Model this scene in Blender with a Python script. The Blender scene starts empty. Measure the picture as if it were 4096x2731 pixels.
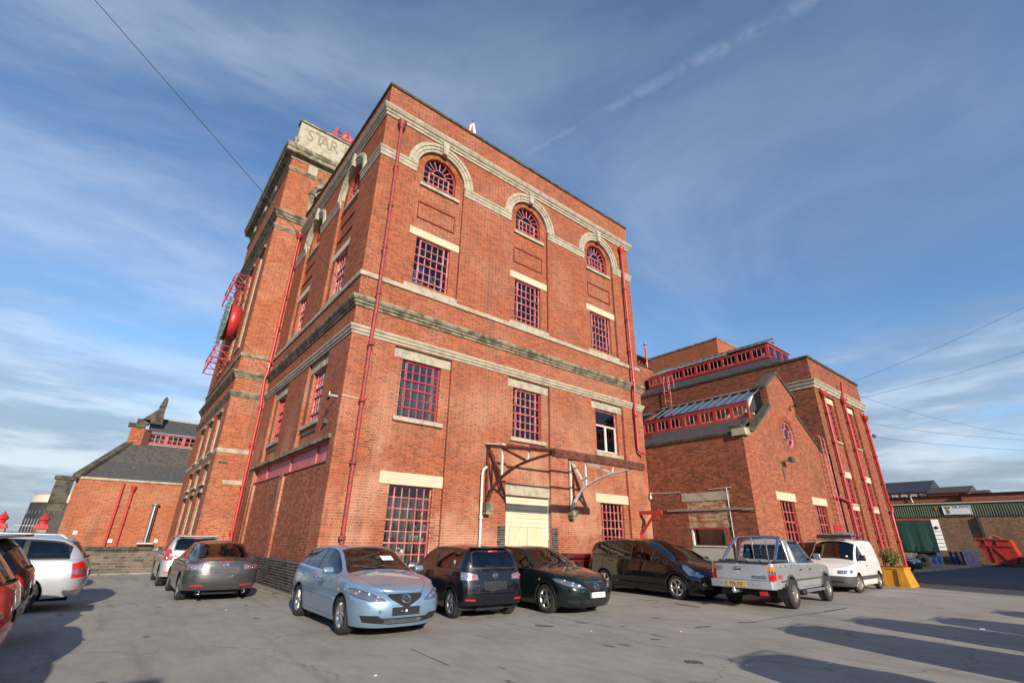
import bpy, bmesh, math, random
import numpy as np
from mathutils import Vector, Matrix
random.seed(7)
RNG = np.random.default_rng(7)
R = math.radians
scene = bpy.context.scene
COL = scene.collection

# ------------------------------------------------------------------ camera
cam_d = bpy.data.cameras.new('camera')
cam = bpy.data.objects.new('camera', cam_d)
COL.objects.link(cam)
yaw, pitch, roll = R(38.625), R(22.827), R(1.032)
fw = Vector((math.sin(yaw)*math.cos(pitch), math.cos(yaw)*math.cos(pitch), math.sin(pitch)))
ri = Vector((math.cos(yaw), -math.sin(yaw), 0.0))
up = ri.cross(fw)
ri2 = ri*math.cos(roll) + up*math.sin(roll)
up2 = -ri*math.sin(roll) + up*math.cos(roll)
CAM = Vector((-4.5, -13.7, 1.55))
m = Matrix((ri2, up2, -fw)).transposed().to_4x4()
m.translation = CAM
cam.matrix_world = m
cam_d.sensor_width = 36.0
cam_d.lens = 1876.5/4096*36
cam_d.clip_start = 0.05
cam_d.clip_end = 3000
scene.camera = cam

# ------------------------------------------------------------------ light
SUN_AZ, SUN_EL = 16.0, 19.5          # light travels towards +Y turned 16 deg to +X, 19.5 deg above ground
sun_dir = Vector((math.sin(R(SUN_AZ))*math.cos(R(SUN_EL)), math.cos(R(SUN_AZ))*math.cos(R(SUN_EL)), -math.sin(R(SUN_EL))))
sl = bpy.data.lights.new('sun', 'SUN'); sl.energy = 4.9; sl.angle = R(0.5); sl.color = (1.0, 0.87, 0.70)
so = bpy.data.objects.new('sun', sl); COL.objects.link(so)
so.rotation_euler = sun_dir.to_track_quat('-Z', 'Y').to_euler()
so.location = (-20, -60, 40)

world = bpy.data.worlds.new('World'); scene.world = world; world.use_nodes = True
scene.view_settings.view_transform = 'Standard'
scene.view_settings.look = 'None'
scene.view_settings.exposure = 0.44
scene.view_settings.gamma = 1.0
scene.view_settings.use_curve_mapping = False

def build_world():
    nt = world.node_tree; N = nt.nodes; L = nt.links; N.clear()
    out = N.new('ShaderNodeOutputWorld'); bg = N.new('ShaderNodeBackground'); bg.inputs[1].default_value = 0.122
    sky = N.new('ShaderNodeTexSky'); sky.sky_type = 'NISHITA'; sky.sun_disc = False
    sky.sun_elevation = R(SUN_EL); sky.sun_rotation = R(180+SUN_AZ); sky.air_density = 1.0; sky.dust_density = 0.25; sky.ozone_density = 1.6; sky.altitude = 60
    tc = N.new('ShaderNodeTexCoord')
    sep = N.new('ShaderNodeSeparateXYZ'); L.new(tc.outputs['Generated'], sep.inputs[0])
    def math_(op, a, b=None, c=None, clamp=False):
        n = N.new('ShaderNodeMath'); n.operation = op; n.use_clamp = clamp
        for i, v in enumerate((a, b, c)):
            if v is None: continue
            if isinstance(v, (int, float)): n.inputs[i].default_value = v
            else: L.new(v, n.inputs[i])
        return n.outputs[0]
    def vmath(op, a, b):
        n = N.new('ShaderNodeVectorMath'); n.operation = op
        for i, v in enumerate((a, b)):
            if isinstance(v, tuple): n.inputs[i].default_value = v
            else: L.new(v, n.inputs[i])
        return n
    def ramp(v, a, b, lo=0.0, hi=1.0):
        n = N.new('ShaderNodeMapRange'); n.interpolation_type = 'SMOOTHSTEP'
        L.new(v, n.inputs[0]); n.inputs[1].default_value = a; n.inputs[2].default_value = b; n.inputs[3].default_value = lo; n.inputs[4].default_value = hi
        return n.outputs[0]
    # project the view direction on a flat cloud deck
    zc = math_('MAXIMUM', sep.outputs[2], 0.02)
    px = math_('DIVIDE', sep.outputs[0], math_('ADD', zc, 0.12)); py = math_('DIVIDE', sep.outputs[1], math_('ADD', zc, 0.12))
    cmb = N.new('ShaderNodeCombineXYZ'); L.new(px, cmb.inputs[0]); L.new(py, cmb.inputs[1])
    def noise(vec, scale, detail, rough, dist=0.0):
        n = N.new('ShaderNodeTexNoise'); n.inputs['Scale'].default_value = scale; n.inputs['Detail'].default_value = detail
        n.inputs['Roughness'].default_value = rough; n.inputs['Distortion'].default_value = dist
        L.new(vec, n.inputs['Vector']); return n.outputs['Fac']
    def mapped(vec, rot, sc, loc=(0, 0, 0)):
        mp = N.new('ShaderNodeMapping'); mp.inputs['Rotation'].default_value = (0, 0, rot); mp.inputs['Scale'].default_value = sc; mp.inputs['Location'].default_value = loc
        L.new(vec, mp.inputs[0]); return mp.outputs[0]
    # high cirrus streaks
    c1 = noise(mapped(cmb.outputs[0], R(62), (0.6, 1.15, 1), (3.1, 1.7, 0)), 1.0, 9, 0.60, 0.5)
    c1b = noise(mapped(cmb.outputs[0], 0, (0.5, 0.5, 1), (7.3, 2.2, 0)), 0.9, 2, 0.5)
    cir = math_('MULTIPLY', ramp(c1, 0.40, 0.82), ramp(c1b, 0.30, 0.66))
    cir = math_('MULTIPLY', cir, 0.26)
    hz_ = ramp(vmath('DOT_PRODUCT', tc.outputs['Generated'], tuple(Vector((-.10, .80, .55)).normalized())).outputs['Value'], 0.72, 0.98)
    cir = math_('ADD', cir, math_('MULTIPLY', math_('MULTIPLY', hz_, ramp(c1, 0.36, 0.80)), 0.22))
    # low cloud bank towards the horizon
    c2 = noise(mapped(tc.outputs['Generated'], 0, (2.2, 2.2, 8.5), (0.4, 0.9, 0.2)), 1.5, 7, 0.55, 0.35)
    low = math_('MULTIPLY', ramp(sep.outputs[2], 0.46, 0.06), ramp(math_('ADD', c2, ramp(sep.outputs[2], 0.34, 0.0, 0.0, 0.28)), 0.42, 0.66))
    low = math_('MULTIPLY', low, 0.93)
    # vapour trail: a thin band along a great circle
    A = Vector((.878, .111, 1.069)).normalized(); B = Vector((.488, .595, .749)).normalized()
    nrm = A.cross(B).normalized(); mid = B
    wob = noise(tc.outputs['Generated'], 26, 3, 0.6)
    dn = vmath('DOT_PRODUCT', tc.outputs['Generated'], tuple(nrm)).outputs['Value']
    dn = math_('ADD', dn, math_('MULTIPLY', math_('SUBTRACT', wob, 0.5), 0.018))
    along = vmath('DOT_PRODUCT', tc.outputs['Generated'], tuple((A-B*A.dot(B)).normalized())).outputs['Value']
    width = ramp(along, 0.0, 0.5, 0.005, 0.017)
    tr = math_('SUBTRACT', 1.0, math_('DIVIDE', math_('ABSOLUTE', dn), width), clamp=True)
    tr = math_('MULTIPLY', tr, ramp(along, -0.02, 0.05))
    tr = math_('MULTIPLY', tr, ramp(wob, 0.36, 0.62, 0.01, 0.09))
    sc = N.new('ShaderNodeMix'); sc.data_type = 'RGBA'; sc.blend_type = 'MULTIPLY'; sc.inputs[0].default_value = 1.0
    L.new(sky.outputs[0], sc.inputs[6]); sc.inputs[7].default_value = (0.80, 0.97, 1.13, 1)
    def mix(f, a, col):
        n = N.new('ShaderNodeMix'); n.data_type = 'RGBA'; L.new(f, n.inputs[0]); L.new(a, n.inputs[6])
        if isinstance(col, tuple): n.inputs[7].default_value = col
        else: L.new(col, n.inputs[7])
        return n.outputs[2]
    wcol = (6.2, 6.6, 7.2, 1)
    col = mix(cir, sc.outputs[2], wcol)
    col = mix(tr, col, wcol)
    cr = N.new('ShaderNodeMix'); cr.data_type = 'RGBA'
    L.new(ramp(noise(mapped(tc.outputs['Generated'], 0, (2, 2, 12), (5, 1, 0)), 2.0, 5, 0.6), 0.38, 0.68), cr.inputs[0])
    cr.inputs[6].default_value = (2.0, 2.5, 3.1, 1); cr.inputs[7].default_value = (4.4, 4.9, 5.5, 1)
    col = mix(low, col, cr.outputs[2])
    L.new(col, bg.inputs[0]); L.new(bg.outputs[0], out.inputs[0])
build_world()

# ------------------------------------------------------------------ materials
MATS = {}
def new_mat(name):
    m = bpy.data.materials.new(name); m.use_nodes = True
    nt = m.node_tree; b = nt.nodes['Principled BSDF']
    MATS[name] = m
    return m, nt.nodes, nt.links, b
def add_noise(N, L, scale, detail=4, rough=.55, coord='Object', sc=(1, 1, 1)):
    tc = N.new('ShaderNodeTexCoord'); n = N.new('ShaderNodeTexNoise')
    n.inputs['Scale'].default_value = scale; n.inputs['Detail'].default_value = detail; n.inputs['Roughness'].default_value = rough
    if coord == 'World':
        g = N.new('ShaderNodeNewGeometry'); src = g.outputs['Position']
    else: src = tc.outputs[coord]
    if sc != (1, 1, 1):
        mp = N.new('ShaderNodeMapping'); mp.inputs['Scale'].default_value = sc; L.new(src, mp.inputs[0]); src = mp.outputs[0]
    L.new(src, n.inputs['Vector'])
    return n.outputs['Fac']
def add_ramp(N, L, src, stops):
    r = N.new('ShaderNodeValToRGB'); e = r.color_ramp.elements
    while len(e) < len(stops): e.new(0.5)
    for i, (p, c) in enumerate(stops):
        e[i].position = p; e[i].color = (c[0], c[1], c[2], 1)
    L.new(src, r.inputs[0]); return r.outputs[0]
def add_mix(N, L, f, a, b, mode='MIX'):
    n = N.new('ShaderNodeMix'); n.data_type = 'RGBA'; n.blend_type = mode
    for i, v in ((0, f), (6, a), (7, b)):
        if isinstance(v, (int, float)): n.inputs[i].default_value = v
        elif isinstance(v, tuple): n.inputs[i].default_value = v if len(v) == 4 else (*v, 1)
        else: L.new(v, n.inputs[i])
    return n.outputs[2]
def add_range(N, L, v, a, b, lo=0., hi=1.):
    n = N.new('ShaderNodeMapRange'); n.interpolation_type = 'SMOOTHSTEP'; L.new(v, n.inputs[0])
    for i, x in ((1, a), (2, b), (3, lo), (4, hi)): n.inputs[i].default_value = x
    return n.outputs[0]
def add_bump(N, L, b, h, strength=.3, dist=.01):
    n = N.new('ShaderNodeBump'); n.inputs['Strength'].default_value = strength; n.inputs['Distance'].default_value = dist
    L.new(h, n.inputs['Height']); L.new(n.outputs[0], b.inputs['Normal'])
def mat(name, c, rough=.6, metal=0., var=.15, scale=6., bump=0., spec=.5, coat=0., bscale=60., coord='World', c2=None, wear=(.42, .62)):
    m, N, L, b = new_mat(name)
    b.inputs['Roughness'].default_value = rough; b.inputs['Metallic'].default_value = metal
    b.inputs['Specular IOR Level'].default_value = spec; b.inputs['Coat Weight'].default_value = coat; b.inputs['Coat Roughness'].default_value = .03
    if var or c2:
        n = add_noise(N, L, scale, 5, .6, coord)
        if c2: col = add_mix(N, L, add_range(N, L, n, *wear), (*c, 1), (*c2, 1))
        else: col = add_ramp(N, L, n, [(.25, [x*(1-var) for x in c]), (.75, [min(1, x*(1+var)) for x in c])])
        L.new(col, b.inputs['Base Color'])
    else: b.inputs['Base Color'].default_value = (*c, 1)
    if bump: add_bump(N, L, b, add_noise(N, L, bscale, 4, .6, coord), bump, .01)
    return m
def brick_mat(name, stops, pale=None, pale_z=7.5, dirt=.25):
    m, N, L, b = new_mat(name)
    at = N.new('ShaderNodeAttribute'); at.attribute_name = 'tone'
    col = add_ramp(N, L, at.outputs['Fac'], stops)
    n2 = add_noise(N, L, 34, 4, .65, 'World')
    col = add_mix(N, L, 1.0, col, add_ramp(N, L, n2, [(.2, (.78, .76, .74)), (.8, (1.15, 1.13, 1.1))]), 'MULTIPLY')
    big = add_noise(N, L, .55, 5, .62, 'World')
    col = add_mix(N, L, add_range(N, L, big, .52, .72, 0, dirt), col, (.085, .04, .028))
    st = add_noise(N, L, 1.0, 5, .6, 'World', (1.6, 1.6, .16))
    col = add_mix(N, L, add_range(N, L, st, .52, .74, 0, .55), col, (.10, .05, .036))
    if pale:
        g = N.new('ShaderNodeNewGeometry'); sp = N.new('ShaderNodeSeparateXYZ'); L.new(g.outputs['Position'], sp.inputs[0])
        f = add_noise(N, L, .42, 6, .68, 'World')
        f1 = add_range(N, L, f, .43, .64, 0, .7)
        f2 = add_range(N, L, sp.outputs[2], pale_z, pale_z-5.5)
        mm = N.new('ShaderNodeMath'); mm.operation = 'MULTIPLY'; L.new(f1, mm.inputs[0]); L.new(f2, mm.inputs[1])
        col = add_mix(N, L, mm.outputs[0], col, pale)
    L.new(col, b.inputs['Base Color']); b.inputs['Roughness'].default_value = .85; b.inputs['Specular IOR Level'].default_value = .25
    add_bump(N, L, b, add_noise(N, L, 70, 3, .7, 'World'), .25, .0012)
    return m
RED_STOPS = [(0., (.085, .030, .021)), (.2, (.195, .051, .026)), (.5, (.285, .071, .031)), (.85, (.35, .097, .040)), (1., (.41, .165, .088))]
brick_mat('brick_red', RED_STOPS, pale=(.47, .235, .15), pale_z=8.0)
brick_mat('brick_clean', [(0., (.12, .037, .023)), (.25, (.24, .061, .028)), (.6, (.325, .087, .035)), (1., (.40, .142, .06))], dirt=.15)
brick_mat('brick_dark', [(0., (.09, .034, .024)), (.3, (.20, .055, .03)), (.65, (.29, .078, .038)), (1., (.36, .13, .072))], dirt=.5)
brick_mat('brick_blue', [(0., (.012, .014, .018)), (.5, (.03, .034, .042)), (1., (.07, .075, .085))], dirt=0)
brick_mat('brick_grey', [(0., (.06, .057, .052)), (.5, (.10, .094, .084)), (1., (.155, .145, .128))], dirt=.3)
brick_mat('brick_buff', [(0., (.28, .11, .06)), (.42, (.36, .15, .08)), (.55, (.44, .31, .19)), (1., (.5, .40, .27))], dirt=.2)
brick_mat('brick_mixed', [(0., (.13, .09, .06)), (.35, (.20, .125, .075)), (.65, (.26, .165, .095)), (1., (.30, .14, .075))], dirt=.5)
mat('mortar', (.31, .20, .135), .95, scale=.45, bump=.2, c2=(.48, .39, .30), wear=(.44, .62))
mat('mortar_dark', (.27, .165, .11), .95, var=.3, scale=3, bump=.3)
mat('stone', (.385, .348, .265), .85, var=.22, scale=3.5, bump=.25, bscale=120, c2=(.235, .215, .16), wear=(.40, .72))
mat('stone_dirty', (.26, .235, .165), .9, scale=3, bump=.3, c2=(.09, .085, .055), wear=(.40, .62))
mat('stone_buff', (.53, .445, .315), .8, var=.12, scale=2, bump=.12)
mat('stone_soot', (.085, .08, .056), .9, scale=3, bump=.3, c2=(.03, .03, .023), wear=(.4, .62))
mat('stone_dark', (.075, .072, .05), .9, var=.4, scale=5, bump=.3, c2=(.03, .034, .022))
mat('red_paint', (.43, .03, .032), .42, scale=4, coat=.15, bump=.1, c2=(.34, .028, .03), wear=(.4, .7))
mat('red_paint_old', (.40, .05, .05), .6, scale=26, c2=(.48, .25, .22), wear=(.44, .66), bump=.2)
mat('red_pink', (.44, .07, .075), .5, var=.2, scale=7, c2=(.53, .24, .23), wear=(.40, .66), bump=.1)
mat('red_rust_pipe', (.33, .035, .032), .6, scale=10, c2=(.10, .045, .035), wear=(.46, .6), bump=.3)
mat('girder_red', (.44, .085, .095), .5, scale=2.5, c2=(.54, .19, .185), wear=(.45, .7), bump=.15)
mat('white_paint', (.62, .60, .55), .5, scale=14, c2=(.33, .25, .19), wear=(.56, .7))
mat('rust', (.135, .035, .016), .85, var=.35, scale=6, bump=.35, c2=(.06, .02, .012), wear=(.42, .62))
mat('pvc_white', (.7, .69, .66), .4, var=.05)
mat('pine', (.63, .52, .36), .6, var=.14, scale=3, bump=.08)
mat('stone_cut', (.22, .185, .13), .9, var=.15)
mat('kerb_grey', (.24, .23, .205), .85, var=.25, scale=4, bump=.2)
mat('slate', (.062, .062, .066), .55, var=.4, scale=5, bump=.25, c2=(.11, .105, .10), wear=(.52, .75))
mat('slate_brown', (.085, .075, .066), .7, var=.4, scale=5, bump=.25, c2=(.05, .048, .046), wear=(.5, .6))
mat('lead', (.30, .31, .32), .45, var=.2, scale=4, metal=.35)
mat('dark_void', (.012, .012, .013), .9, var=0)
mat('plaster', (.42, .41, .38), .85, var=.1)
mat('room_dark', (.10, .10, .10), .9, var=.1)
mat('steel', (.55, .56, .58), .22, 1.0, var=.06, scale=9)
mat('galv', (.42, .43, .44), .42, .8, var=.15, scale=12)
mat('chrome', (.78, .79, .8), .09, 1.0, var=0)
mat('alloy', (.52, .53, .55), .28, .9, var=.04)
mat('alloy_dirty', (.33, .31, .28), .45, .7, var=.2, scale=30)
mat('tyre', (.022, .021, .02), .85, var=.25, scale=20, bump=.2)
mat('trim_black', (.016, .016, .017), .5, var=.1)
mat('trim_grey', (.055, .056, .058), .6, var=.15)
mat('underbody', (.012, .012, .012), .9, var=.2)
mat('interior_dark', (.03, .03, .032), .85, var=.2)
mat('interior_grey', (.16, .155, .145), .85, var=.15)
mat('plastic_wrap', (.45, .47, .5), .25, var=.2)
mat('paper', (.8, .8, .76), .7, var=.02)
mat('plate_white', (.8, .8, .78), .4, var=0)
mat('plate_yellow', (.55, .33, .05), .5, var=.12, scale=20)
mat('plate_black', (.02, .021, .023), .35, var=0)
mat('ink', (.012, .012, .012), .5, var=0)
mat('ink_grey', (.12, .12, .125), .5, var=0)
mat('eu_blue', (.01, .10, .42), .4, var=0)
mat('decal_red', (.5, .03, .02), .4, var=0)
mat('amber', (.75, .19, .01), .2, var=0, coat=1)
mat('lamp_red', (.52, .008, .012), .12, var=0, coat=1)
mat('lamp_clear', (.34, .35, .36), .14, .8, var=0, coat=1)
mat('lamp_dark', (.05, .05, .055), .12, .3, var=0, coat=1)
mat('planter_yellow', (.50, .235, .012), .6, var=.15, scale=5, bump=.1, c2=(.36, .17, .02), wear=(.5, .75))
mat('skip_red', (.42, .03, .018), .55, scale=2.5, c2=(.27, .025, .018), bump=.1)
mat('pallet_blue', (.025, .085, .26), .7, var=.35, scale=6)
mat('curtain_green', (.010, .042, .030), .45, var=.2, scale=2)
mat('clad_green', (.085, .115, .06), .7, scale=1.2, c2=(.06, .08, .045))
mat('sign_white', (.72, .74, .73), .45, var=.04)
mat('roof_dark', (.028, .031, .035), .6, var=.15, scale=1)
mat('roof_brown', (.055, .038, .03), .8, var=.3, scale=2)
mat('brickfar', (.30, .085, .042), .9, var=.25, scale=3)
mat('gas_black', (.02, .021, .024), .7, scale=.6, c2=(.035, .03, .027))
mat('gas_pale', (.50, .44, .36), .7, scale=.9, c2=(.34, .22, .13), wear=(.5, .7))
mat('leaf_a', (.085, .13, .025), .55, var=.35, scale=9)
mat('leaf_b', (.20, .22, .06), .55, var=.3, scale=9)
mat('bark', (.07, .05, .03), .9, var=.2)
mat('grass_dry', (.13, .135, .035), .8, var=.3)
mat('wire', (.02, .02, .022), .6, var=0)
mat('flag_red', (.45, .012, .03), .8, var=.1)
mat('flag_white', (.75, .75, .74), .8, var=.05)
mat('star_green', (.10, .17, .15), .6, scale=3, c2=(.22, .28, .24))
mat('cardboard', (.34, .24, .14), .85, var=.15)

def paint(name, c, metal=.6, rough=.32, spec=.5):
    m, N, L, b = new_mat(name)
    b.inputs['Base Color'].default_value = (*c, 1); b.inputs['Metallic'].default_value = metal; b.inputs['Roughness'].default_value = rough
    b.inputs['Specular IOR Level'].default_value = spec; b.inputs['Coat Weight'].default_value = 1.0; b.inputs['Coat Roughness'].default_value = .025; b.inputs['Coat IOR'].default_value = 1.55
    n = add_noise(N, L, 1.6, 4, .6, 'World'); L.new(add_range(N, L, n, .3, .8, rough*.9, rough*1.25), b.inputs['Roughness'])
    return m
paint('paint_blue', (.205, .325, .465), .5, .34)
paint('paint_black', (.0035, .0035, .004), 0, .3, .1)
paint('paint_navy', (.004, .005, .009), 0, .3, .1)
paint('paint_green', (.004, .0095, .0105), 0, .3, .12)
paint('paint_grey', (.055, .056, .058), .35, .32, .3)
paint('paint_silver', (.47, .485, .50), .5, .36)
paint('paint_silver_d', (.45, .46, .48), .5, .38)
paint('paint_white', (.74, .75, .74), .0, .38)
paint('paint_red', (.42, .008, .012), 0, .3, .3)
paint('paint_maroon', (.09, .006, .009), 0, .3, .2)

def glass(name, tint, ior=1.5, dens=.0):
    m, N, L, b = new_mat(name); N.remove(b)
    out = [n for n in N if n.type == 'OUTPUT_MATERIAL'][0]
    t = N.new('ShaderNodeBsdfTransparent'); t.inputs[0].default_value = (*tint, 1)
    g = N.new('ShaderNodeBsdfGlossy'); g.inputs['Roughness'].default_value = .02; g.inputs[0].default_value = (.95, .97, 1, 1)
    f = N.new('ShaderNodeFresnel'); f.inputs[0].default_value = ior
    if dens:
        n = add_noise(N, L, .9, 3, .5, 'World'); add = N.new('ShaderNodeBump'); add.inputs['Strength'].default_value = dens; add.inputs['Distance'].default_value = .02
        L.new(n, add.inputs['Height']); L.new(add.outputs[0], g.inputs['Normal'])
    mx = N.new('ShaderNodeMixShader'); L.new(f.outputs[0], mx.inputs[0]); L.new(t.outputs[0], mx.inputs[1]); L.new(g.outputs[0], mx.inputs[2]); L.new(mx.outputs[0], out.inputs[0])
    return m
glass('window_glass', (.72, .75, .74), 1.6, .12)
glass('car_glass', (.60, .66, .63), 1.75)
glass('car_glass_dark', (.24, .26, .26), 1.7)
glass('roof_glass', (.25, .28, .30), 2.5, .06)

# ------------------------------------------------------------------ mesh helpers
class MB:
    """collects shapes; build() links them as one mesh object"""
    def __init__(s): s.v = []; s.f = []; s.m = []; s.sm = []
    def add(s, vs, fs, mi=0, smooth=False):
        o = len(s.v); s.v += [tuple(v) for v in vs]
        for f in fs: s.f.append(tuple(i+o for i in f)); s.m.append(mi); s.sm.append(smooth)
    def box(s, x0, x1, y0, y1, z0, z1, mi=0):
        v = [(x, y, z) for z in (z0, z1) for y in (y0, y1) for x in (x0, x1)]
        s.add(v, [(0, 2, 3, 1), (4, 5, 7, 6), (0, 1, 5, 4), (2, 6, 7, 3), (0, 4, 6, 2), (1, 3, 7, 5)], mi)
    def obox(s, O, U, V, W, mi=0):
        """box from origin corner O spanned by vectors U,V,W"""
        O, U, V, W = map(Vector, (O, U, V, W))
        if U.cross(V).dot(W) < 0: U, V = V, U
        v = [O, O+U, O+V, O+U+V, O+W, O+U+W, O+V+W, O+U+V+W]
        s.add(v, [(0, 2, 3, 1), (4, 5, 7, 6), (0, 1, 5, 4), (2, 6, 7, 3), (0, 4, 6, 2), (1, 3, 7, 5)], mi)
    def beam(s, a, b, w, h, upv=(0, 0, 1), mi=0):
        a, b = Vector(a), Vector(b); d = (b-a); u = Vector(upv); side = d.cross(u)
        if side.length < 1e-6: side = d.cross(Vector((1, 0, 0)))
        side.normalize(); u2 = side.cross(d).normalized()
        s.obox(a-side*w/2-u2*h/2, d, side*w, u2*h, mi)
    def tube(s, pts, r, n=10, mi=0, cap=True):
        pts = [Vector(p) for p in pts]; rs = r if isinstance(r, (list, tuple)) else [r]*len(pts)
        rings = []; prev = None
        for i, p in enumerate(pts):
            if i == 0: d = pts[1]-p
            elif i == len(pts)-1: d = p-pts[i-1]
            else: d = (pts[i+1]-p).normalized()+(p-pts[i-1]).normalized()
            d.normalize()
            if prev is None:
                a = Vector((0, 0, 1)) if abs(d.z) < .9 else Vector((1, 0, 0)); e1 = d.cross(a).normalized()
            else: e1 = (prev-d*prev.dot(d)).normalized()
            prev = e1; e2 = d.cross(e1)
            rings.append([p+(e1*math.cos(2*math.pi*k/n)+e2*math.sin(2*math.pi*k/n))*rs[i] for k in range(n)])
        v = [q for rg in rings for q in rg]; f = []
        for i in range(len(pts)-1):
            for k in range(n):
                k2 = (k+1) % n; f.append((i*n+k, i*n+k2, (i+1)*n+k2, (i+1)*n+k))
        s.add(v, f, mi, True)
        if cap: s.add(rings[0], [tuple(range(n))[::-1]], mi); s.add(rings[-1], [tuple(range(n))], mi)
    def lathe(s, O, axis, prof, n=20, mi=0, smooth=True):
        """prof: list of (radius, along axis)"""
        O = Vector(O); d = Vector(axis).normalized(); a = Vector((0, 0, 1)) if abs(d.z) < .9 else Vector((1, 0, 0))
        e1 = d.cross(a).normalized(); e2 = d.cross(e1)
        v = []; f = []
        for (r, h) in prof:
            v += [O+d*h+(e1*math.cos(2*math.pi*k/n)+e2*math.sin(2*math.pi*k/n))*r for k in range(n)]
        for i in range(len(prof)-1):
            for k in range(n):
                k2 = (k+1) % n; f.append((i*n+k, i*n+k2, (i+1)*n+k2, (i+1)*n+k))
        s.add(v, f, mi, smooth)
    def poly(s, pts, thick, mi=0):
        """planar polygon extruded by vector thick"""
        pts = [Vector(p) for p in pts]; t = Vector(thick); n = len(pts)
        nr = Vector((0, 0, 0))
        for i in range(n): nr += pts[i].cross(pts[(i+1) % n])
        if nr.dot(t) > 0: pts = pts[::-1]
        v = pts+[p+t for p in pts]
        f2 = [tuple(range(n)), tuple(range(2*n-1, n-1, -1))]+[((i+1) % n, i, i+n, (i+1) % n+n) for i in range(n)]
        s.add(v, f2, mi)
    def quad(s, a, b, c, d, mi=0): s.add([a, b, c, d], [(0, 1, 2, 3)], mi)
    def mesh(s, name, mats):
        me = bpy.data.meshes.new(name); me.from_pydata(s.v, [], s.f)
        for mm in (mats if isinstance(mats, (list, tuple)) else [mats]): me.materials.append(MATS[mm])
        me.polygons.foreach_set('material_index', s.m); me.polygons.foreach_set('use_smooth', s.sm); me.update()
        return me
    def build(s, name, mats, parent=None): return obj(name, s.mesh(name, mats), parent)
def obj(name, me, parent=None, M=None):
    o = bpy.data.objects.new(name, me); COL.objects.link(o)
    if parent is not None:
        o.parent = parent
        if parent.get('_w'): o.matrix_parent_inverse = Matrix.Translation(-parent.location)
    if M is not None: o.matrix_basis = M
    return o
def wthing(name, label, cat, loc, group=None):
    """a thing whose parts are given in world coordinates"""
    o = thing(name, label, cat, loc, 0, group); o['_w'] = 1
    return o
def thing(name, label, cat, loc=(0, 0, 0), rz=0, group=None):
    o = bpy.data.objects.new(name, None); COL.objects.link(o); o.location = loc; o.rotation_euler = (0, 0, rz)
    o['label'] = label; o['category'] = cat
    if group: o['group'] = group
    return o
def tag(o, label=None, cat=None, group=None, kind=None):
    for k, v in (('label', label), ('category', cat), ('group', group), ('kind', kind)):
        if v: o[k] = v
    return o
_txt = {}
def text_mesh(s, size, depth=.004, font_scale_x=1.0, mat_='ink'):
    """flat lettering as a mesh; x to the right, y up, centred"""
    key = (s, size, depth, font_scale_x, mat_)
    if key in _txt: return _txt[key]
    c = bpy.data.curves.new('lettering', 'FONT'); c.body = s; c.size = size; c.extrude = depth/2; c.align_x = 'CENTER'; c.align_y = 'CENTER'; c.resolution_u = 2
    o = bpy.data.objects.new('tmp', c); COL.objects.link(o)
    dg = bpy.context.evaluated_depsgraph_get(); me = bpy.data.meshes.new_from_object(o.evaluated_get(dg)); bpy.data.objects.remove(o)
    if font_scale_x != 1:
        for v in me.vertices: v.co.x *= font_scale_x
    me.materials.clear(); me.materials.append(MATS[mat_]); _txt[key] = me
    return me
def frame_mat(O, X, Z):
    """matrix whose local x -> X, local y(up of text) -> Z, local z -> X x Z"""
    X = Vector(X).normalized(); Z = Vector(Z).normalized(); Y = X.cross(Z)
    M = Matrix((X, Z, Y)).transposed().to_4x4(); M.translation = Vector(O); return M

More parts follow.
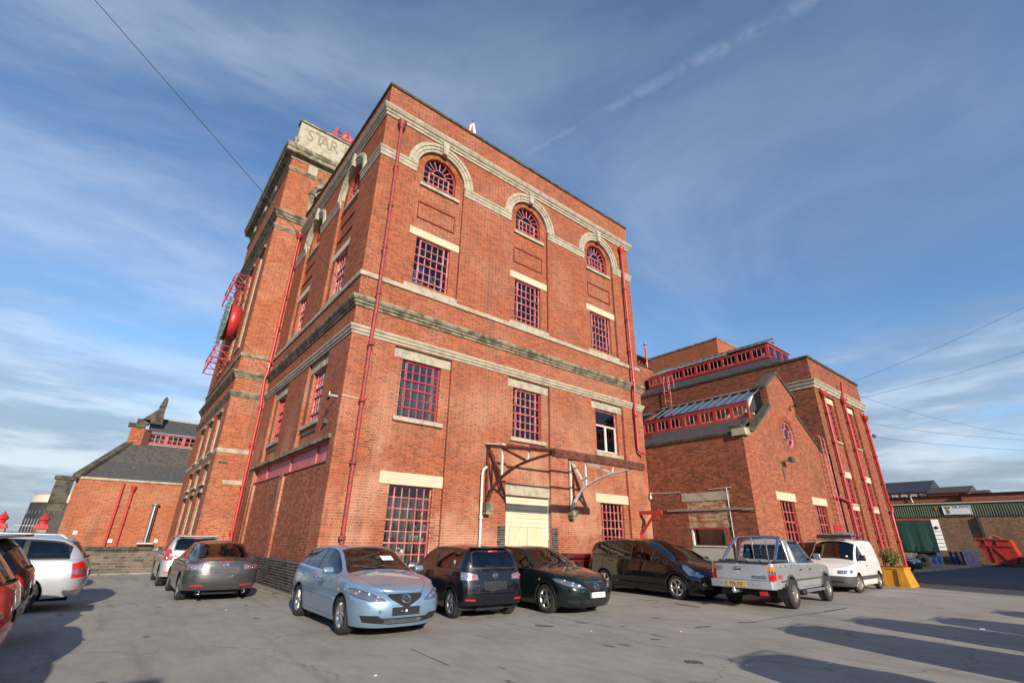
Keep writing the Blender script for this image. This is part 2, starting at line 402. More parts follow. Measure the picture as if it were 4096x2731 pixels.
class Bricks:
    """real bricks with recessed joints, collected as arrays"""
    def __init__(s): s.V = []; s.T = []; s.core = MB(); s.cand = []
    def wall(s, O, U, Nn, u0, u1, z0, z1, holes=(), tone=None, course=.075, sl=.225, core=True, cand=False, joint=.010, z_up=(0, 0, 1), seed=0, hi=None, ext=0.):
        O = np.array(O, float); U = np.array(U, float); Nn = np.array(Nn, float); Z = np.array(z_up, float)
        rng = np.random.default_rng(int(abs(O.sum()*131+u0*17+z0*7+seed*97+U[0]*3))+1)
        hl = sl/2; per = sl+hl
        k0 = int(math.floor(z0/course+1e-6)); k1 = int(math.ceil(z1/course-1e-6)); runs = {}
        for k in range(k0, k1):
            a = max(z0, k*course); b = min(z1, (k+1)*course)
            if b-a < .012: continue
            zm = (a+b)/2; iv = [(u0, u1)]
            if hi is not None: iv = [hi(zm)] if hi(zm) else []
            for h in holes:
                if h[0] == 'r' and h[3] < zm < h[4]: c, d = h[1], h[2]
                elif h[0] == 'a' and h[2] <= zm < h[2]+h[3]: w = math.sqrt(max(0, h[3]**2-(zm-h[2])**2)); c, d = h[1]-w, h[1]+w
                elif h[0] == 'o' and abs(zm-h[2]) < h[3]: w = math.sqrt(max(0, h[3]**2-(zm-h[2])**2)); c, d = h[1]-w, h[1]+w
                else: continue
                iv = [q for (p, r_) in iv for q in ((p, min(r_, c)), (max(p, d), r_)) if q[1]-q[0] > 1e-4]
            off = (k % 2)*per/2+.0
            for (p, q) in iv:
                if core:
                    key = (round(p, 3), round(q, 3)); rr = runs.get(key)
                    if rr and abs(rr[-1][1]-a) < 1e-6: rr[-1][1] = b
                    else: runs.setdefault(key, []).append([a, b])
                i = np.arange(math.floor((p-off)/per)-1, math.ceil((q-off)/per)+1)
                st = np.concatenate([i*per+off, i*per+off+sl]); en = np.concatenate([i*per+off+sl-joint, i*per+off+per-joint])
                st = np.maximum(st, p); en = np.minimum(en, q); ok = en-st > .025; st = st[ok]; en = en[ok]
                if not len(st): continue
                n = len(st); pr = rng.normal(0, .0005, n)
                zb, zt = a+joint/2, b-joint/2
                base = O[None]+Nn[None]*pr[:, None]
                def pt(uu, zz, dd): return base+U[None]*uu[:, None]+Z[None]*zz+Nn[None]*dd
                v = np.stack([pt(st, zb, 0), pt(en, zb, 0), pt(en, zt, 0), pt(st, zt, 0), pt(st, zb, -.006), pt(en, zb, -.006), pt(en, zt, -.006), pt(st, zt, -.006)], 1)
                t = rng.random(n)
                t = t if tone is None else tone((st+en)/2, zm, t)
                if cand:
                    full = (en-st > .9*(sl-joint)) & (b-a > .07)
                    s.cand += [(len(s.V), j) for j in np.nonzero(full)[0]]
                s.V.append(v); s.T.append(np.clip(t, 0, 1))
        for (p, q), rr in runs.items():
            for a, b in rr:
                p, q = p-ext, q+ext; P = [O+U*p+Z*a-Nn*.002, O+U*q+Z*a-Nn*.002, O+U*q+Z*b-Nn*.002, O+U*p+Z*b-Nn*.002]
                if np.dot(np.cross(U, Z), Nn) < 0: P = P[::-1]
                s.core.quad(*P)
        s.flip = False
    def build(s, parent, mat_, mortar='mortar', n_single=0, name='brickwork', view=None, core_name='wall'):
        if s.core.v: s.core.build(core_name, mortar, parent)
        if not s.V: return
        skip = set()
        if n_single and s.cand:
            def score(c):
                q = s.V[c[0]][c[1]]; ctr = q[:4].mean(0); nn = np.cross(q[1]-q[0], q[3]-q[0]); d = np.array(CAM)-ctr; r2 = d@d
                return abs(nn@d)/r2**1.5
            cs = [c for c in s.cand if (view is None or view(s.V[c[0]][c[1]][:4].mean(0)))]
            cs.sort(key=score, reverse=True); cs = cs[:n_single]; cache = {}
            for c in cs:
                q = s.V[c[0]][c[1]]; t = float(s.T[c[0]][c[1]]); tb = round(t*9)/9
                U = q[1]-q[0]; Zv = q[3]-q[0]; W = q[4]-q[0]; key = (round(np.linalg.norm(U), 3), round(np.linalg.norm(Zv), 3), tb)
                me = cache.get(key)
                if me is None:
                    a, b = key[0], key[1]; mb = MB()
                    mb.add([(0, 0, 0), (a, 0, 0), (a, b, 0), (0, b, 0), (0, 0, -.006), (a, 0, -.006), (a, b, -.006), (0, b, -.006)], [(0, 1, 2, 3), (1, 0, 4, 5), (2, 1, 5, 6), (3, 2, 6, 7), (0, 3, 7, 4)])
                    me = mb.mesh('brick', mat_); at = me.attributes.new('tone', 'FLOAT', 'FACE'); at.data.foreach_set('value', [tb]*5); cache[key] = me
                uu = Vector(U).normalized(); zz = Vector(Zv).normalized(); nn = -Vector(W).normalized()
                M = Matrix((uu, zz, nn)).transposed().to_4x4(); M.translation = Vector(q[0])
                if uu.cross(zz).dot(nn) < 0: M = Matrix((-uu, zz, nn)).transposed().to_4x4(); M.translation = Vector(q[1])
                obj('brick', me, parent, M); skip.add(c)
        V = np.concatenate(s.V); T = np.concatenate(s.T)
        if skip:
            start = np.cumsum([0]+[len(v) for v in s.V]); msk = np.ones(len(V), bool); msk[[start[c[0]]+c[1] for c in skip]] = False; V = V[msk]; T = T[msk]
        n = len(V); F = np.array([(0, 1, 2, 3), (1, 0, 4, 5), (2, 1, 5, 6), (3, 2, 6, 7), (0, 3, 7, 4)])
        idx = (np.arange(n)*8)[:, None, None]+F[None]
        me = bpy.data.meshes.new(name); me.vertices.add(n*8); me.vertices.foreach_set('co', V.reshape(-1).astype(np.float32))
        me.loops.add(n*20); me.loops.foreach_set('vertex_index', idx.reshape(-1).astype(np.int32))
        me.polygons.add(n*5); me.polygons.foreach_set('loop_start', (np.arange(n*5)*4).astype(np.int32))
        me.materials.append(MATS[mat_]); me.polygons.foreach_set('use_smooth', np.zeros(n*5, bool)); me.update(calc_edges=True)
        at = me.attributes.new('tone', 'FLOAT', 'FACE'); at.data.foreach_set('value', np.repeat(T, 5).astype(np.float32))
        o = obj(name, me, parent); o['kind'] = 'stuff'
        return o
# ================================================================== buildings
class Fr:
    """wall frame: u along the wall, z up, d outwards"""
    def __init__(s, O, U, N): s.O = Vector(O); s.U = Vector(U); s.N = Vector(N)
    def P(s, u, z, d=0.): return s.O+s.U*u+Vector((0, 0, z))+s.N*d
    def box(s, mb, u0, u1, z0, z1, d0, d1, mi=0): mb.obox(s.P(u0, z0, d0), s.U*(u1-u0), Vector((0, 0, z1-z0)), s.N*(d1-d0), mi)
    def sub(s, d): return Fr(s.O+s.N*d, s.U, s.N)
def bw(B, fr, u0, u1, z0, z1, holes=(), d=0., **k): B.wall(fr.P(0, 0, d), fr.U, fr.N, u0, u1, z0, z1, holes, **k)
def reveal(B, fr, u, z0, z1, d0, d1, facing, **k):
    """side of an opening between depth d0 (outer) and d1 (inner); facing +1 looks towards +u"""
    N = fr.U*facing; U = -fr.N if facing > 0 else fr.N
    # U x Z must equal N
    if U.cross(Vector((0, 0, 1))).dot(N) < 0: U = -U
    a, b = sorted((U.dot(fr.N)*d0, U.dot(fr.N)*d1))
    if U.dot(fr.N) > 0: b -= .0065
    else: a += .0065
    if b-a > .03: B.wall(fr.P(u, 0, 0), U, N, a, b, z0, z1, ext=.004, **k)
def stone(parent, fr, u0, u1, z0, z1, d0, d1, mat_='stone', name='lintel'):
    mb = MB(); fr.box(mb, u0, u1, z0, z1, d0, d1); o = mb.build(name, mat_, parent)
    return o
def add_bevel(o, w=.012, seg=2):
    b = o.modifiers.new('bevel', 'BEVEL'); b.width = w; b.segments = seg; b.limit_method = 'ANGLE'
    return o
def course_stones(parent, path, prof, seg=.95, mat_='stone', name='cornice_stone', gap=.004, closed_ends=True):
    """moulded course along a plan path (list of (x,y)), prof = closed polygon of (d,z)"""
    pts = [Vector((p[0], p[1], 0)) for p in path]; n = len(pts)-1
    dirs = [(pts[i+1]-pts[i]).normalized() for i in range(n)]
    nor = [d.cross(Vector((0, 0, 1))) for d in dirs]
    for i in range(n):
        Ls = (pts[i+1]-pts[i]).length; k = max(1, round(Ls/seg))
        m0 = nor[i] if i == 0 else (nor[i]+nor[i-1])/(1+nor[i].dot(nor[i-1]))
        m1 = nor[i] if i == n-1 else (nor[i]+nor[i+1])/(1+nor[i].dot(nor[i+1]))
        for j in range(k):
            a, b = Ls*j/k, Ls*(j+1)/k; va, vb = (m0 if j == 0 else nor[i]), (m1 if j == k-1 else nor[i])
            g0 = 0 if j == 0 else gap/2; g1 = 0 if j == k-1 else gap/2
            A = [pts[i]+dirs[i]*(a+g0)+va*d+Vector((0, 0, z)) for d, z in prof]; Bq = [pts[i]+dirs[i]*(b-g1)+vb*d+Vector((0, 0, z)) for d, z in prof]
            q = len(prof); mb = MB()
            mb.add(A+Bq, [(e, (e+1) % q, (e+1) % q+q, e+q) for e in range(q)]+[tuple(range(q-1, -1, -1)), tuple(range(q, 2*q))])
            mb.build(name, mat_, parent)
def grid_cells(us, zs): return [(us[i], us[i+1], zs[j], zs[j+1]) for i in range(len(us)-1) for j in range(len(zs)-1)]
_pane = {}
def pane_obj(parent, fr, u0, u1, z0, z1, d, mat_='window_glass', name='pane'):
    w, h = round(u1-u0, 3), round(z1-z0, 3); key = (w, h, mat_)
    if key not in _pane:
        mb = MB(); mb.box(0, w, 0, h, -.003, .003); _pane[key] = mb.mesh('pane', mat_)
    X = fr.U; Z = Vector((0, 0, 1)); M = Matrix((X, Z, X.cross(Z))).transposed().to_4x4(); M.translation = fr.P(u0, z0, d)
    # tiny tilt so that old panes do not all mirror the same thing
    M = M @ Matrix.Rotation(random.gauss(0, .011), 4, 'X') @ Matrix.Rotation(random.gauss(0, .011), 4, 'Y')
    return obj(name, _pane[key], parent, M)
def lining(parent, fr, u0, u1, z0, z1, d, depth=.9, side='plaster', back='room_dark'):
    mb = MB(); a, b = d-.03, d-depth
    e = .012
    u0 -= e; u1 += e; z0 -= e; z1 += e
    P = fr.P
    mb.quad(P(u0, z0, b), P(u1, z0, b), P(u1, z1, b), P(u0, z1, b), 1)
    for (p, q) in (((u0, z0), (u0, z1)), ((u0, z1), (u1, z1)), ((u1, z1), (u1, z0)), ((u1, z0), (u0, z0))):
        mb.quad(P(*p, a), P(*q, a), P(*q, b), P(*p, b), 0)
    return mb.build('inner_reveal', [side, back], parent)
def win_grid(parent, fr, u0, u1, z0, z1, d, cols, rows, casements=(), bar=.024, fmat='red_paint', bmat='red_pink', single=True, fr_w=.05, lin=.9, name='window', thick=(), back='room_dark'):
    mb = MB(); w = fr_w; D0, D1 = d-.03, d+.035
    fr.box(mb, u0, u1, z0, z0+w, D0, D1); fr.box(mb, u0, u1, z1-w, z1, D0, D1)
    fr.box(mb, u0, u0+w, z0+w, z1-w, D0, D1); fr.box(mb, u1-w, u1, z0+w, z1-w, D0, D1)
    win = mb.build(name, fmat, parent)
    W = u1-u0-2*w; H = z1-z0-2*w; us = [u0+w]; zs = [z0+w]
    for c in cols: us.append(us[-1]+W*c/sum(cols))
    for r in rows: zs.append(zs[-1]+H*r/sum(rows))
    bb = MB(); h = bar/2
    for i in range(1, len(us)-1):
        t = h*(1.6 if ('c', i) in thick else 1)
        fr.box(bb, us[i]-t, us[i]+t, zs[0], zs[-1], d-.02, d+.022)
    for j in range(1, len(zs)-1):
        t = h*(1.6 if ('r', j) in thick else 1)
        fr.box(bb, us[0], us[-1], zs[j]-t, zs[j]+t, d-.017, d+.019)
    bb.build('glazing_bars', bmat, win)
    for (c0, c1, r0, r1) in casements:
        cm = MB(); a, b, e, g = us[c0]-.02, us[c1]+.02, zs[r0]-.02, zs[r1]+.02; t = .044; q0, q1 = d-.015, d+.05
        fr.box(cm, a, b, e, e+t, q0, q1); fr.box(cm, a, b, g-t, g, q0, q1); fr.box(cm, a, a+t, e+t, g-t, q0, q1); fr.box(cm, b-t, b, e+t, g-t, q0, q1)
        cm.build('casement', bmat, win)
    cells = grid_cells(us, zs)
    if single:
        for c in cells: pane_obj(win, fr, c[0]+h*.8, c[1]-h*.8, c[2]+h*.8, c[3]-h*.8, d)
    else:
        pm = MB()
        for c in cells: fr.box(pm, c[0]+h*.8, c[1]-h*.8, c[2]+h*.8, c[3]-h*.8, d-.003, d+.003)
        o = pm.build('panes', 'window_glass', win); o['kind'] = 'stuff'
    if lin: lining(win, fr, u0, u1, z0, z1, d, lin, 'plaster', back)
    return win
def arc_pts(fr, uc, zc, r, a0, a1, n, d): return [fr.P(uc+r*math.cos(a0+(a1-a0)*i/n), zc+r*math.sin(a0+(a1-a0)*i/n), d) for i in range(n+1)]
def arc_bar(mb, fr, uc, zc, r0, r1, a0, a1, n, d0, d1, mi=0):
    q = []
    for i in range(n+1):
        a = a0+(a1-a0)*i/n; c, s_ = math.cos(a), math.sin(a)
        q += [fr.P(uc+r0*c, zc+r0*s_, d0), fr.P(uc+r1*c, zc+r1*s_, d0), fr.P(uc+r1*c, zc+r1*s_, d1), fr.P(uc+r0*c, zc+r0*s_, d1)]
    f = []
    for i in range(n):
        for e in range(4): f.append((4*i+e, 4*i+4+e, 4*i+4+(e+1) % 4, 4*i+(e+1) % 4))
    f += [(0, 1, 2, 3), (4*n+3, 4*n+2, 4*n+1, 4*n)]
    mb.add(q, f, mi)
def win_arch(parent, fr, u0, u1, z0, zs, d, fmat='red_paint', bmat='red_pink', single=True):
    uc = (u0+u1)/2; r = (u1-u0)/2; w = .045; mb = MB(); D0, D1 = d-.03, d+.035
    fr.box(mb, u0, u1, z0, z0+w, D0, D1); fr.box(mb, u0, u0+w, z0+w, zs, D0, D1); fr.box(mb, u1-w, u1, z0+w, zs, D0, D1)
    arc_bar(mb, fr, uc, zs, r-w, r, 0, math.pi, 20, D0, D1)
    win = mb.build('arched_window', fmat, parent)
    bb = MB(); h = .014; ri_ = r*.40
    us = [u0+w+(u1-u0-2*w)*c for c in (0, .17, .335, .5, .665, .83, 1)]; z1 = zs-.06; zz = [z0+w, z0+w+(z1-z0-w)*.28, z0+w+(z1-z0-w)*.64, z1]
    for i in range(1, 6): fr.box(bb, us[i]-h, us[i]+h, zz[0], z1, d-.02, d+.022)
    for j in (1, 2, 3): fr.box(bb, us[0], us[-1], zz[j]-h, zz[j]+h, d-.017, d+.019)
    arc_bar(bb, fr, uc, zs, ri_-h, ri_+h, 0, math.pi, 14, d-.016, d+.021)
    K = 8
    for k in range(1, K):
        a = math.pi*k/K; c, s_ = math.cos(a), math.sin(a)
        bb.beam(fr.P(uc+ri_*c, zs+ri_*s_, d), fr.P(uc+(r-w)*c, zs+(r-w)*s_, d), .026, .04, fr.N)
    bb.build('glazing_bars', bmat, win)
    cm = MB(); t = .05; a, b, e, g = us[1]-.02, us[5]+.02, zz[1]-.02, z1+.05
    fr.box(cm, a, b, e, e+t, d-.015, d+.05); fr.box(cm, a, b, g-t, g, d-.015, d+.05); fr.box(cm, a, a+t, e+t, g-t, d-.015, d+.05); fr.box(cm, b-t, b, e+t, g-t, d-.015, d+.05)
    cm.build('casement', bmat, win)
    pm = MB()
    for c in grid_cells(us, zz):
        if single: pane_obj(win, fr, c[0]+h, c[1]-h, c[2]+h, c[3]-h, d)
        else: fr.box(pm, c[0]+h, c[1]-h, c[2]+h, c[3]-h, d-.003, d+.003)
    for k in range(K):
        a0, a1 = math.pi*k/K+.015, math.pi*(k+1)/K-.015; q = MB() if single else pm
        arc_bar(q, fr, uc, zs, ri_+h, r-w, a0, a1, 3, d-.003, d+.003)
        if single: q.build('pane', 'window_glass', win)
    q = MB() if single else pm; arc_bar(q, fr, uc, zs, .01, ri_-h, .02, math.pi-.02, 10, d-.003, d+.003)
    if single: q.build('pane', 'window_glass', win)
    else: pm.build('panes', 'window_glass', win)['kind'] = 'stuff'
    lining(win, fr, u0, u1, z0, zs+r, d, .7)
    return win
def brick_ring(parent, fr, uc, zc, r0, r1, d0, d1, mat_, a0=0., a1=math.pi, pitch=.075):
    n = max(6, int((a1-a0)*r0/pitch)); V = []; mb = MB(); tones = []
    rng = np.random.default_rng(int(abs(uc)*100)+3)
    for k in range(n):
        b0 = a0+(a1-a0)*(k+.06)/n; b1 = a0+(a1-a0)*(k+.94)/n; q = len(mb.f); arc_bar(mb, fr, uc, zc, r0, r1, b0, b1, 1, d0, d1); tones += [rng.random()*.7+.2]*(len(mb.f)-q)
    me = mb.mesh('brick_arch', mat_); at = me.attributes.new('tone', 'FLOAT', 'FACE'); at.data.foreach_set('value', tones)
    o = obj('brick_arch', me, parent); o['kind'] = 'stuff'
    m2 = MB(); arc_bar(m2, fr, uc, zc, r0+.004, r1-.004, a0, a1, 24, d0+.003, d1-.006); m2.build('arch_mortar', 'mortar', parent)
def stone_arch(parent, fr, uc, zc, steps, n=9, gap=.012, mat_='stone'):
    for k in range(n):
        mb = MB(); a0, a1 = math.pi*k/n+gap/2, math.pi*(k+1)/n-gap/2
        for (r0, r1, d) in steps: arc_bar(mb, fr, uc, zc, r0, r1, a0, a1, 4, -.05, d)
        mb.build('arch_stone', mat_, parent)
    mb = MB(); r0, r1 = steps[0][0]-.04, steps[-1][1]+.17
    mb.poly([fr.P(uc-.10, zc+r0, .0), fr.P(uc+.10, zc+r0, .0), fr.P(uc+.15, zc+r1, .0), fr.P(uc-.15, zc+r1, .0)], fr.N*.17); mb.build('keystone', mat_, parent)
def drainpipe(parent, pts, r=.055, mat_='red_paint', collars=(), hopper=None, name='drainpipe', n=12):
    mb = MB(); mb.tube(pts, r, n); p = mb.build(name, mat_, parent)
    for c in collars:
        q = MB(); c = Vector(c); q.lathe(c, (0, 0, 1), [(r*1.02, -.05), (r*1.5, -.045), (r*1.5, -.01), (r*1.25, .0), (r*1.6, .02), (r*1.6, .05), (r*1.02, .055)], 14); q.build('collar', mat_, p)
    if hopper:
        h = Vector(hopper); q = MB(); q.lathe(h, (0, 0, 1), [(r, -.34), (r*1.5, -.28), (r*2.0, -.16), (r*2.7, -.1), (r*2.4, -.04), (r*2.9, 0), (r*2.9, .03), (r*2.2, .035), (r*1.5, -.1)], 12); q.build('hopper', mat_, p)
    return p

# ---------------- main block
MAINB = wthing('brick_warehouse', 'tall red brick warehouse block with arched top windows and stone bands', 'warehouse', (0, 0, 0))
FR_R = Fr((0, 0, 0), (1, 0, 0), (0, -1, 0))
FR_L = Fr((0, 0, 0), (0, -1, 0), (-1, 0, 0))          # u = -y
BAYS_R = [(1.5, 3.72), (6.28, 8.5), (11.06, 13.26)]
BAYS_L = [(-8.95, -6.75), (-4.15, -1.95)]
WID, LEN = 14.75, 11.0
BD = -.12      # bay recess
WD = -.26      # window plane
BK = Bricks()
def tone_main(u, z, t):
    k = .18*np.sin(u*.9+z*.5)+.10*np.sin(u*2.3-z*1.7)
    return .18+.66*t**1.1+.12*k
def low_window_holes(b0): return [('r', b0+.36, b0+1.86, 5.12, 7.08)]
LIN_A = dict(cols=[.72, 1, 1, 1, 1, .72], rows=[1, 1, 1, 1, 1, 1], casements=[(1, 5, 1, 3), (1, 5, 4, 6)])
def facade(fr, bays, u_lo, u_hi, ground, cand, single, is_L):
    # full-height face with the bay openings
    hl = []
    for a, b in bays:
        hl += [('r', a, b, 0 if not is_L else 4.32, 7.46), ('r', a, b, 9.75, 15.2), ('a', (a+b)/2, 15.2, (b-a)/2)]
    if is_L:
        hl += [('r', -9.9, -.42, 0, 4.3)]
    elif True:
        hl += [('r', -1, 20, 0, .85)]
    bw(BK, fr, u_lo, u_hi, 0 if is_L else .85, 18.36, hl, tone=tone_main, cand=cand)
    for i, (a, b) in enumerate(bays):
        c = (a+b)/2; holes = [('r', a+.36, a+1.86, 5.12, 7.08), ('r', a+.36, a+1.86, 10.05, 12.02), ('r', a+.36, a+1.86, 14.5, 15.33), ('a', a+1.11, 15.33, .75)]
        zlo = 4.32
        if not is_L:
            zlo = .85
            holes += [('r', a+.40, a+1.90, .7, 3.04)] if i != 1 else [('r', a+.12, a+2.18, 0, 3.02)]
        bw(BK, fr, a, b, zlo, 7.08, holes, d=BD, tone=tone_main, cand=cand)
        bw(BK, fr, a, b, 9.88, 16.32, holes+[], d=BD, tone=tone_main, cand=cand, hi=lambda z, a=a, b=b, c=c: (a, b) if z < 15.2 else ((c-math.sqrt(max(0, 1.1**2-(z-15.2)**2)), c+math.sqrt(max(0, 1.1**2-(z-15.2)**2))) if z < 16.29 else None))
        for z0, z1 in ((zlo, 7.46), (9.75, 15.2)):
            reveal(BK, fr, a, z0, z1, 0, BD, +1, tone=tone_main); reveal(BK, fr, b, z0, z1, 0, BD, -1, tone=tone_main)
        m2 = MB(); arc_bar(m2, fr, c, 15.2, 1.105, 1.13, 0, math.pi, 20, BD, -.004); m2.build('arch_soffit', 'stone', MAINB)
        for z0, z1 in ((5.12, 7.08), (10.05, 12.02), (14.5, 15.33)):
            reveal(BK, fr, a+.36, z0, z1, BD, WD-.03, +1, tone=tone_main); reveal(BK, fr, a+1.86, z0, z1, BD, WD-.03, -1, tone=tone_main)
        # recessed brick panel
        pm = MB(); x0, x1, q0, q1 = a+.30, a+1.90, 12.87, 13.57
        for bx in ((x0, x1, q0-.04, q0), (x0, x1, q1, q1+.04), (x0-.04, x0, q0-.04, q1+.04), (x1, x1+.04, q0-.04, q1+.04)): fr.box(pm, *bx, BD-.01, BD+.045)
        me = pm.mesh('panel_moulding', 'brick_red'); at = me.attributes.new('tone', 'FLOAT', 'FACE'); at.data.foreach_set('value', [.35]*len(pm.f)); obj('panel_moulding', me, MAINB)
        # lower window: three-stone lintel up to the string course
        w3 = (b-a)/3
        for k in range(3): stone(MAINB, fr, a+w3*k+.003, a+w3*(k+1)-.003, 7.08, 7.46, WD-.1, BD+.02+.012*(k == 1))
        stone(MAINB, fr, a+.22, a+2.04, 4.97, 5.11, WD-.05, BD+.09, name='sill')
        if i == 2 and not is_L:
            wn = win_grid(MAINB, fr, a+.36, a+1.86, 5.12, 7.08, WD, [1], [1.35, .7], bar=.06, fmat='red_pink', bmat='red_pink', single=True, name='window', fr_w=.07)
            q = MB(); z1 = 5.12+.07+1.35/2.05*1.82
            for u in (a+.44, a+1.09, a+1.13, a+1.78): fr.box(q, u-.022, u+.022, 5.2, z1-.03, WD-.02, WD+.045)
            for z in (5.2, z1-.06): fr.box(q, a+.42, a+1.8, z, z+.045, WD-.02, WD+.04)
            q.build('casement', 'white_paint', wn)
        else: win_grid(MAINB, fr, a+.36, a+1.86, 5.12, 7.08, WD, single=single, fmat='red_paint', bmat='red_pink' if i else 'red_paint', **LIN_A)
        # first-floor window
        stone(MAINB, fr, a+.003, b-.003, 12.02, 12.33, WD-.1, BD+.03, 'stone_buff')
        stone(MAINB, fr, a+.002, b-.002, 9.66, 9.88, WD-.1, .03, name='sill')
        win_grid(MAINB, fr, a+.36, a+1.86, 10.05-.17, 12.02, WD, single=single, fmat='red_pink', **LIN_A)
        # arched window
        win_arch(MAINB, fr, a+.36, a+1.86, 14.5, 15.33, WD, single=single)
        stone(MAINB, fr, a+.22, a+2.04, 14.36, 14.5, WD-.05, BD+.09, name='sill')
        brick_ring(MAINB, fr, a+1.11, 15.33, .75, .99, WD-.03, BD+.012, 'brick_red')
        stone_arch(MAINB, fr, c, 15.2, [(1.10, 1.22, .025), (1.22, 1.36, .06), (1.36, 1.46, .10), (1.46, 1.52, .07)])
        if not is_L and i != 1:
            stone(MAINB, fr, a+.002, b-.002, 3.03, 3.39, WD-.1, BD+.05, 'stone_buff')
            reveal(BK, fr, a+.40, .7, 3.03, BD, WD-.03, +1); reveal(BK, fr, a+1.90, .7, 3.03, BD, WD-.03, -1)
            win_grid(MAINB, fr, a+.40, a+1.90, .72, 3.03, WD, [.8, 1, 1, 1, 1, .8], [1]*7, bar=.026, single=single, fr_w=.035, bmat='red_pink', fmat='red_pink', lin=.75, back='interior_grey', thick=(('c', 1), ('c', 5), ('r', 4), ('r', 2)))
            stone(MAINB, fr, a+.2, a+2.1, .58, .71, WD-.05, BD+.08, name='sill')
facade(FR_R, BAYS_R, 0, WID, True, True, True, False)
facade(FR_L, BAYS_L, -LEN, -.0065, False, True, False, True)
# plain wall on the right-hand return of the block
bw(BK, Fr((WID, 0, 0), (0, 1, 0), (1, 0, 0)), .0065, 8, 5.6, 18.36)
# L facade below the girder: recessed infill with piers
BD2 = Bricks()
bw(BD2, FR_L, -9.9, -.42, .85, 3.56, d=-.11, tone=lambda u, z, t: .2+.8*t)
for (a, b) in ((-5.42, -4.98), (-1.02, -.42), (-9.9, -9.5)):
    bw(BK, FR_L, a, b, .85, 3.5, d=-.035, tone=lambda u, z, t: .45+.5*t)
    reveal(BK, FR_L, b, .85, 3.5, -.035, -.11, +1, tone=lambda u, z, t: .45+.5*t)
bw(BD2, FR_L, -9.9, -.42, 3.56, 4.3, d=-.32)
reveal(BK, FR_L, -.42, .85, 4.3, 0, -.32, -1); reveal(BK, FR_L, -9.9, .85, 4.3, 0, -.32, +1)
bw(BK, FR_L, -LEN, -9.9, .85, 4.3); 
BB = Bricks()
bw(BB, FR_L, -LEN, -.0065, 0, .85, d=.025, tone=lambda u, z, t: t)
bw(BB, FR_R, 0, 6.28, 0, .85, d=.025); bw(BB, FR_R, 8.5, WID, 0, .85, d=.025)
for (a, b) in ((5.95, 6.28), (8.5, 8.83)):
    mbx = None
    bw(BB, FR_R, a, b, .85, 1.97, d=.003, core=False)
BK.build(MAINB, 'brick_red', n_single=300, view=lambda c: (c[1] < .13 and c[2] > 1.75 and c[0] < 6.0) )
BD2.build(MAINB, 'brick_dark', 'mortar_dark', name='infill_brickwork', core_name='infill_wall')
BB.build(MAINB, 'brick_blue', 'mortar', name='plinth_brickwork', core_name='plinth')
# pier caps, girder, coping on the left wall
for (a, b) in ((-5.46, -4.94), (-1.06, -.43)):
    q = MB(); q.poly([FR_L.P(a, 3.5, -.2), FR_L.P(a, 3.5, -.02), FR_L.P(a, 3.53, -.02), FR_L.P(a, 3.62, -.2)], FR_L.U*(b-a)); q.build('pier_cap', 'brick_blue', MAINB)
gd = MB(); FR_L.box(gd, -9.88, -.44, 3.57, 4.19, -.30, -.17)
G = gd.build('girder', 'girder_red', MAINB)
gd = MB(); FR_L.box(gd, -9.88, -.44, 4.15, 4.19, -.169, -.07); FR_L.box(gd, -9.88, -.44, 3.57, 3.61, -.169, -.07); gd.build('flange', 'red_paint_old', G)
for u in (-8.0, -4.72, -1.9): q = MB(); FR_L.box(q, u-.05, u+.05, 3.612, 4.148, -.169, -.12); q.build('stiffener', 'girder_red', G)
q = MB(); FR_L.box(q, -5.35, -5.0, 3.45, 3.56, -.19, -.01); q.build('bearing_block', 'red_paint', G)
stone(MAINB, FR_L, -10.4, -.34, 4.2, 4.32, -.25, .07, 'stone_dirty', 'coping')
for (a, b) in BAYS_L: q = MB(); FR_L.box(q, a+.2, b-.25, 4.72, 4.8, BD, BD+.03); q.build('dark_strip', 'stone_dark', MAINB)
# stone courses round the block
PATH = [(0, LEN), (0, 0), (WID, 0), (WID, 4)]
course_stones(MAINB, PATH, [(-.34, 7.462), (.03, 7.462), (.03, 7.53), (.075, 7.56), (.075, 7.63), (.115, 7.67), (.115, 7.74), (-.34, 7.77)], 1.05)
course_stones(MAINB, PATH, [(-.06, 8.42), (.05, 8.42), (.05, 8.49), (.11, 8.52), (.11, 8.57), (.17, 8.61), (.21, 8.68), (.21, 8.74), (-.06, 8.80)], 1.05, 'stone_dirty')
course_stones(MAINB, PATH, [(-.06, 9.55), (.06, 9.55), (.06, 9.71), (-.06, 9.752)], 1.15)
course_stones(MAINB, PATH, [(-.06, 16.78), (.05, 16.78), (.05, 16.88), (.10, 16.91), (.10, 16.99), (.16, 17.03), (.22, 17.14), (.22, 17.2), (-.06, 17.3)], 1.05, 'stone')
course_stones(MAINB, PATH, [(-.3, 18.36), (.05, 18.36), (.07, 18.40), (.07, 18.47), (-.3, 18.5)], 1.2, 'stone_dark', 'coping_stone')
IMP = [(-.05, 14.80), (.03, 14.80), (.03, 14.92), (.06, 14.96), (.06, 15.06), (.10, 15.10), (.10, 15.17), (-.05, 15.198)]
def imposts(segs): 
    for p in segs: course_stones(MAINB, p, IMP, 1.3, 'stone', 'impost_stone')
e = .018
imposts([[(0, 1.95-e), (0, 0), (1.5-e, 0)], [(3.72+e, 0), (6.28-e, 0)], [(8.5+e, 0), (11.06-e, 0)], [(13.26+e, 0), (WID, 0), (WID, 2)], [(0, 6.75-e), (0, 4.15+e)], [(0, LEN), (0, 8.95+e)]])
q = MB(); q.box(.3, WID-.3, .3, LEN, 17.3, 17.5); q.build('roof', 'lead', MAINB)
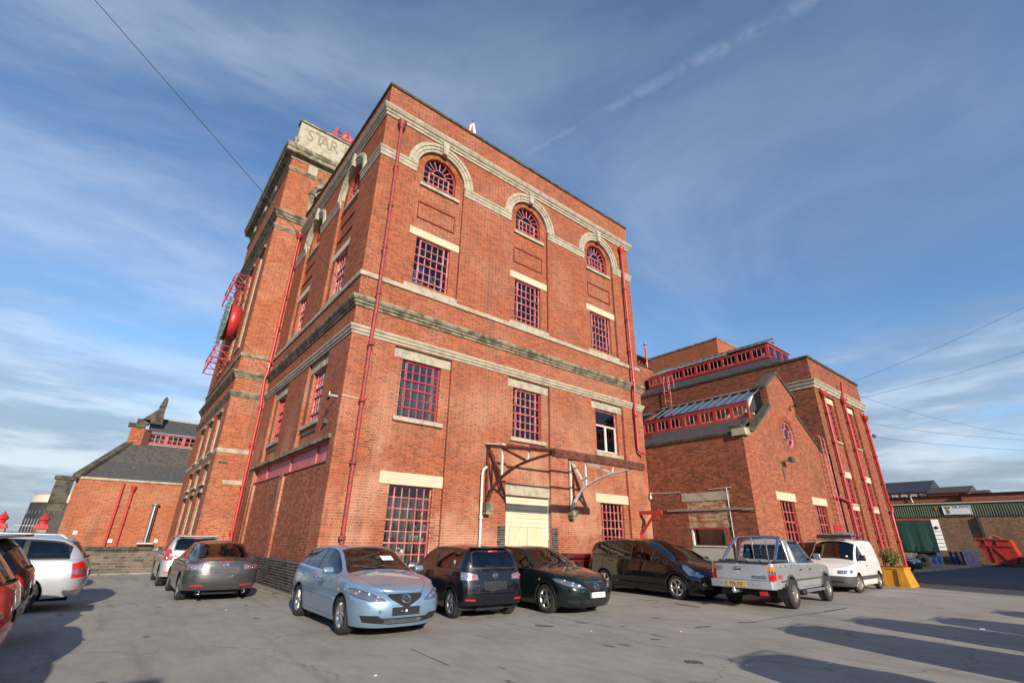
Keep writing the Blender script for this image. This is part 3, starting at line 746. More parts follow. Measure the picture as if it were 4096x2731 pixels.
q = MB(); q.box(WID-.2, WID-.1, .3, LEN, 5.0, 18.3); q.box(.3, WID-.3, LEN-.1, LEN, 11.0, 18.3); q.build('parapet_inner', 'brick_dark', MAINB)
# drainpipes on the street side
zc = [14.38, 12.58, 10.76, 8.95, 7.15, 5.33, 3.5, 1.5]
drainpipe(MAINB, [(.58, -.16, 16.4), (.58, -.24, 9.0), (.58, -.26, 8.6), (.58, -.16, 7.2), (.60, -.13, 0)], .062, 'red_rust_pipe', [(.58, -.165-.08*max(0, 1-abs(z-8.9)/5), z) for z in zc], (.58, -.17, 16.62))
drainpipe(MAINB, [(13.98, -.16, 16.4), (13.98, -.24, 9.0), (13.98, -.26, 8.6), (13.98, -.16, 7.2), (14.0, -.14, 5.55), (14.03, -.18, 5.42), (14.3, -.3, 5.33)], .062, 'red_paint', [(13.98, -.2, z) for z in (14.0, 12.2, 10.4, 8.6, 7.1)], (13.98, -.17, 16.62))
drainpipe(MAINB, [(-.18, 10.75, 16.6), (-.2, 10.75, 8.9), (-.27, 10.75, 8.5), (-.16, 10.75, 7.1), (-.13, 10.75, 0)], .062, 'red_paint', [(-.17, 10.75, z) for z in (14.9, 13.1, 11.3, 9.4, 7.15, 5.33, 3.5, 1.6)], (-.18, 10.75, 17.0))
drainpipe(MAINB, [(5.33, -.1, 3.85), (5.2, -.12, 3.75), (5.17, -.1, 3.6), (5.18, -.08, .0)], .045, 'white_paint', [(5.18, -.09, 2.2)], None, 'waste_pipe')
# doorway: boarded with pine, small doors in it
stone(MAINB, FR_R, 6.30, 8.48, 3.02, 3.39, WD-.1, BD+.05, 'stone', 'lintel')
q = MB(); FR_R.box(q, 6.3, 8.48, 2.985, 3.018, WD-.1, BD+.03); q.build('lintel_angle', 'rust', MAINB)
DR = MB(); FR_R.box(DR, 6.34, 8.49, .0, 3.0, -.24, -.2); DR = DR.build('door_backing', 'pine', MAINB)
z = 2.975; k = 0
while z > .1:
    h = .145; z0 = z-h
    for (a, b) in (((6.36, 8.47),) if z > 2.02 else ((6.36, 6.585), (8.245, 8.47))):
        q = MB(); q.poly([FR_R.P(a, z0+.004, -.2), FR_R.P(a, z0+.004, -.155), FR_R.P(a, z-.003, -.175), FR_R.P(a, z-.003, -.2)], FR_R.U*(b-a)); q.build('plank', 'pine', DR)
    z = z0; k += 1
for (a, b) in ((6.60, 7.40), (7.43, 8.23)):
    q = MB(); FR_R.box(q, a, b, .06, 1.95, -.198, -.15); dd = q.build('door', 'pine', MAINB)
    for k in range(7):
        w = (b-a)/7; q = MB(); FR_R.box(q, a+k*w+.004, a+(k+1)*w-.004, .07, 1.94, -.1499, -.139); q.build('plank', 'pine', dd)
q = MB(); FR_R.box(q, 7.36, 7.385, .95, 1.05, -.139, -.10); q.build('handle', 'trim_black', MAINB)
# small fittings on the walls
def security_camera(parent, p, d, arm=.25):
    q = MB(); p = Vector(p); d = Vector(d); q.tube([p, p+d*arm], .02, 8); q.tube([p+d*arm+Vector((0, 0, .1)), p+d*arm+Vector((0, 0, -.05))], .018, 8); c = q.build('camera_arm', 'pvc_white', parent)
    q = MB(); e = p+d*arm; q.tube([e+Vector((0, -.1, -.06)), e+Vector((0, .12, -.1))], .045, 10); q.build('camera_body', 'trim_grey', c)
security_camera(MAINB, (-.0, .35, 5.45), (-1, 0, 0)); 
q = MB(); FR_L.box(q, -1.05, -.9, 4.72, 4.84, .0, .12); q.build('alarm_box', 'trim_grey', MAINB)
q = MB(); q.tube([(.0, -.01, 5.42), (.5, -.02, 5.40)], .012, 6); q.build('conduit', 'pvc_white', MAINB)
# red hoist bracket at the right end
hb = MB(); hb.beam((13.9, -.02, 2.72), (13.9, -1.15, 2.72), .1, .16); H = hb.build('hoist_bracket', 'red_paint', MAINB)
q = MB(); q.beam((13.9, -.02, 1.85), (13.9, -.75, 2.64), .07, .09); q.build('strut', 'red_paint', H)
q = MB(); FR_R.box(q, 13.8, 14.0, 1.6, 1.95, 0, .03); q.build('wall_plate', 'red_paint', H)
q = MB(); q.beam((13.9, -.95, 2.6), (13.9, -.95, 2.42), .05, .07, (0, 1, 0)); q.beam((13.9, -1.0, 2.84), (13.9, -.9, 2.5), .12, .03, (0, 1, 0)); q.build('trolley', 'red_paint', H)

# ---------------- canopy frame without its roof
CF = wthing('canopy_frame', 'rusty iron canopy frame without its roof over the pine-boarded doorway', 'canopy frame', (7.4, -.1, 2.6))
for bx, wm in ((5.39, 'rust'), (9.5, 'white_paint')):
    q = MB(); q.box(bx-.14, bx+.14, -.30, -.0, 2.42, 2.68); q.box(bx-.11, bx+.11, -.26, -.0, 2.30, 2.419); q.build('corbel', 'stone_dirty', CF)
    def bm(a, b, w=.055, h=.075, m=wm, n='bracket_bar'): q = MB(); q.beam(a, b, w, h); return q.build(n, m, CF)
    top = lambda y: 4.60+(4.0-4.60)*(-y)/3.5
    bm((bx, -.08, 2.68), (bx, -.08, 4.64), .07, .07, 'white_paint' if wm != 'rust' else 'rust', 'post')
    bm((bx, -.02, top(-.02)), (bx, -3.5, 3.98), .10, .10, 'rust', 'top_chord')
    arc = [(-.12, 2.68), (-.3, 2.98), (-.55, 3.25), (-.88, 3.45), (-1.3, 3.62), (-1.75, 3.75), (-2.25, 3.84), (-2.85, 3.90), (-3.45, 3.93)]
    q = MB()
    for (a, b) in zip(arc[:-1], arc[1:]): q.beam((bx, a[0], a[1]), (bx, b[0]-.01, b[1]), .10, .055)
    q.build('curved_brace', 'white_paint' if wm != 'rust' else 'rust', CF)
    bm((bx, -.9, top(-.9)-.05), (bx, -.9, 3.47), .06, .06, 'white_paint'); bm((bx, -.12, 4.5), (bx, -.86, 3.5)); bm((bx, -.95, 4.38), (bx, -2.15, 3.86)); bm((bx, -2.3, 4.14), (bx, -2.2, 3.86), .06, .06, 'white_paint')
    q = MB(); q.box(bx-.05, bx+.05, -3.3, -.1, 0, .02)
q = MB(); q.beam((5.3, -3.5, 3.94), (9.62, -3.5, 3.94), .14, .24); fx = q.build('fascia_beam', 'rust', CF)
for x in (5.6, 6.6, 7.6, 8.6, 9.4): q = MB(); q.lathe((x, -3.57, 3.94), (0, -1, 0), [(.0, .02), (.018, .018), (.022, 0)], 6); q.build('rivet', 'rust', fx)
q = MB(); q.beam((5.35, -.05, 4.66), (5.45, -.9, 4.55), .14, .05); q.build('flashing', 'white_paint', CF)
for y in (-1.2, -2.35): q = MB(); q.beam((5.39, y, 4.60+.17*y+.09), (9.5, y, 4.60+.17*y+.09), .05, .07); q.build('purlin', 'rust', CF)

# ---------------- tower
TOW = wthing('brick_tower', 'square red brick tower with carved stone parapet lettering and deep cornice', 'tower', (3, 16, 0))
TX, TY, TD = -1.45, 11.0, 10.8
FT = Fr((0, TY, 0), (1, 0, 0), (0, -1, 0)); FTL = Fr((TX, TY, 0), (0, -1, 0), (-1, 0, 0))
BT = Bricks(); tone_t = lambda u, z, t: .18+.75*t**1.1
bw(BT, FT, TX, .0, 0, 17.2, tone=tone_t, cand=True); bw(BT, FT, TX, 7.5, 17.2, 22.1, [('r', .15, 1.65, 18.6, 20.0), ('a', .9, 20.0, .75)], tone=tone_t)
tw_low = [(-2.45, -1.35), (-5.05, -3.95), (-7.65, -6.55)]
hl = []
for a, b in tw_low: hl += [('r', a, b, 5.15, 6.95), ('r', a, b, 1.2, 3.25), ('r', a, b, 3.7, 4.5), ('r', a, b, 10.4, 16.3)]
bw(BT, FTL, -TD, -.0065, 0, 22.1, hl, tone=tone_t)
for a, b in tw_low:
    for z0, z1 in ((5.15, 6.95), (1.2, 3.25), (3.7, 4.5), (10.4, 16.3)):
        reveal(BT, FTL, b, z0, z1, 0, -.2, -1); reveal(BT, FTL, a, z0, z1, 0, -.2, +1)
        q = MB(); 
        for bx in ((a-.0, a+.14, z0, z1), (b-.14, b, z0, z1), (a+.14, b-.14, z1-.14, z1), (a+.14, b-.14, z0, z0+.1)): FTL.box(q, *bx, -.22, -.06)
        w = q.build('stone_window', 'stone', TOW); pane_obj(w, FTL, a+.14, b-.14, z0+.1, z1-.14, -.18)
        stone(TOW, FTL, a-.12, b+.12, z1+.002, z1+.16, -.1, .09, 'stone_dirty', 'window_hood')
        stone(TOW, FTL, a-.1, b+.1, z0-.12, z0-.002, -.1, .08, 'stone', 'sill')
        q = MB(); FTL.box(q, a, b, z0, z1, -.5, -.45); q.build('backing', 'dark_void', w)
BT.build(TOW, 'brick_clean', n_single=300, view=lambda c: c[2] > 1.8)
TP = [(TX, TY+TD), (TX, TY), (7.5, TY)]
TPl = [(TX, TY+TD), (TX, TY), (-.01, TY)]
course_stones(TOW, TPl, [(-.06, 4.92), (.02, 4.92), (.02, 5.12), (-.06, 5.121)], 1.4, 'stone', 'band_stone')
stone(TOW, FT, -.95, -.02, 3.58, 3.76, -.05, .02, 'stone', 'band_stone')
q = MB(); FT.box(q, -1.28, -.92, 4.45, 4.52, 0, .05); q.build('air_brick', 'stone_dark', TOW)
course_stones(TOW, TPl, [(-.06, 7.462), (.03, 7.462), (.03, 7.53), (.075, 7.56), (.075, 7.63), (.115, 7.67), (.115, 7.74), (-.06, 7.77)], 1.2, 'stone_dirty')
course_stones(TOW, TPl, [(-.06, 8.42), (.05, 8.42), (.05, 8.49), (.11, 8.52), (.11, 8.57), (.17, 8.61), (.21, 8.68), (.21, 8.74), (-.06, 8.80)], 1.2, 'stone_dirty')
course_stones(TOW, TPl, [(-.06, 9.5), (.05, 9.5), (.05, 9.67), (-.06, 9.69)], 1.2, 'stone_dirty')
course_stones(TOW, TP, [(-.06, 16.98), (.04, 16.98), (.04, 17.06), (.09, 17.1), (.09, 17.2), (-.06, 17.25)], 1.1, 'stone_dirty')
course_stones(TOW, TP, [(-.06, 17.68), (.07, 17.68), (.07, 17.78), (.15, 17.84), (.15, 17.92), (.25, 18.0), (.25, 18.1), (-.06, 18.2)], 1.1, 'stone_dirty')
course_stones(TOW, TP, [(-.06, 21.03), (.04, 21.03), (.04, 21.12), (.08, 21.14), (.08, 21.22), (-.06, 21.25)], 1.1, 'stone_dirty')
course_stones(TOW, TP, [(-.06, 21.86), (.05, 21.86), (.08, 22.02), (-.06, 22.02)], 1.1, 'stone')
course_stones(TOW, TP, [(-.06, 22.04), (.40, 22.04), (.43, 22.12), (.43, 22.24), (.50, 22.3), (.53, 22.46), (.53, 22.54), (-.06, 22.62)], 1.3, 'stone_dirty')
for u in (-.22, 2.4): stone(TOW, FT, u-.26, u+.26, 21.26, 21.85, -.05, .08, 'stone', 'carved_block')
for a, b in ((-8.9, -8.3), (-6.1, -5.4), (-3.5, -2.9)): stone(TOW, FTL, a, b, 21.26, 21.85, -.05, .12, 'stone_dirty', 'carved_block')
at_ = MB(); at_.box(TX, 4.6, TY-.2, TY+.3, 22.62, 24.53); AT = at_.build('parapet_panel', 'stone', TOW)
q = MB(); q.box(TX-.08, 4.68, TY-.29, TY+.35, 24.53, 24.67); q.build('parapet_coping', 'stone_dirty', TOW)
for ch, x in (('S', -.80), ('T', -.30), ('A', .06), ('R', .62), ('E', 1.42)):
    obj('carved_letter', text_mesh(ch, 1.22, .02, .78, 'stone_cut'), AT, frame_mat((x, TY-.205, 23.80), (1, 0, 0), (0, 0, 1)))
q = MB(); q.lathe((TX-.05, TY-.2, 22.6), (0, 0, 1), [(.22, 0), (.22, .1), (.1, .18), (.07, .3), (.13, .42), (.15, .52), (.1, .62), (.0, .66)], 12); q.build('finial', 'stone_dirty', TOW)
# arched stone window high on the tower
q = MB(); arc_bar(q, FT, .9, 20.0, .75, .98, 0, math.pi, 16, -.15, .12); FT.box(q, -.08, .15, 18.6, 20.0, -.15, .10); FT.box(q, 1.65, 1.88, 18.6, 20.0, -.15, .10); FT.box(q, -.16, .2, 19.9, 20.05, -.15, .16); w = q.build('stone_window', 'stone_dirty', TOW)
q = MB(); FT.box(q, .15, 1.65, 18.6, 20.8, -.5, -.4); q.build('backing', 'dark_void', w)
q = MB(); arc_bar(q, FT, .9, 20.0, .62, .75, 0, math.pi, 14, -.3, -.1); q.build('inner_arch', 'stone', w)
q = MB()
for u in (.5, .9, 1.3): FT.box(q, u-.03, u+.03, 18.6, 20.6, -.3, -.25)
q.build('glazing_bars', 'red_paint', w)
# dark roof and star sign on top of the tower
q = MB(); q.box(.5, 7.4, TY+1.3, TY+9, 22.6, 25.9); q.box(.35, 7.5, TY+1.15, TY+9.2, 25.9, 26.02); q.build('roof', 'slate', TOW)
SS = wthing('star_sign', 'red triangular star sign frames on the roof of the tower', 'sign', (1.5, 12.6, 26.0))
def tri(pts, w, m, nm):
    q = MB(); P3 = [Vector((p[0], 12.8, p[1])) for p in pts]; n = len(P3)
    for i in range(n): q.beam(P3[i], P3[(i+1) % n], .12, w, (0, 1, 0))
    return q.build(nm, m, SS)
tri([(1.2, 26.68), (1.70, 27.42), (2.3, 26.72)], .1, 'red_paint', 'star_point'); tri([(1.38, 26.76), (1.71, 27.24), (2.12, 26.8)], .07, 'red_pink', 'star_tube')
q = MB(); q.poly([(.76, 12.8, 26.3), (.98, 12.8, 26.3), (1.06, 12.8, 27.4), (.98, 12.8, 27.5), (.9, 12.8, 27.42)], (0, .3, 0)); q.build('star_point', 'red_paint', SS)
q = MB(); q.poly([(.66, 12.9, 26.2), (.8, 12.9, 26.2), (.84, 12.9, 27.05), (.78, 12.9, 27.1)], (0, .3, 0)); q.build('star_point', 'red_paint', SS)
q = MB(); q.beam((.95, 13, 27.3), (1.6, 13, 27.25), .05, .06); q.tube([(1.25, 13, 26.0), (1.22, 13, 27.6)], .02, 8); q.box(.6, 2.4, 12.7, 13.1, 26.02, 26.12); q.build('support', 'trim_black', SS)
# round neon sign with letter racks on the tower's left side
RS = wthing('round_sign', 'large round red drum sign with letter racks on the tower side', 'sign', (TX, 16.2, 12.6))
q = MB(); q.lathe((TX+.02, 16.2, 12.95), (-1, 0, 0), [(0, 0), (1.08, 0), (1.08, .62), (1.0, .62), (1.0, .6), (0, .6)], 32); q.build('drum', 'red_paint', RS)
q = MB(); q.lathe((TX-.62, 16.2, 12.95), (-1, 0, 0), [(0, .02), (1.5, .02), (1.5, .07), (0, .07)], 32, smooth=False)
for k in range(24):
    a = 2*math.pi*k/24; q.box(TX-.80, TX-.69, 16.2+1.45*math.cos(a)-.03, 16.2+1.45*math.cos(a)+.03, 12.75+1.45*math.sin(a)-.03, 12.75+1.45*math.sin(a)+.03)
q.build('sign_face', 'star_green', RS)
for z0 in (15.35, 10.95):
    q = MB(); X1 = TX-.84
    for zz in (z0, z0-.75): q.tube([(X1, 14.5, zz), (X1, 18.0, zz)], .028, 6)
    for y in (14.5, 15.6, 16.8, 18.0):
        q.tube([(TX, y, z0), (X1, y, z0)], .03, 6); q.tube([(TX, y, z0-.75), (X1, y, z0-.75)], .03, 6); q.tube([(X1, y, z0), (X1, y, z0-.75)], .03, 6); q.tube([(TX, y, z0-.75), (X1, y, z0)], .022, 6)
    q.build('letter_rack', 'red_paint', RS)

# ---------------- gabled wing
WG = wthing('gabled_wing', 'low brick wing with stepped gable, round window and rooflight', 'wing building', (19.4, -2, 0))
WX, WY = 14.8, -4.72
FWL = Fr((WX, 0, 0), (0, -1, 0), (-1, 0, 0)); FWG = Fr((WX, WY, 0), (1, 0, 0), (0, -1, 0))
BW_ = Bricks(); td = lambda u, z, t: .05+.8*t
bw(BW_, FWL, -.6, 4.713, 0, 5.72, [('r', 1.9, 3.5, 1.4, 2.12), ('r', 1.85, 3.65, 2.13, 3.16), ('r', 1.85, 3.6, .75, 1.4)], tone=td, cand=True)
def gable_iv(z):
    if z < 5.9: return (0, 9.2)
    if z < 7.38: k = (z-5.9)/.69; return (1.0+k, 8.2-k)
    if z < 8.36: return (3.2, 6.0)
    k = (z-8.36)/.62
    return (3.2+k, 6.0-k) if k < 1.38 else None
bw(BW_, FWG, 0, 9.2, 0, 9.24, [('r', 2.3, 3.7, .8, 3.24), ('r', 5.95, 7.2, .8, 3.24), ('o', 4.62, 6.3, .62)], hi=gable_iv, tone=lambda u, z, t: .3+.65*t, cand=True)
for u0, u1 in ((2.3, 3.7), (5.95, 7.2)):
    reveal(BW_, FWG, u0, .8, 3.24, 0, -.2, +1); reveal(BW_, FWG, u1, .8, 3.24, 0, -.2, -1)
    stone(WG, FWG, u0-.28, u1+.18, 3.24, 3.57, -.3, .03, 'stone_buff')
    win_grid(WG, FWG, u0, u1, .8, 3.24, -.11, [1]*4, [1]*6, bar=.03, fr_w=.045, bmat='red_paint_old', lin=.8, thick=(('r', 2), ('r', 4)))
reveal(BW_, FWL, 3.5, 1.4, 2.12, 0, -.2, -1)
BW_.build(WG, 'brick_dark', 'mortar_dark', n_single=300, view=lambda c: c[2] > 1.6)
BI = Bricks(); bw(BI, FWL, 1.85, 3.65, 2.13, 3.16, d=-.004, tone=lambda u, z, t: t); BI.build(WG, 'brick_buff', 'mortar', name='patch_brickwork', core_name='patch_wall')
stone(WG, FWL, 1.62, 3.76, 3.162, 3.5, -.1, .02, 'stone', 'lintel')
q = MB(); FWL.box(q, 1.85, 3.6, .75, 1.395, -.1, -.004); q.build('render_patch', 'plaster', WG)
# hatch window with red head
q = MB(); FWL.box(q, 1.9, 3.5, 2.06, 2.12, -.12, .02); FWL.box(q, 3.44, 3.5, 1.42, 2.06, -.12, .01, 0); FWL.box(q, 1.9, 1.97, 1.42, 2.06, -.12, .01, 1); FWL.box(q, 1.97, 3.44, 1.4, 1.45, -.12, .03, 1); w = q.build('hatch_window', ['red_paint', 'white_paint'], WG)
pane_obj(w, FWL, 1.97, 3.44, 1.45, 2.06, -.08); lining(w, FWL, 1.9, 3.5, 1.4, 2.12, -.1, 1.6, 'plaster', 'plaster')
q = MB(); FWL.box(q, .85, 4.2, 2.78, 2.86, 0, .07); FWL.box(q, 4.24, 4.62, 2.74, 2.82, 0, .07); q.build('conduit', 'galv', WG)
q = MB(); q.tube([FWL.P(3.7, 3.62, .02), FWL.P(3.72, .9, .02)], .014, 6); q.tube([FWL.P(2.9, 3.60, .02), FWL.P(3.9, 3.64, .02)], .012, 6); q.tube([FWL.P(.1, 3.60, .02), FWL.P(1.6, 3.56, .02)], .012, 6); q.build('cable', 'pvc_white', WG)
# bulkhead lamp
q = MB(); q.tube([FWL.P(.12, 3.6, .0), FWL.P(.12, 3.62, .12), FWL.P(.12, 3.52, .14)], .025, 8); lp = q.build('wall_lamp', 'stone_buff', WG)
q = MB(); q.lathe(FWL.P(.12, 3.5, .14), (0, 0, -1), [(.045, 0), (.05, .04), (.045, .14), (.0, .18)], 10); q.build('lamp_glass', 'plate_white', lp)
# gable stones
def gq(pts, th=.36, nm='coping_stone', m='stone_dark'):
    q = MB(); q.poly([FWG.P(u, z, .05) for u, z in pts], -FWG.N*th); q.build(nm, m, WG)
gq([(1.0, 5.9), (1.1, 6.06), (3.2, 7.52), (3.2, 7.38)]); gq([(8.2, 5.9), (8.1, 6.06), (6.0, 7.52), (6.0, 7.38)])
gq([(-.12, 5.9), (-.12, 6.02), (1.1, 6.05), (1.0, 5.9)], .5); gq([(9.32, 5.9), (9.32, 6.02), (8.1, 6.05), (8.2, 5.9)], .5)
gq([(3.02, 8.3), (3.02, 8.42), (4.6, 9.42), (4.6, 9.26)], .6); gq([(6.18, 8.3), (6.18, 8.42), (4.6, 9.42), (4.6, 9.26)], .6)
q = MB(); FWL.box(q, 4.35, 4.9, 5.62, 5.9, -.3, .14); q.build('kneeler', 'stone', WG)
# round window
brick_ring(WG, FWG, 4.62, 6.3, .62, .86, -.2, .008, 'brick_dark', 0, 2*math.pi)
q = MB(); arc_bar(q, FWG, 4.62, 6.3, .54, .62, 0, 2*math.pi, 32, -.16, -.06); arc_bar(q, FWG, 4.62, 6.3, .26, .30, 0, 2*math.pi, 24, -.14, -.08)
for k in range(6):
    a = math.pi*k/3+.5; q.beam(FWG.P(4.62+.28*math.cos(a), 6.3+.28*math.sin(a), -.11), FWG.P(4.62+.56*math.cos(a), 6.3+.56*math.sin(a), -.11), .04, .05, FWG.N)
rw = q.build('round_window', 'red_pink', WG)
for k in range(6):
    a = math.pi*k/3+.5; q = MB(); arc_bar(q, FWG, 4.62, 6.3, .3, .54, a+.05, a+math.pi/3-.05, 4, -.115, -.105); q.build('pane', 'window_glass', rw)
q = MB(); arc_bar(q, FWG, 4.62, 6.3, .005, .26, 0, 2*math.pi, 20, -.115, -.105); q.build('pane', 'window_glass', rw)
q = MB(); FWG.box(q, 4.0, 5.24, 5.68, 6.92, -.6, -.5); q.build('backing', 'interior_grey', rw)
# roof of the wing: eaves coping, slates, lead, glazed monitor
def slates(parent, O, U, V, nu, nv, w, h, mat_='slate', single=True, name='slate', tilt=.012):
    O, U, V = Vector(O), Vector(U).normalized(), Vector(V).normalized(); Nn = U.cross(V)
    if Nn.z < 0: Nn = -Nn
    mb = MB(); mb.box(0, w*.985, 0, h*1.25, 0, .009); me = mb.mesh('slate', mat_); joined = MB()
    for j in range(nv):
        for i in range(-1 if j % 2 else 0, nu):
            u = i*w+(w/2 if j % 2 else 0)
            if u < -w*.3 or u+w > nu*w+w*.3: continue
            p = O+U*u+V*(j*h)+Nn*(.01+random.uniform(0, .004))
            V2 = (V*math.cos(tilt*2)-Nn*math.sin(tilt*2)).normalized(); W2 = U.cross(V2)
            M = Matrix((U, V2, W2)).transposed().to_4x4(); M.translation = p
            if single: obj(name, me, parent, M)
            else: joined.add([M @ Vector(v) for v in mb.v], mb.f)
    if not single: o = joined.build(name+'s', mat_, parent); o['kind'] = 'stuff'
sl_v = Vector((1.3, 0, .88))
q = MB(); q.poly([(WX+.15, .2, 5.74), (WX+1.6, .2, 6.66), (WX+1.6, WY+.3, 6.66), (WX+.15, WY+.3, 5.74)], (.03, 0, -.05)); q.build('roof', 'slate', WG)
slates(WG, (WX+.17, WY+.35, 5.77), (0, 1, 0), sl_v, 18, 5, .27, .30, 'slate')
q = MB(); FWL.box(q, .0, 4.7, 5.72, 5.84, -.32, .08); q.build('eaves_coping', 'stone_dark', WG)
def monitor(parent, x, y0, y1, z0, z1, ztop, xtop, nb, solid_ends=0, slate_z=None, lead=True):
    """rooflight with a row of red framed lights facing -x and a glazed slope"""
    fr = Fr((x, 0, 0), (0, -1, 0), (-1, 0, 0)); u0, u1 = -y1, -y0; bwid = (u1-u0)/nb
    q = MB(); fr.box(q, u0, u1, z0, z0+.14, -.06, .05); fr.box(q, u0, u1, z1-.1, z1, -.06, .05)
    for k in range(nb+1):
        c = u0+bwid*k; a, b = max(u0, c-.075), min(u1, c+.075); fr.box(q, a, b, z0+.14, z1-.1, -.06, .04)
    mo = q.build('rooflight_frame', 'red_paint', parent)
    for k in range(nb):
        a, b = u0+bwid*k+.075, u0+bwid*(k+1)-.075; q = MB()
        for t in (0, 1/3, 2/3, 1): fr.box(q, a+(b-a)*t-.018, a+(b-a)*t+.018, z0+.14, z1-.1, -.04, .02)
        fr.box(q, a, b, z0+.14, z0+.2, -.04, .025); fr.box(q, a, b, z1-.15, z1-.1, -.04, .025)
        q.build('sash', 'red_pink', mo)
        for t in range(3): pane_obj(mo, fr, a+(b-a)*t/3+.018, a+(b-a)*(t+1)/3-.018, z0+.2, z1-.15, -.01)
    ng = max(4, round((u1-u0)/.46)); gw = (u1-u0)/ng
    A = Vector((x-.08, 0, z1+.02)); Bv = Vector((xtop, 0, ztop)); sv = (Bv-A); nn = Vector((-sv.z, 0, sv.x)).normalized()
    for k in range(ng):
        if solid_ends and (k < solid_ends or k >= ng-solid_ends): mm, nm = 'lead', 'roof_panel'
        else: mm, nm = 'roof_glass', 'roof_pane'
        q = MB(); o_ = A+Vector((0, y0+gw*k+.02, 0)); q.obox(o_, Vector((0, gw-.04, 0)), sv, nn*.012); q.build(nm, mm, mo)
        q = MB(); q.beam(A+Vector((0, y0+gw*k, 0))+nn*.02, Bv+Vector((0, y0+gw*k, 0))+nn*.02, .022, .04, nn); q.build('glazing_bar', 'galv', mo)
    q = MB(); q.beam(Bv+Vector((0, y0, .04)), Bv+Vector((0, y1, .04)), .2, .06); q.build('ridge_flashing', 'lead', mo)
    # white inner structure seen through the glass
    q = MB()
    for k in range(nb): y = y0+(y1-y0)*(k+.5)/nb; q.beam((x+.25, y, z0+.1), (xtop, y, ztop-.15), .08, .1)
    q.beam((x+.45, y0, z0+.3), (x+.45, y1, z0+.3), .07, .07); q.build('inner_frame', 'pvc_white', mo)
    q = MB(); q.box(x+.3, xtop+.5, y0+.1, y1-.1, z0-.1, z0-.02); q.box(xtop+.1, xtop+.2, y0+.1, y1-.1, z0, ztop-.1); q.build('inner_lining', 'interior_grey', mo)
    return mo
monitor(WG, 16.45, WY+.28, 1.2, 6.63, 7.40, 8.32, 18.0, 7)
q = MB(); q.beam((16.38, WY+.3, 6.62), (16.38, .2, 6.62), .18, .03); q.build('lead_flashing', 'lead', WG)
q = MB(); q.box(18.0, 20.8, WY+.3, 6, 8.2, 8.3); q.box(20.8, 24, WY+.3, 6, 5.8, 5.9); q.build('flat_roof', 'lead', WG)
q = MB(); q.obox((16.3, WY+.29, 6.4), (1.75, 0, 0), (0, .2, 0), (0, 0, .5)); q.build('gable_back', 'brick_dark', WG)
bq = Bricks(); bw(bq, Fr((WX+3.2, WY+.3, 0), (0, -1, 0), (-1, 0, 0)), -.02, .28, 7.4, 8.36); bq.build(WG, 'brick_dark', 'mortar_dark', name='step_brickwork', core_name='step_wall')
# floodlight and camera on the gable
q = MB(); q.beam(FWG.P(3.35, 4.92, .0), FWG.P(3.35, 4.92, .3), .05, .05); fl = q.build('floodlight_arm', 'galv', WG)
q = MB(); q.obox(FWG.P(3.2, 4.86, .3), FWG.U*.34, Vector((0, 0, .2)), FWG.N*.16); q.build('floodlight', 'trim_grey', fl)
q = MB(); q.tube([FWG.P(3.2, 4.9, .03), FWG.P(3.2, 4.1, .03)], .015, 6); q.build('cable', 'trim_grey', fl)
q = MB(); q.beam(FWG.P(5.35, 7.75, 0), FWG.P(5.35, 7.75, .35), .04, .04); q.lathe(FWG.P(5.35, 7.72, .35), (0, 0, 1), [(0, .12), (.1, .1), (.12, 0), (0, -.02)], 10); q.build('gable_lamp', 'trim_black', WG)
# caged ladder on the roof of the wing, and wall ladder on the gable
def ladder(label, base, top, U, N_, width, hoops=(), arch=False, mat_='red_pink', name='ladder'):
    base, top, U, N_ = Vector(base), Vector(top), Vector(U), Vector(N_); d = (top-base); Ls = d.length; d.normalize()
    t = wthing(name, label, 'ladder', base)
    for s_ in (-1, 1):
        pts = [base+U*width/2*s_, top+U*width/2*s_]
        if arch: pts += [top+U*width/2*s_+Vector((0, 0, .55))+N_*.0, top+U*width/2*s_+Vector((0, 0, .75))-N_*.15, top+U*width/2*s_+Vector((0, 0, .72))-N_*.4, top+U*width/2*s_+Vector((0, 0, .4))-N_*.55, top+U*width/2*s_-N_*.55-Vector((0, 0, .2))]
        q = MB(); q.tube(pts, .026, 8); q.build('stile', mat_, t)
    k = .25
    while k < Ls:
        q = MB(); p = base+d*k; q.tube([p-U*width/2, p+U*width/2], .014, 6); q.build('rung', mat_, t); k += .25
    for h in hoops:
        p = base+d*h; q = MB(); q.tube([p-U*width/2+(U*(width/2)*(1-math.cos(a))+N_*.55*math.sin(a)) for a in [math.pi*i/10 for i in range(11)]], .02, 6); q.build('cage_hoop', mat_, t)
    return t
ladder('red wall ladder with hooped handrails climbing the gable beside drainpipes', FWG.P(8.15, 2.5, .22), FWG.P(8.1, 6.0, .22), (1, 0, 0), (0, -1, 0), .42, arch=True)
ladder('pink caged ladder standing between the two long rooflights', (23.85, 4.2, 8.3), (23.85, 4.2, 11.7), (0, 1, 0), (-1, 0, 0), .45, hoops=(2.2, 2.9), arch=True)

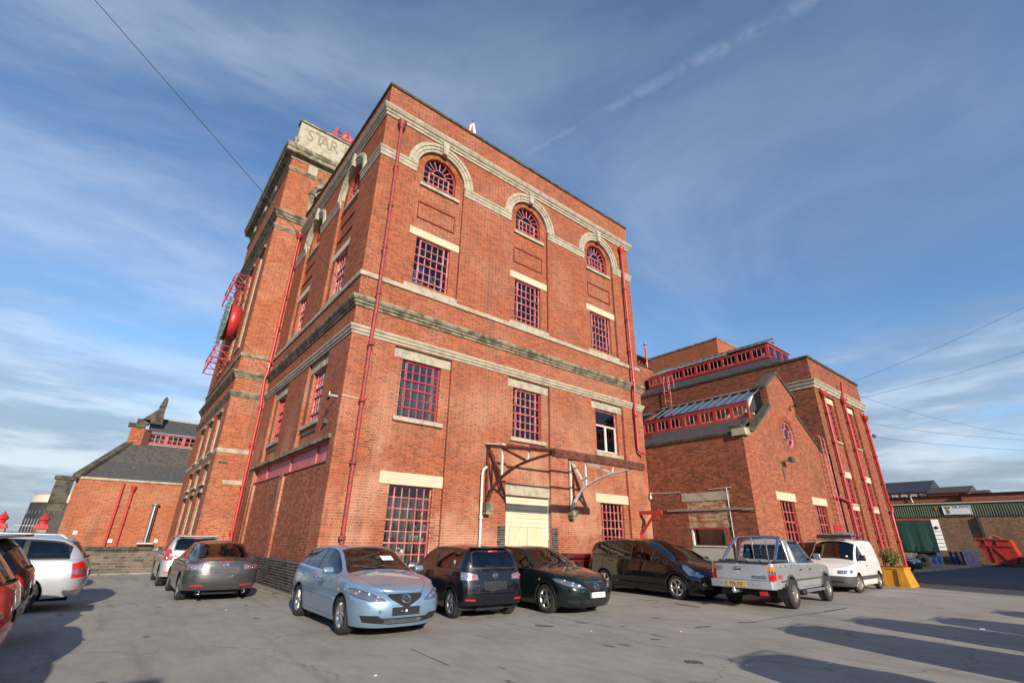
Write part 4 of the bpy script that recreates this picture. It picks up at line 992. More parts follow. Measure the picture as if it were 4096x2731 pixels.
# ---------------- taller engine house on the right
EH = wthing('brick_engine_house', 'flat topped brick block with tall barred windows and three red drainpipes', 'brick building', (28, -4.8, 0))
EX, EY = 24.0, -4.8
FEF = Fr((EX, EY, 0), (1, 0, 0), (0, -1, 0)); FEL = Fr((EX, EY, 0), (0, -1, 0), (-1, 0, 0))
BE = Bricks(); EB = [(1.15, 2.55), (4.4, 5.75)]; eh = []
for a, b in EB: eh += [('r', a-.12, b+.25, 0, 9.35)]
bw(BE, FEF, 0, 8.0, 0, 11.3, eh, tone=lambda u, z, t: .15+.75*t)
for a, b in EB:
    hh = [('r', a, b, 6.85, 9.0), ('r', a, b, 3.58, 4.9), ('r', a, b, .7, 3.25)]
    bw(BE, FEF, a-.12, b+.25, 0, 9.35, hh, d=-.12, tone=lambda u, z, t: .2+.75*t)
    reveal(BE, FEF, a-.12, 0, 9.35, 0, -.12, +1); reveal(BE, FEF, b+.25, 0, 9.35, 0, -.12, -1)
    for z0, z1 in ((6.85, 9.0), (3.58, 4.9), (.7, 3.25)): reveal(BE, FEF, b, z0, z1, -.12, -.24, -1)
    for z0, z1, nr in ((6.85, 9.0, 7), (3.58, 4.9, 5), (.7, 3.25, 7)):
        win_grid(EH, FEF, a, b, z0, z1, -.18, [1]*4, [1]*nr, bar=.03, fr_w=.04, bmat='red_paint_old', single=False, lin=.6)
        stone(EH, FEF, a-.1, b+.2, z1+.002, z1+.33, -.4, -.09, 'stone_buff'); stone(EH, FEF, a-.05, b+.12, z0-.1, z0-.002, -.4, -.05, 'stone', 'sill')
bw(BE, FEL, -11.6, -.0065, 5.9, 11.3, tone=lambda u, z, t: .0+.7*t)
BE.build(EH, 'brick_dark', 'mortar_dark')
EP = [(EX, EY+11.6), (EX, EY), (EX+8, EY), (EX+8, EY+10)]
course_stones(EH, [(EX, EY+1.5), (EX, EY), (EX+8, EY), (EX+8, EY+1.5)], [(-.05, 9.58), (.05, 9.58), (.05, 9.72), (.11, 9.78), (.11, 9.88), (.18, 9.96), (.18, 10.02), (-.05, 10.08)], 1.2, 'stone')
course_stones(EH, EP, [(-.3, 11.3), (.06, 11.3), (.08, 11.42), (-.3, 11.46)], 1.4, 'stone_dark', 'coping_stone')
bw_ = MB(); bw_.box(EX+7.9, EX+8.0, EY+.05, EY+11, 0, 11.3); bw_.build('side_wall', 'brickfar', EH)
for x, zt in ((24.75, 9.4), (27.95, 9.6), (31.35, 9.1)):
    kn = [(x, EY-.13, z) for z in (8.2, 6.6, 5.0, 3.4, 1.8)]
    pts = [(x, EY-.13, zt-.2), (x, EY-.13, 0.0)] if x < 31 else [(x, EY-.13, zt-.2), (x, EY-.13, 3.9), (x+.16, EY-.16, 3.7), (x+.16, EY-.16, 3.45), (x, EY-.13, 3.25), (x, EY-.13, 0.0)]
    if x > 27 and x < 29: pts = [(x-.1, EY-.3, 10.6)]+pts
    drainpipe(EH, pts, .075, 'red_paint', kn, (x, EY-.13, zt))
    q = MB(); q.tube([(x-.18, EY+.0, zt+.22), (x-.12, EY-.1, zt+.2), (x, EY-.13, zt)], .05, 8); q.build('spout', 'red_paint', EH)
q = MB(); q.tube([(23.2, EY-.1, 3.75), (24.6, EY-.13, 3.62), (24.74, EY-.14, 3.5)], .06, 8); q.build('branch_pipe', 'red_paint', EH)
q = MB(); FWG.box(q, 7.55, 8.45, 2.0, 2.42, .0, .06); q.build('red_board', 'red_paint', WG)
q = MB(); q.poly([(EX+.3, EY+1.2, 11.4), (EX+1.2, EY+2.2, 12.3), (EX+1.2, 6.6, 12.3), (EX+.3, 7.5, 11.4)], (.02, 0, -.06)); q.build('roof', 'slate', EH)
slates(EH, (EX+.32, -2.4, 11.44), (0, 1, 0), Vector((.9, 0, .9)), 28, 4, .32, .30, 'slate')
monitor(EH, 25.15, -2.35, 6.5, 12.3, 13.15, 14.0, 26.7, 9, solid_ends=3)
q = MB(); q.box(25.15, 28.2, -2.45, -2.35, 12.3, 12.42); q.box(25.15, 28.2, -2.45, -2.35, 13.1, 13.25)
for x in (25.15, 26.1, 27.1, 28.1): q.box(x, x+.1, -2.45, -2.35, 12.42, 13.1)
en = q.build('end_frame', 'red_paint', EH)
for x in (25.25, 26.2, 27.2): q = MB(); q.box(x, x+.87, -2.42, -2.40, 12.42, 13.1); q.build('pane', 'window_glass', en)
q = MB(); q.box(25.0, 28.35, -2.55, 0.2, 13.26, 13.32); q.box(26.6, 28.2, -2.2, 6.4, 13.33, 13.4); q.build('monitor_roof', 'lead', EH)
q = MB(); q.box(EX+.3, EX+7.9, EY+.2, EY+11, 11.0, 11.2); q.build('flat_roof', 'lead', EH)
# plain brick lift house behind
LH = wthing('brick_roof_block', 'plain orange brick block rising behind the rooflights', 'brick building', (34, 7, 0))
bl = Bricks(); bw(bl, Fr((30, 3.1, 0), (0, -1, 0), (-1, 0, 0)), -10.5, -.0065, 10, 16.7, tone=lambda u, z, t: .5+.4*t); bw(bl, Fr((30, 3.1, 0), (1, 0, 0), (0, -1, 0)), 0, 5.5, 10, 16.7, tone=lambda u, z, t: .5+.4*t); bl.build(LH, 'brick_clean', 'mortar_dark')
course_stones(LH, [(30, 13.6), (30, 3.1), (35.5, 3.1)], [(-.2, 16.7), (.05, 16.7), (.05, 16.82), (-.2, 16.84)], 1.5, 'stone_dirty', 'coping_stone')
# roof hut with red clerestory between the blocks
RH = wthing('roof_hut', 'low brick roof hut with red clerestory and slate roof beside the warehouse', 'roof hut', (23, 9, 10))
bl = Bricks(); bw(bl, Fr((20, 7.0, 0), (1, 0, 0), (0, -1, 0)), 0, 6.6, 10, 14.25); bl.build(RH, 'brick_dark', 'mortar_dark')
q = MB(); q.box(20, 26.7, 6.9, 12, 14.26, 14.36); q.build('coping', 'stone_dark', RH)
q = MB(); q.box(20.1, 26.4, 7.35, 7.45, 14.37, 14.5); q.box(20.1, 26.4, 7.35, 7.45, 14.9, 15.02)
for k in range(15): q.box(20.1+k*.44, 20.17+k*.44, 7.35, 7.45, 14.5, 14.9)
q.build('clerestory', 'red_paint', RH); q = MB(); q.box(20.1, 26.4, 7.46, 7.5, 14.45, 14.95); q.build('panes', 'window_glass', RH); q = MB(); q.box(20, 26.4, 7.9, 8.0, 14.3, 15.0); q.build('backing', 'interior_grey', RH)
q = MB(); q.poly([(20, 7.0, 15.03), (26.9, 7.0, 15.03), (26.9, 9.5, 16.0), (20, 9.5, 16.0)], (0, 0, .1)); q.build('roof', 'slate', RH)
q = MB(); q.tube([(25.8, 6.95, 14.3), (25.8, 6.95, 16.0)], .08, 10); fl = q.build('flue', 'red_paint', RH); q = MB(); q.lathe((25.8, 6.95, 16.0), (0, 0, 1), [(.05, 0), (.05, .2), (.16, .22), (.16, .28), (0, .34)], 10); q.build('cowl', 'galv', fl)

# ---------------- slate-roofed building beyond the grey yard wall
SB = wthing('slate_roof_building', 'red brick building with steep slate roof, red clerestory and stone gable', 'brick building', (-3, 24, 0))
FS = Fr((-6.4, 24, 0), (1, 0, 0), (0, -1, 0)); bs = Bricks(); bw(bs, FS, 0, 8.5, 0, 4.38, tone=lambda u, z, t: .25+.6*t); bs.build(SB, 'brick_clean', 'mortar', n_single=0)
q = MB(); FS.box(q, -.1, 8.5, 4.38, 4.5, -.3, .08); q.build('eaves_stone', 'stone', SB)
q = MB(); q.poly([(-6.3, 24.1, 4.45), (2, 24.1, 4.45), (2, 26.7, 7.05), (-4.4, 26.7, 7.05)], (0, .06, -.06)); q.build('roof', 'slate_brown', SB)
mb_ = MB(); nrow = 12; vv = Vector((0, 2.6, 2.6)); 
sm = MB(); sm.box(0, .295, 0, .40, 0, .012); sme = sm.mesh('slate', 'slate_brown'); sme2 = sm.mesh('slate', 'slate')
for j in range(nrow):
    t = j/nrow; xl = -6.25+1.9*t; x = xl+(.15 if j % 2 else 0)
    while x < 1.0:
        V2 = Vector((0, .7071, .7071)); V2 = (V2-Vector((0, -.7, .7))*.03).normalized(); W2 = Vector((1, 0, 0)).cross(V2); M = Matrix((Vector((1, 0, 0)), V2, W2)).transposed().to_4x4(); M.translation = Vector((x, 24.1+2.6*t, 4.45+2.6*t))+Vector((0, -.03, .03))
        obj('slate', sme if j > 4 and random.random() < .85 else sme2, SB, M); x += .3
# skewed gable coping and stone head
def sk(t, z): return Vector((-6.35+1.85*t, 24+2.6*t, z))
q = MB(); a, b = sk(-.04, 4.42), sk(1, 6.95)
q.obox(a+Vector((-.22, .05, 0)), b-a, Vector((.34, -.12, 0)), Vector((0, 0, .2))); q.build('gable_coping', 'stone_soot', SB)
q = MB(); q.obox((-7.25, 23.75, 3.0), (.75, 0, 0), (0, .4, 0), (0, 0, 1.25)); q.obox((-7.34, 23.66, 4.25), (.95, 0, 0), (0, .55, 0), (0, 0, .2)); q.obox((-7.2, 23.8, 2.55), (.7, 0, 0), (0, .35, 0), (0, 0, .44)); q.build('stone_scroll', 'stone_soot', SB)
bs = Bricks(); bw(bs, Fr((-4.75, 26.5, 0), (1, 0, 0), (0, -1, 0)), 0, .75, 6.7, 8.05); bs.build(SB, 'brick_clean', 'mortar', name='gable_brickwork', core_name='gable_wall')
q = MB(); q.box(-4.0, -3.6, 26.5, 26.9, 6.7, 8.0); q.build('gable_return', 'brick_dark', SB)
q = MB(); q.box(-4.95, -4.0, 26.4, 26.9, 8.06, 8.3); q.box(-4.55, -3.85, 26.4, 26.9, 8.3, 8.62)
q.poly([(-4.3, 26.4, 8.62), (-3.85, 26.4, 8.4), (-3.15, 26.4, 8.4), (-3.25, 26.4, 9.7), (-3.5, 26.4, 9.55)], (0, .45, 0)); q.poly([(-3.62, 26.45, 9.55), (-3.2, 26.45, 9.7), (-3.22, 26.45, 10.2), (-3.34, 26.45, 10.35), (-3.46, 26.45, 10.25)], (0, .35, 0)); q.build('gable_head', 'stone_soot', SB)
q = MB(); q.box(-3.75, 2, 26.7, 26.82, 7.04, 7.2); q.box(-3.75, 2, 26.7, 26.82, 7.72, 7.82)
for k in range(5): q.box(-3.75+k*1.02, -3.58+k*1.02, 26.68, 26.82, 7.2, 7.72)
cl = q.build('clerestory', 'red_paint', SB)
q = MB(); q.beam((-3.75, 26.62, 7.03), (2, 26.62, 7.03), .2, .03); q.build('lead_flashing', 'lead', SB)
for k in range(5):
    x0, x1 = -3.58+k*1.02, -2.73+k*1.02; q = MB()
    for t in (1/3, 2/3): q.box(x0+(x1-x0)*t-.02, x0+(x1-x0)*t+.02, 26.72, 26.8, 7.2, 7.72)
    q.box(x0, x1, 26.72, 26.8, 7.44, 7.47); q.build('sash', 'red_pink', cl)
    for t in range(3): q = MB(); q.box(x0+(x1-x0)*t/3+.02, x0+(x1-x0)*(t+1)/3-.02, 26.755, 26.76, 7.2, 7.72); q.build('pane', 'window_glass', cl)
    q = MB(); q.box(x0, x1, 27.2, 27.25, 7.1, 7.8); q.build('backing', 'interior_grey', cl)
q = MB(); q.poly([(-3.8, 26.5, 7.83), (2, 26.5, 7.83), (2, 28.0, 8.95), (-3.8, 28.0, 8.95)], (0, 0, .07)); q.build('upper_roof', 'slate', SB)
q = MB(); q.beam((-3.3, 28.0, 9.04), (2, 28.0, 9.04), .2, .08); q.build('ridge', 'stone', SB)
for x in (-4.2, -3.67): drainpipe(SB, [(x, 23.86, 4.3 if x < -4 else 3.85), (x, 23.86, .3)], .052, 'red_paint', [(x, 23.86, z) for z in (3.0, 2.0)], None if x < -4 else (x, 23.86, 4.1))
q = MB(); q.tube([(-2.35, 23.75, 3.05), (-2.35, 23.7, 1.0)], .13, 14); fl = q.build('steel_flue', 'steel', SB)
q = MB(); q.lathe((-2.35, 23.75, 3.03), (0, 0, 1), [(.13, 0), (.13, .06), (.22, .1), (.22, .14), (0, .18)], 12); q.box(-2.75, -1.95, 23.5, 23.9, .92, 1.0); q.build('flue_cap', 'galv', fl)
for x, z, w in ((-5.75, 1.4, .18), (-4.1, .98, .2), (-1.9, 1.0, .18)): q = MB(); FS.box(q, x+6.4, x+6.4+w, z, z+.18, 0, .05); q.build('vent_cover', 'pvc_white', SB)
q = MB(); q.box(-6.4, 2, 24.1, 29, 0, 4.3); q.build('body_wall', 'brickfar', SB)
# stone-capped grey yard wall
GW = wthing('yard_wall', 'low grey blockwork wall with dark coping in front of slate-roofed building', 'wall', (-5, 12.4, 0))
FG = Fr((-14, 12.4, 0), (1, 0, 0), (0, -1, 0)); bg_ = Bricks(); bw(bg_, FG, 0, 12.5, 0, .88, cand=True, sl=.36, course=.11); bg_.build(GW, 'brick_grey', 'mortar_dark', n_single=250, view=lambda c: c[0] > -5.9 and c[0] < -1.5)
q = MB(); q.box(-14, -1.46, 12.42, 12.7, 0, .86); q.build('wall_core', 'mortar_dark', GW)
for k in range(10): q = MB(); q.box(-14+k*1.254+.003, -14+(k+1)*1.254-.003, 12.32, 12.78, .882, 1.0); q.build('coping_stone', 'stone_dark', GW)
# ================================================================== vehicles
from mathutils.bvhtree import BVHTree
def pch(tab):
    xs = np.array([t[0] for t in tab], float); ys = np.array([t[1] for t in tab], float)
    h = np.diff(xs); dl = np.diff(ys)/h; m_ = np.zeros(len(xs)); m_[0], m_[-1] = dl[0], dl[-1]
    for i in range(1, len(xs)-1):
        if dl[i-1]*dl[i] > 0: w1, w2 = 2*h[i]+h[i-1], h[i]+2*h[i-1]; m_[i] = (w1+w2)/(w1/dl[i-1]+w2/dl[i])
    def f(x):
        x = min(max(x, xs[0]), xs[-1]); i = min(len(h)-1, max(0, int(np.searchsorted(xs, x)-1))); t = (x-xs[i])/h[i]
        return float((2*t**3-3*t**2+1)*ys[i]+(t**3-2*t**2+t)*h[i]*m_[i]+(-2*t**3+3*t**2)*ys[i+1]+(t**3-t**2)*h[i]*m_[i+1])
    return f
def inset(poly, d):
    c = Vector((sum(p[0] for p in poly)/len(poly), sum(p[1] for p in poly)/len(poly))); n = len(poly); out = []
    ar = sum(poly[i][0]*poly[(i+1) % n][1]-poly[(i+1) % n][0]*poly[i][1] for i in range(n)); sg = 1 if ar > 0 else -1
    for i in range(n):
        a, b, e = Vector(poly[i-1]), Vector(poly[i]), Vector(poly[(i+1) % n]); d1 = (b-a).normalized(); d2 = (e-b).normalized(); n1 = Vector((-d1.y, d1.x))*sg; n2 = Vector((-d2.y, d2.x))*sg; m_ = n1+n2; k = max(.35, 1+n1.dot(n2)); out.append(tuple(b+m_*d/k))
    return out
def in_poly(p, poly):
    x, y = p; r = False; n = len(poly); j = n-1
    for i in range(n):
        xi, yi = poly[i]; xj, yj = poly[j]
        if (yi > y) != (yj > y) and x < (xj-xi)*(y-yi)/(yj-yi)+xi: r = not r
        j = i
    return r
AX = {'y': (0, 2), 'x': (1, 2), 'z': (0, 1)}
class Shell:
    """smooth car shell made from side, plan and front profiles, then cut along drawn outlines"""
    def __init__(s, S):
        s.S = S; f = {k: pch(S[k]) for k in ('xf', 'xr', 'hz', 'zb', 'zs', 'zc', 'zr', 'yr')}; s.f = f; hw = S['hw']; pt = pch(S.get('plan', [(-3, 1), (3, 1)]))
        th = [math.pi/2*i/11 for i in range(12)]; zref = .6; XF, XR = f['xf'](zref), f['xr'](zref); cf, nf, cr, nr = S['cf'], S['nf'], S['cr'], S['nr']
        st = [('r', t) for t in th[:-1]]
        mids = sorted(set([round(XR+cr+(XF-cf-XR-cr)*i/46, 4) for i in range(47)]+[x for x in S.get('xs', []) if XR+cr < x < XF-cf]))
        st += [('m', (x-XR-cr)/(XF-cf-XR-cr)) for x in mids]; st += [('f', t) for t in th[:-1][::-1]]
        vr = [0, .04, .12, .22, .33, .44, .55, .66, .76, .85, .92, .97, 1.]
        bm = bmesh.new(); grid = []
        def pos(kind, t, z, xn):
            a, b, w = f['xr'](z), f['xf'](z), hw*f['hz'](z)*pt(xn)
            if kind == 'r': c = max(1e-9, math.cos(t)); return a+cr*(1-c**(2/nr)), w*math.sin(t)**(2/nr)
            if kind == 'f': c = max(1e-9, math.cos(t)); return b-cf*(1-c**(2/nf)), w*math.sin(t)**(2/nf)
            return a+cr+(b-cf-a-cr)*t, w
        for kind, t in st:
            xn = pos(kind, t, zref, 0)[0]; z0, z1 = f['zb'](xn), f['zs'](xn)
            for _ in range(2): xn = pos(kind, t, z1, xn)[0]; z1 = f['zs'](xn)
            col = [Vector((*pos(kind, t, z0+(z1-z0)*v, xn), z0+(z1-z0)*v)) for v in vr]
            x, Y, zs = col[-1]; zs_ = zs; yr = min(f['yr'](x), Y*.88); zr = f['zr'](x); zc_ = f['zc'](x)
            k = 1-min(1, Y/.25); zr = max(zs, zr*(1-k)+zs*k) if Y < .25 else max(zs, zr); zc_ = max(zr, zc_)
            if Y < .25: zc_ = zs+(zc_-zs)*(Y/.25)
            pts = [(Y-.012*min(1, Y*4), zs+.010)]
            y0, z0_ = Y-.022*min(1, Y*4), zs+.016; bul = S.get('bulge', .018)
            for q in (.12, .3, .5, .7, .88, 1.): pts.append((y0+(yr-y0)*q+bul*4*q*(1-q)*min(1, max(0, (zr-zs)/.3)), z0_+(max(zr, z0_)-z0_)*q))
            zr2 = max(zr, z0_)
            for q in (.025, .06, .12, .19, .27, .36, .46, .58, .72, .86, 1.): pts.append((yr*(1-q), zr2+(max(zc_, zr2)-zr2)*(1-(1-q)**2.2)))
            col += [Vector((x, a, b)) for a, b in pts]; grid.append(col)
        n = len(grid[0]); V = [[bm.verts.new(p) for p in col] for col in grid]
        V2 = [[bm.verts.new((p.x, -p.y, p.z)) for p in col] for col in grid]
        for i in range(len(grid)-1):
            for j in range(n-1):
                for W, fl in ((V, False), (V2, True)):
                    q = [W[i][j], W[i+1][j], W[i+1][j+1], W[i][j+1]]
                    try: bm.faces.new(q if fl else q[::-1])
                    except ValueError: pass
        bmesh.ops.remove_doubles(bm, verts=bm.verts, dist=.0015)
        bmesh.ops.dissolve_degenerate(bm, edges=bm.edges, dist=.0005)
        for fc in bm.faces: fc.smooth = True
        bm.normal_update(); s.bm = bm; s.lay = bm.faces.layers.int.new('reg'); s.regs = {0: ('body', None)}
        s.bvh = BVHTree.FromBMesh(bm)
    def carve(s, axis, poly, rid, cond=None):
        bm = s.bm; i0, i1 = AX[axis]; lo = (min(p[0] for p in poly), min(p[1] for p in poly)); hi = (max(p[0] for p in poly), max(p[1] for p in poly))
        cand = []
        for fc in bm.faces:
            cs = [v.co for v in fc.verts]
            if max(c[i0] for c in cs) < lo[0] or min(c[i0] for c in cs) > hi[0] or max(c[i1] for c in cs) < lo[1] or min(c[i1] for c in cs) > hi[1]: continue
            if cond and not cond(fc.calc_center_median(), fc.normal): continue
            cand.append(fc)
        n = len(poly)
        for i in range(n):
            if not cand: return
            a, b = poly[i], poly[(i+1) % n]; d = Vector((b[0]-a[0], b[1]-a[1]))
            if d.length < 1e-6: continue
            co = [0, 0, 0]; no = [0, 0, 0]; co[i0], co[i1] = a; no[i0], no[i1] = -d.y/d.length, d.x/d.length
            ed = {e for fc in cand for e in fc.edges}; vs = {v for fc in cand for v in fc.verts}
            r = bmesh.ops.bisect_plane(bm, geom=list(vs)+list(ed)+cand, dist=1e-4, plane_co=co, plane_no=no)
            cand = [g for g in r['geom'] if isinstance(g, bmesh.types.BMFace)]
        for fc in cand:
            c = fc.calc_center_median()
            if in_poly((c[i0], c[i1]), poly): fc[s.lay] = rid
    def region(s, name, mat_, axis, poly, cond=None, body=False):
        rid = len(s.regs); s.regs[rid] = (name, mat_, body); s.carve(axis, poly, rid, cond); return rid
    def seam(s, pts, w=.007, axis='y', cond=None, m='trim_black'):
        rid = [k for k, v in s.regs.items() if v[0] == '_seam']
        if rid: rid = rid[0]
        else: rid = len(s.regs); s.regs[rid] = ('_seam', m, True)
        for a, b in zip(pts[:-1], pts[1:]):
            d = Vector((b[0]-a[0], b[1]-a[1])).normalized(); q = Vector((-d.y, d.x))*w/2; a_, b_ = Vector(a)-d*w*.3, Vector(b)+d*w*.3
            s.carve(axis, [tuple(a_-q), tuple(b_-q), tuple(b_+q), tuple(a_+q)], rid, cond)
    def hit(s, o, d):
        r = s.bvh.ray_cast(Vector(o), Vector(d).normalized()); return (r[0], r[1]) if r[0] else (Vector(o), -Vector(d))
    def split(s, parent, body_mats):
        """body mesh plus one mesh per cut-out region"""
        bm = s.bm; bodym = list(body_mats); groups = {}
        slot = {0: 0}
        for rid, v in s.regs.items():
            if rid and v[2]:
                if v[1] not in bodym: bodym.append(v[1])
                slot[rid] = bodym.index(v[1])
        for fc in bm.faces:
            r = fc[s.lay]
            if r == -1: continue
            if r in slot: key = 'body'
            else:
                side = s.regs[r][0]; c = fc.calc_center_median()
                key = (r, 0 if side in ('windscreen', 'rear_window', 'grille', 'intake', 'tailgate_window', 'high_brake_light') else (1 if c.y > 0 else -1))
            groups.setdefault(key, []).append(fc)
        out = {}
        for key, fs in groups.items():
            idx = {}; vs = []; fl = []; mi = []
            for fc in fs:
                t = []
                for v in fc.verts:
                    if v.index not in idx or True:
                        k = id(v) if False else v
                    if k not in idx: idx[k] = len(vs); vs.append(v.co.copy())
                    t.append(idx[k])
                fl.append(t); mi.append(slot.get(fc[s.lay], 0) if key == 'body' else 0)
            if key == 'body': name, mats_ = 'body', bodym
            else: name, mats_ = s.regs[key[0]][0], [s.regs[key[0]][1]]
            me = bpy.data.meshes.new(name); me.from_pydata(vs, [], fl)
            for mm in mats_: me.materials.append(MATS[mm])
            me.polygons.foreach_set('material_index', mi); me.polygons.foreach_set('use_smooth', [True]*len(fl)); me.update()
            o = obj(name, me, parent); out.setdefault(name, []).append(o)
            if name in ('windscreen', 'rear_window', 'side_window'): pass
        return out
_wheels = {}
def wheel_meshes(R_, w, rim, style, rm):
    key = (R_, w, rim, style, rm)
    if key in _wheels: return _wheels[key]
    q = MB(); h = w/2; q.lathe((0, 0, 0), (0, 1, 0), [(rim-.01, -h*.8), (rim+.012, -h*.98), (R_-.045, -h*1.04), (R_-.012, -h*.86), (R_, -h*.6), (R_, -h*.22), (R_-.008, -h*.2), (R_-.008, -h*.14), (R_, -h*.12), (R_, h*.12), (R_-.008, h*.14), (R_-.008, h*.2), (R_, h*.22), (R_, h*.6), (R_-.012, h*.86), (R_-.045, h*1.04), (rim+.012, h*.98), (rim-.01, h*.8)], 36); ty = q.mesh('tyre', 'tyre')
    q = MB(); q.lathe((0, 0, 0), (0, 1, 0), [(rim-.02, -h*.7), (rim-.03, h*.3), (rim-.016, h*.86), (rim+.004, h*.94), (rim+.006, h*.9), (rim, h*.6)], 36)
    n = {'five': 5, 'six': 6, 'steel': 0, 'seven': 7}[style]
    q.lathe((0, 0, 0), (0, 1, 0), [(.0, h*.86), (.035, h*.86), (.06, h*.80), (.066, h*.5)], 18)
    for k in range(n):
        a = 2*math.pi*k/n+.3; c, s_ = math.cos(a), math.sin(a); d = Vector((c, 0, s_)); t = Vector((-s_, 0, c)); Yv = Vector((0, 1, 0)); w0, w1 = (.030, .040) if style == 'five' else (.024, .030)
        A = d*.05; B_ = d*(rim-.012)
        v = [A-t*w0+Yv*h*.55, A+t*w0+Yv*h*.55, B_+t*w1+Yv*h*.55, B_-t*w1+Yv*h*.55, A-t*w0*.8+Yv*h*.82, A+t*w0*.8+Yv*h*.82, B_+t*w1*.8+Yv*h*.84, B_-t*w1*.8+Yv*h*.84]
        q.add(v, [(0, 1, 2, 3), (4, 7, 6, 5), (0, 4, 5, 1), (1, 5, 6, 2), (2, 6, 7, 3), (3, 7, 4, 0)])
    if style == 'steel': q.lathe((0, 0, 0), (0, 1, 0), [(.06, h*.6), (.1, h*.72), (rim*.7, h*.78), (rim*.86, h*.5), (rim, h*.55)], 30)
    rmsh = q.mesh('rim', rm)
    q = MB(); q.lathe((0, 0, 0), (0, 1, 0), [(0, h*.3), (rim-.02, h*.3)], 24, smooth=False); dk = q.mesh('brake_disc', 'trim_black')
    _wheels[key] = (ty, rmsh, dk); return _wheels[key]
def add_wheel(parent, x, y, R_, w, rim, style, rm, steer=0.):
    ty, rm_, dk = wheel_meshes(R_, w, rim, style, rm); e = bpy.data.objects.new('wheel', None); COL.objects.link(e); e.parent = parent; e.location = (x, y, R_); e.rotation_euler = (0, random.uniform(0, 6), 0)
    e.rotation_mode = 'XYZ'; M = Matrix.Rotation(steer+(math.pi if y < 0 else 0), 4, 'Z') @ Matrix.Rotation(random.uniform(0, 6), 4, 'Y'); M.translation = Vector((x, y, R_)); e.matrix_basis = M
    for nm, me in (('tyre', ty), ('rim', rm_), ('brake_disc', dk)): obj(nm, me, e)
    return e
def rbox(parent, name, x0, x1, y0, y1, z0, z1, m, bev=.04, seg=3):
    q = MB(); q.box(x0, x1, y0, y1, z0, z1); o = q.build(name, m, parent); b = o.modifiers.new('round', 'BEVEL'); b.width = bev; b.segments = seg
    for p in o.data.polygons: p.use_smooth = True
    return o
def seat(parent, x, y, zf, w=.25, m='interior_dark', lean=.16):
    q = MB(); z = zf
    q.poly([(x-.02, y-w, z), (x+.45, y-w, z+.04), (x+.47, y-w, z+.14), (x+.0, y-w, z+.12)], (0, 2*w, 0)); q.poly([(x, y-w*.95, z+.08), (x+.12, y-w*.95, z+.08), (x-lean+.07, y-w*.8, z+.66), (x-lean-.05, y-w*.8, z+.66)], (0, 1.9*w, 0)); q.poly([(x-lean-.06, y-.12, z+.69), (x-lean+.05, y-.12, z+.69), (x-lean+.03, y-.1, z+.86), (x-lean-.06, y-.1, z+.86)], (0, .24, 0))
    o = q.build('seat', m, parent); b = o.modifiers.new('round', 'BEVEL'); b.width = .03; b.segments = 3
    for p in o.data.polygons: p.use_smooth = True
def mirror_part(parent, x, y, z, m, sgn, size=(.12, .2, .13)):
    q = MB(); a, b, c = size; o = None
    q.poly([(x-a*.3, y, z-c/2), (x+a*.5, y, z-c*.4), (x+a*.75, y, z), (x+a*.4, y, z+c/2), (x-a*.35, y, z+c/2)], (0, sgn*b, 0)); o = q.build('door_mirror', m, parent); bv = o.modifiers.new('round', 'BEVEL'); bv.width = .035; bv.segments = 3
    for p in o.data.polygons: p.use_smooth = True
    q = MB(); q.box(x-a*.36, x-a*.33, min(y+sgn*.02, y+sgn*(b-.02)), max(y+sgn*.02, y+sgn*(b-.02)), z-c*.38, z+c*.38); q.build('mirror_glass', 'chrome', o)
    q = MB(); q.beam((x+.02, y-sgn*.06, z-c*.25), (x+.02, y+sgn*.03, z-c*.25), .06, .04); q.build('mirror_arm', 'trim_black', o)
def badge_ring(parent, p, nrm, r, m='chrome'):
    """oval ring with a spread-wing mark"""
    nrm = Vector(nrm).normalized(); p = Vector(p)+nrm*.006; X = Vector((0, 0, 1)).cross(nrm).normalized(); Z = nrm.cross(X); q = MB()
    q.tube([p+X*math.cos(a)*r*1.12+Z*math.sin(a)*r for a in [2*math.pi*i/24 for i in range(25)]], r*.13, 6, cap=False)
    W = [(-.75, .45), (-.42, .42), (0, -.25), (.42, .42), (.75, .45)]
    for (a, b) in zip(W[:-1], W[1:]): q.beam(p+X*a[0]*r+Z*a[1]*r, p+X*b[0]*r+Z*b[1]*r, r*.14, r*.2, nrm)
    for sg in (-1, 1): q.beam(p+X*sg*.62*r+Z*.4*r, p+X*sg*.78*r-Z*.45*r, r*.12, r*.18, nrm)
    return q.build('badge', m, parent)
def number_plate(parent, p, nrm, text, w=.52, h=.111, face='plate_white', eu=False, ts=.105, sx=.78):
    nrm = Vector(nrm); nrm.z *= .6; nrm.normalize(); X = Vector((0, 0, 1)).cross(nrm).normalized(); Z = nrm.cross(X); p = Vector(p)
    q = MB(); q.obox(p-X*w/2-Z*h/2, X*w, Z*h, nrm*.012); o = q.build('number_plate', face, parent)
    if eu: q = MB(); q.obox(p-X*w/2-Z*h/2+nrm*.0125, X*.045, Z*h, nrm*.002); q.build('blue_band', 'eu_blue', o)
    if text: obj('lettering', text_mesh(text, ts, .003, sx, 'ink'), o, frame_mat(p+nrm*.0145+X*(.02 if eu else 0), X, Z))
    return o
def handle(parent, S_, x, z, sgn, m, L_=.16):
    p, n = S_.hit((x, sgn*2, z), (0, -sgn, 0)); q = MB(); q.beam(Vector((x-L_/2, p.y+sgn*.018, z)), Vector((x+L_/2, p.y+sgn*.018, z)), .022, .03, (0, 0, 1)); o = q.build('door_handle', m, parent); b = o.modifiers.new('round', 'BEVEL'); b.width = .009; b.segments = 2
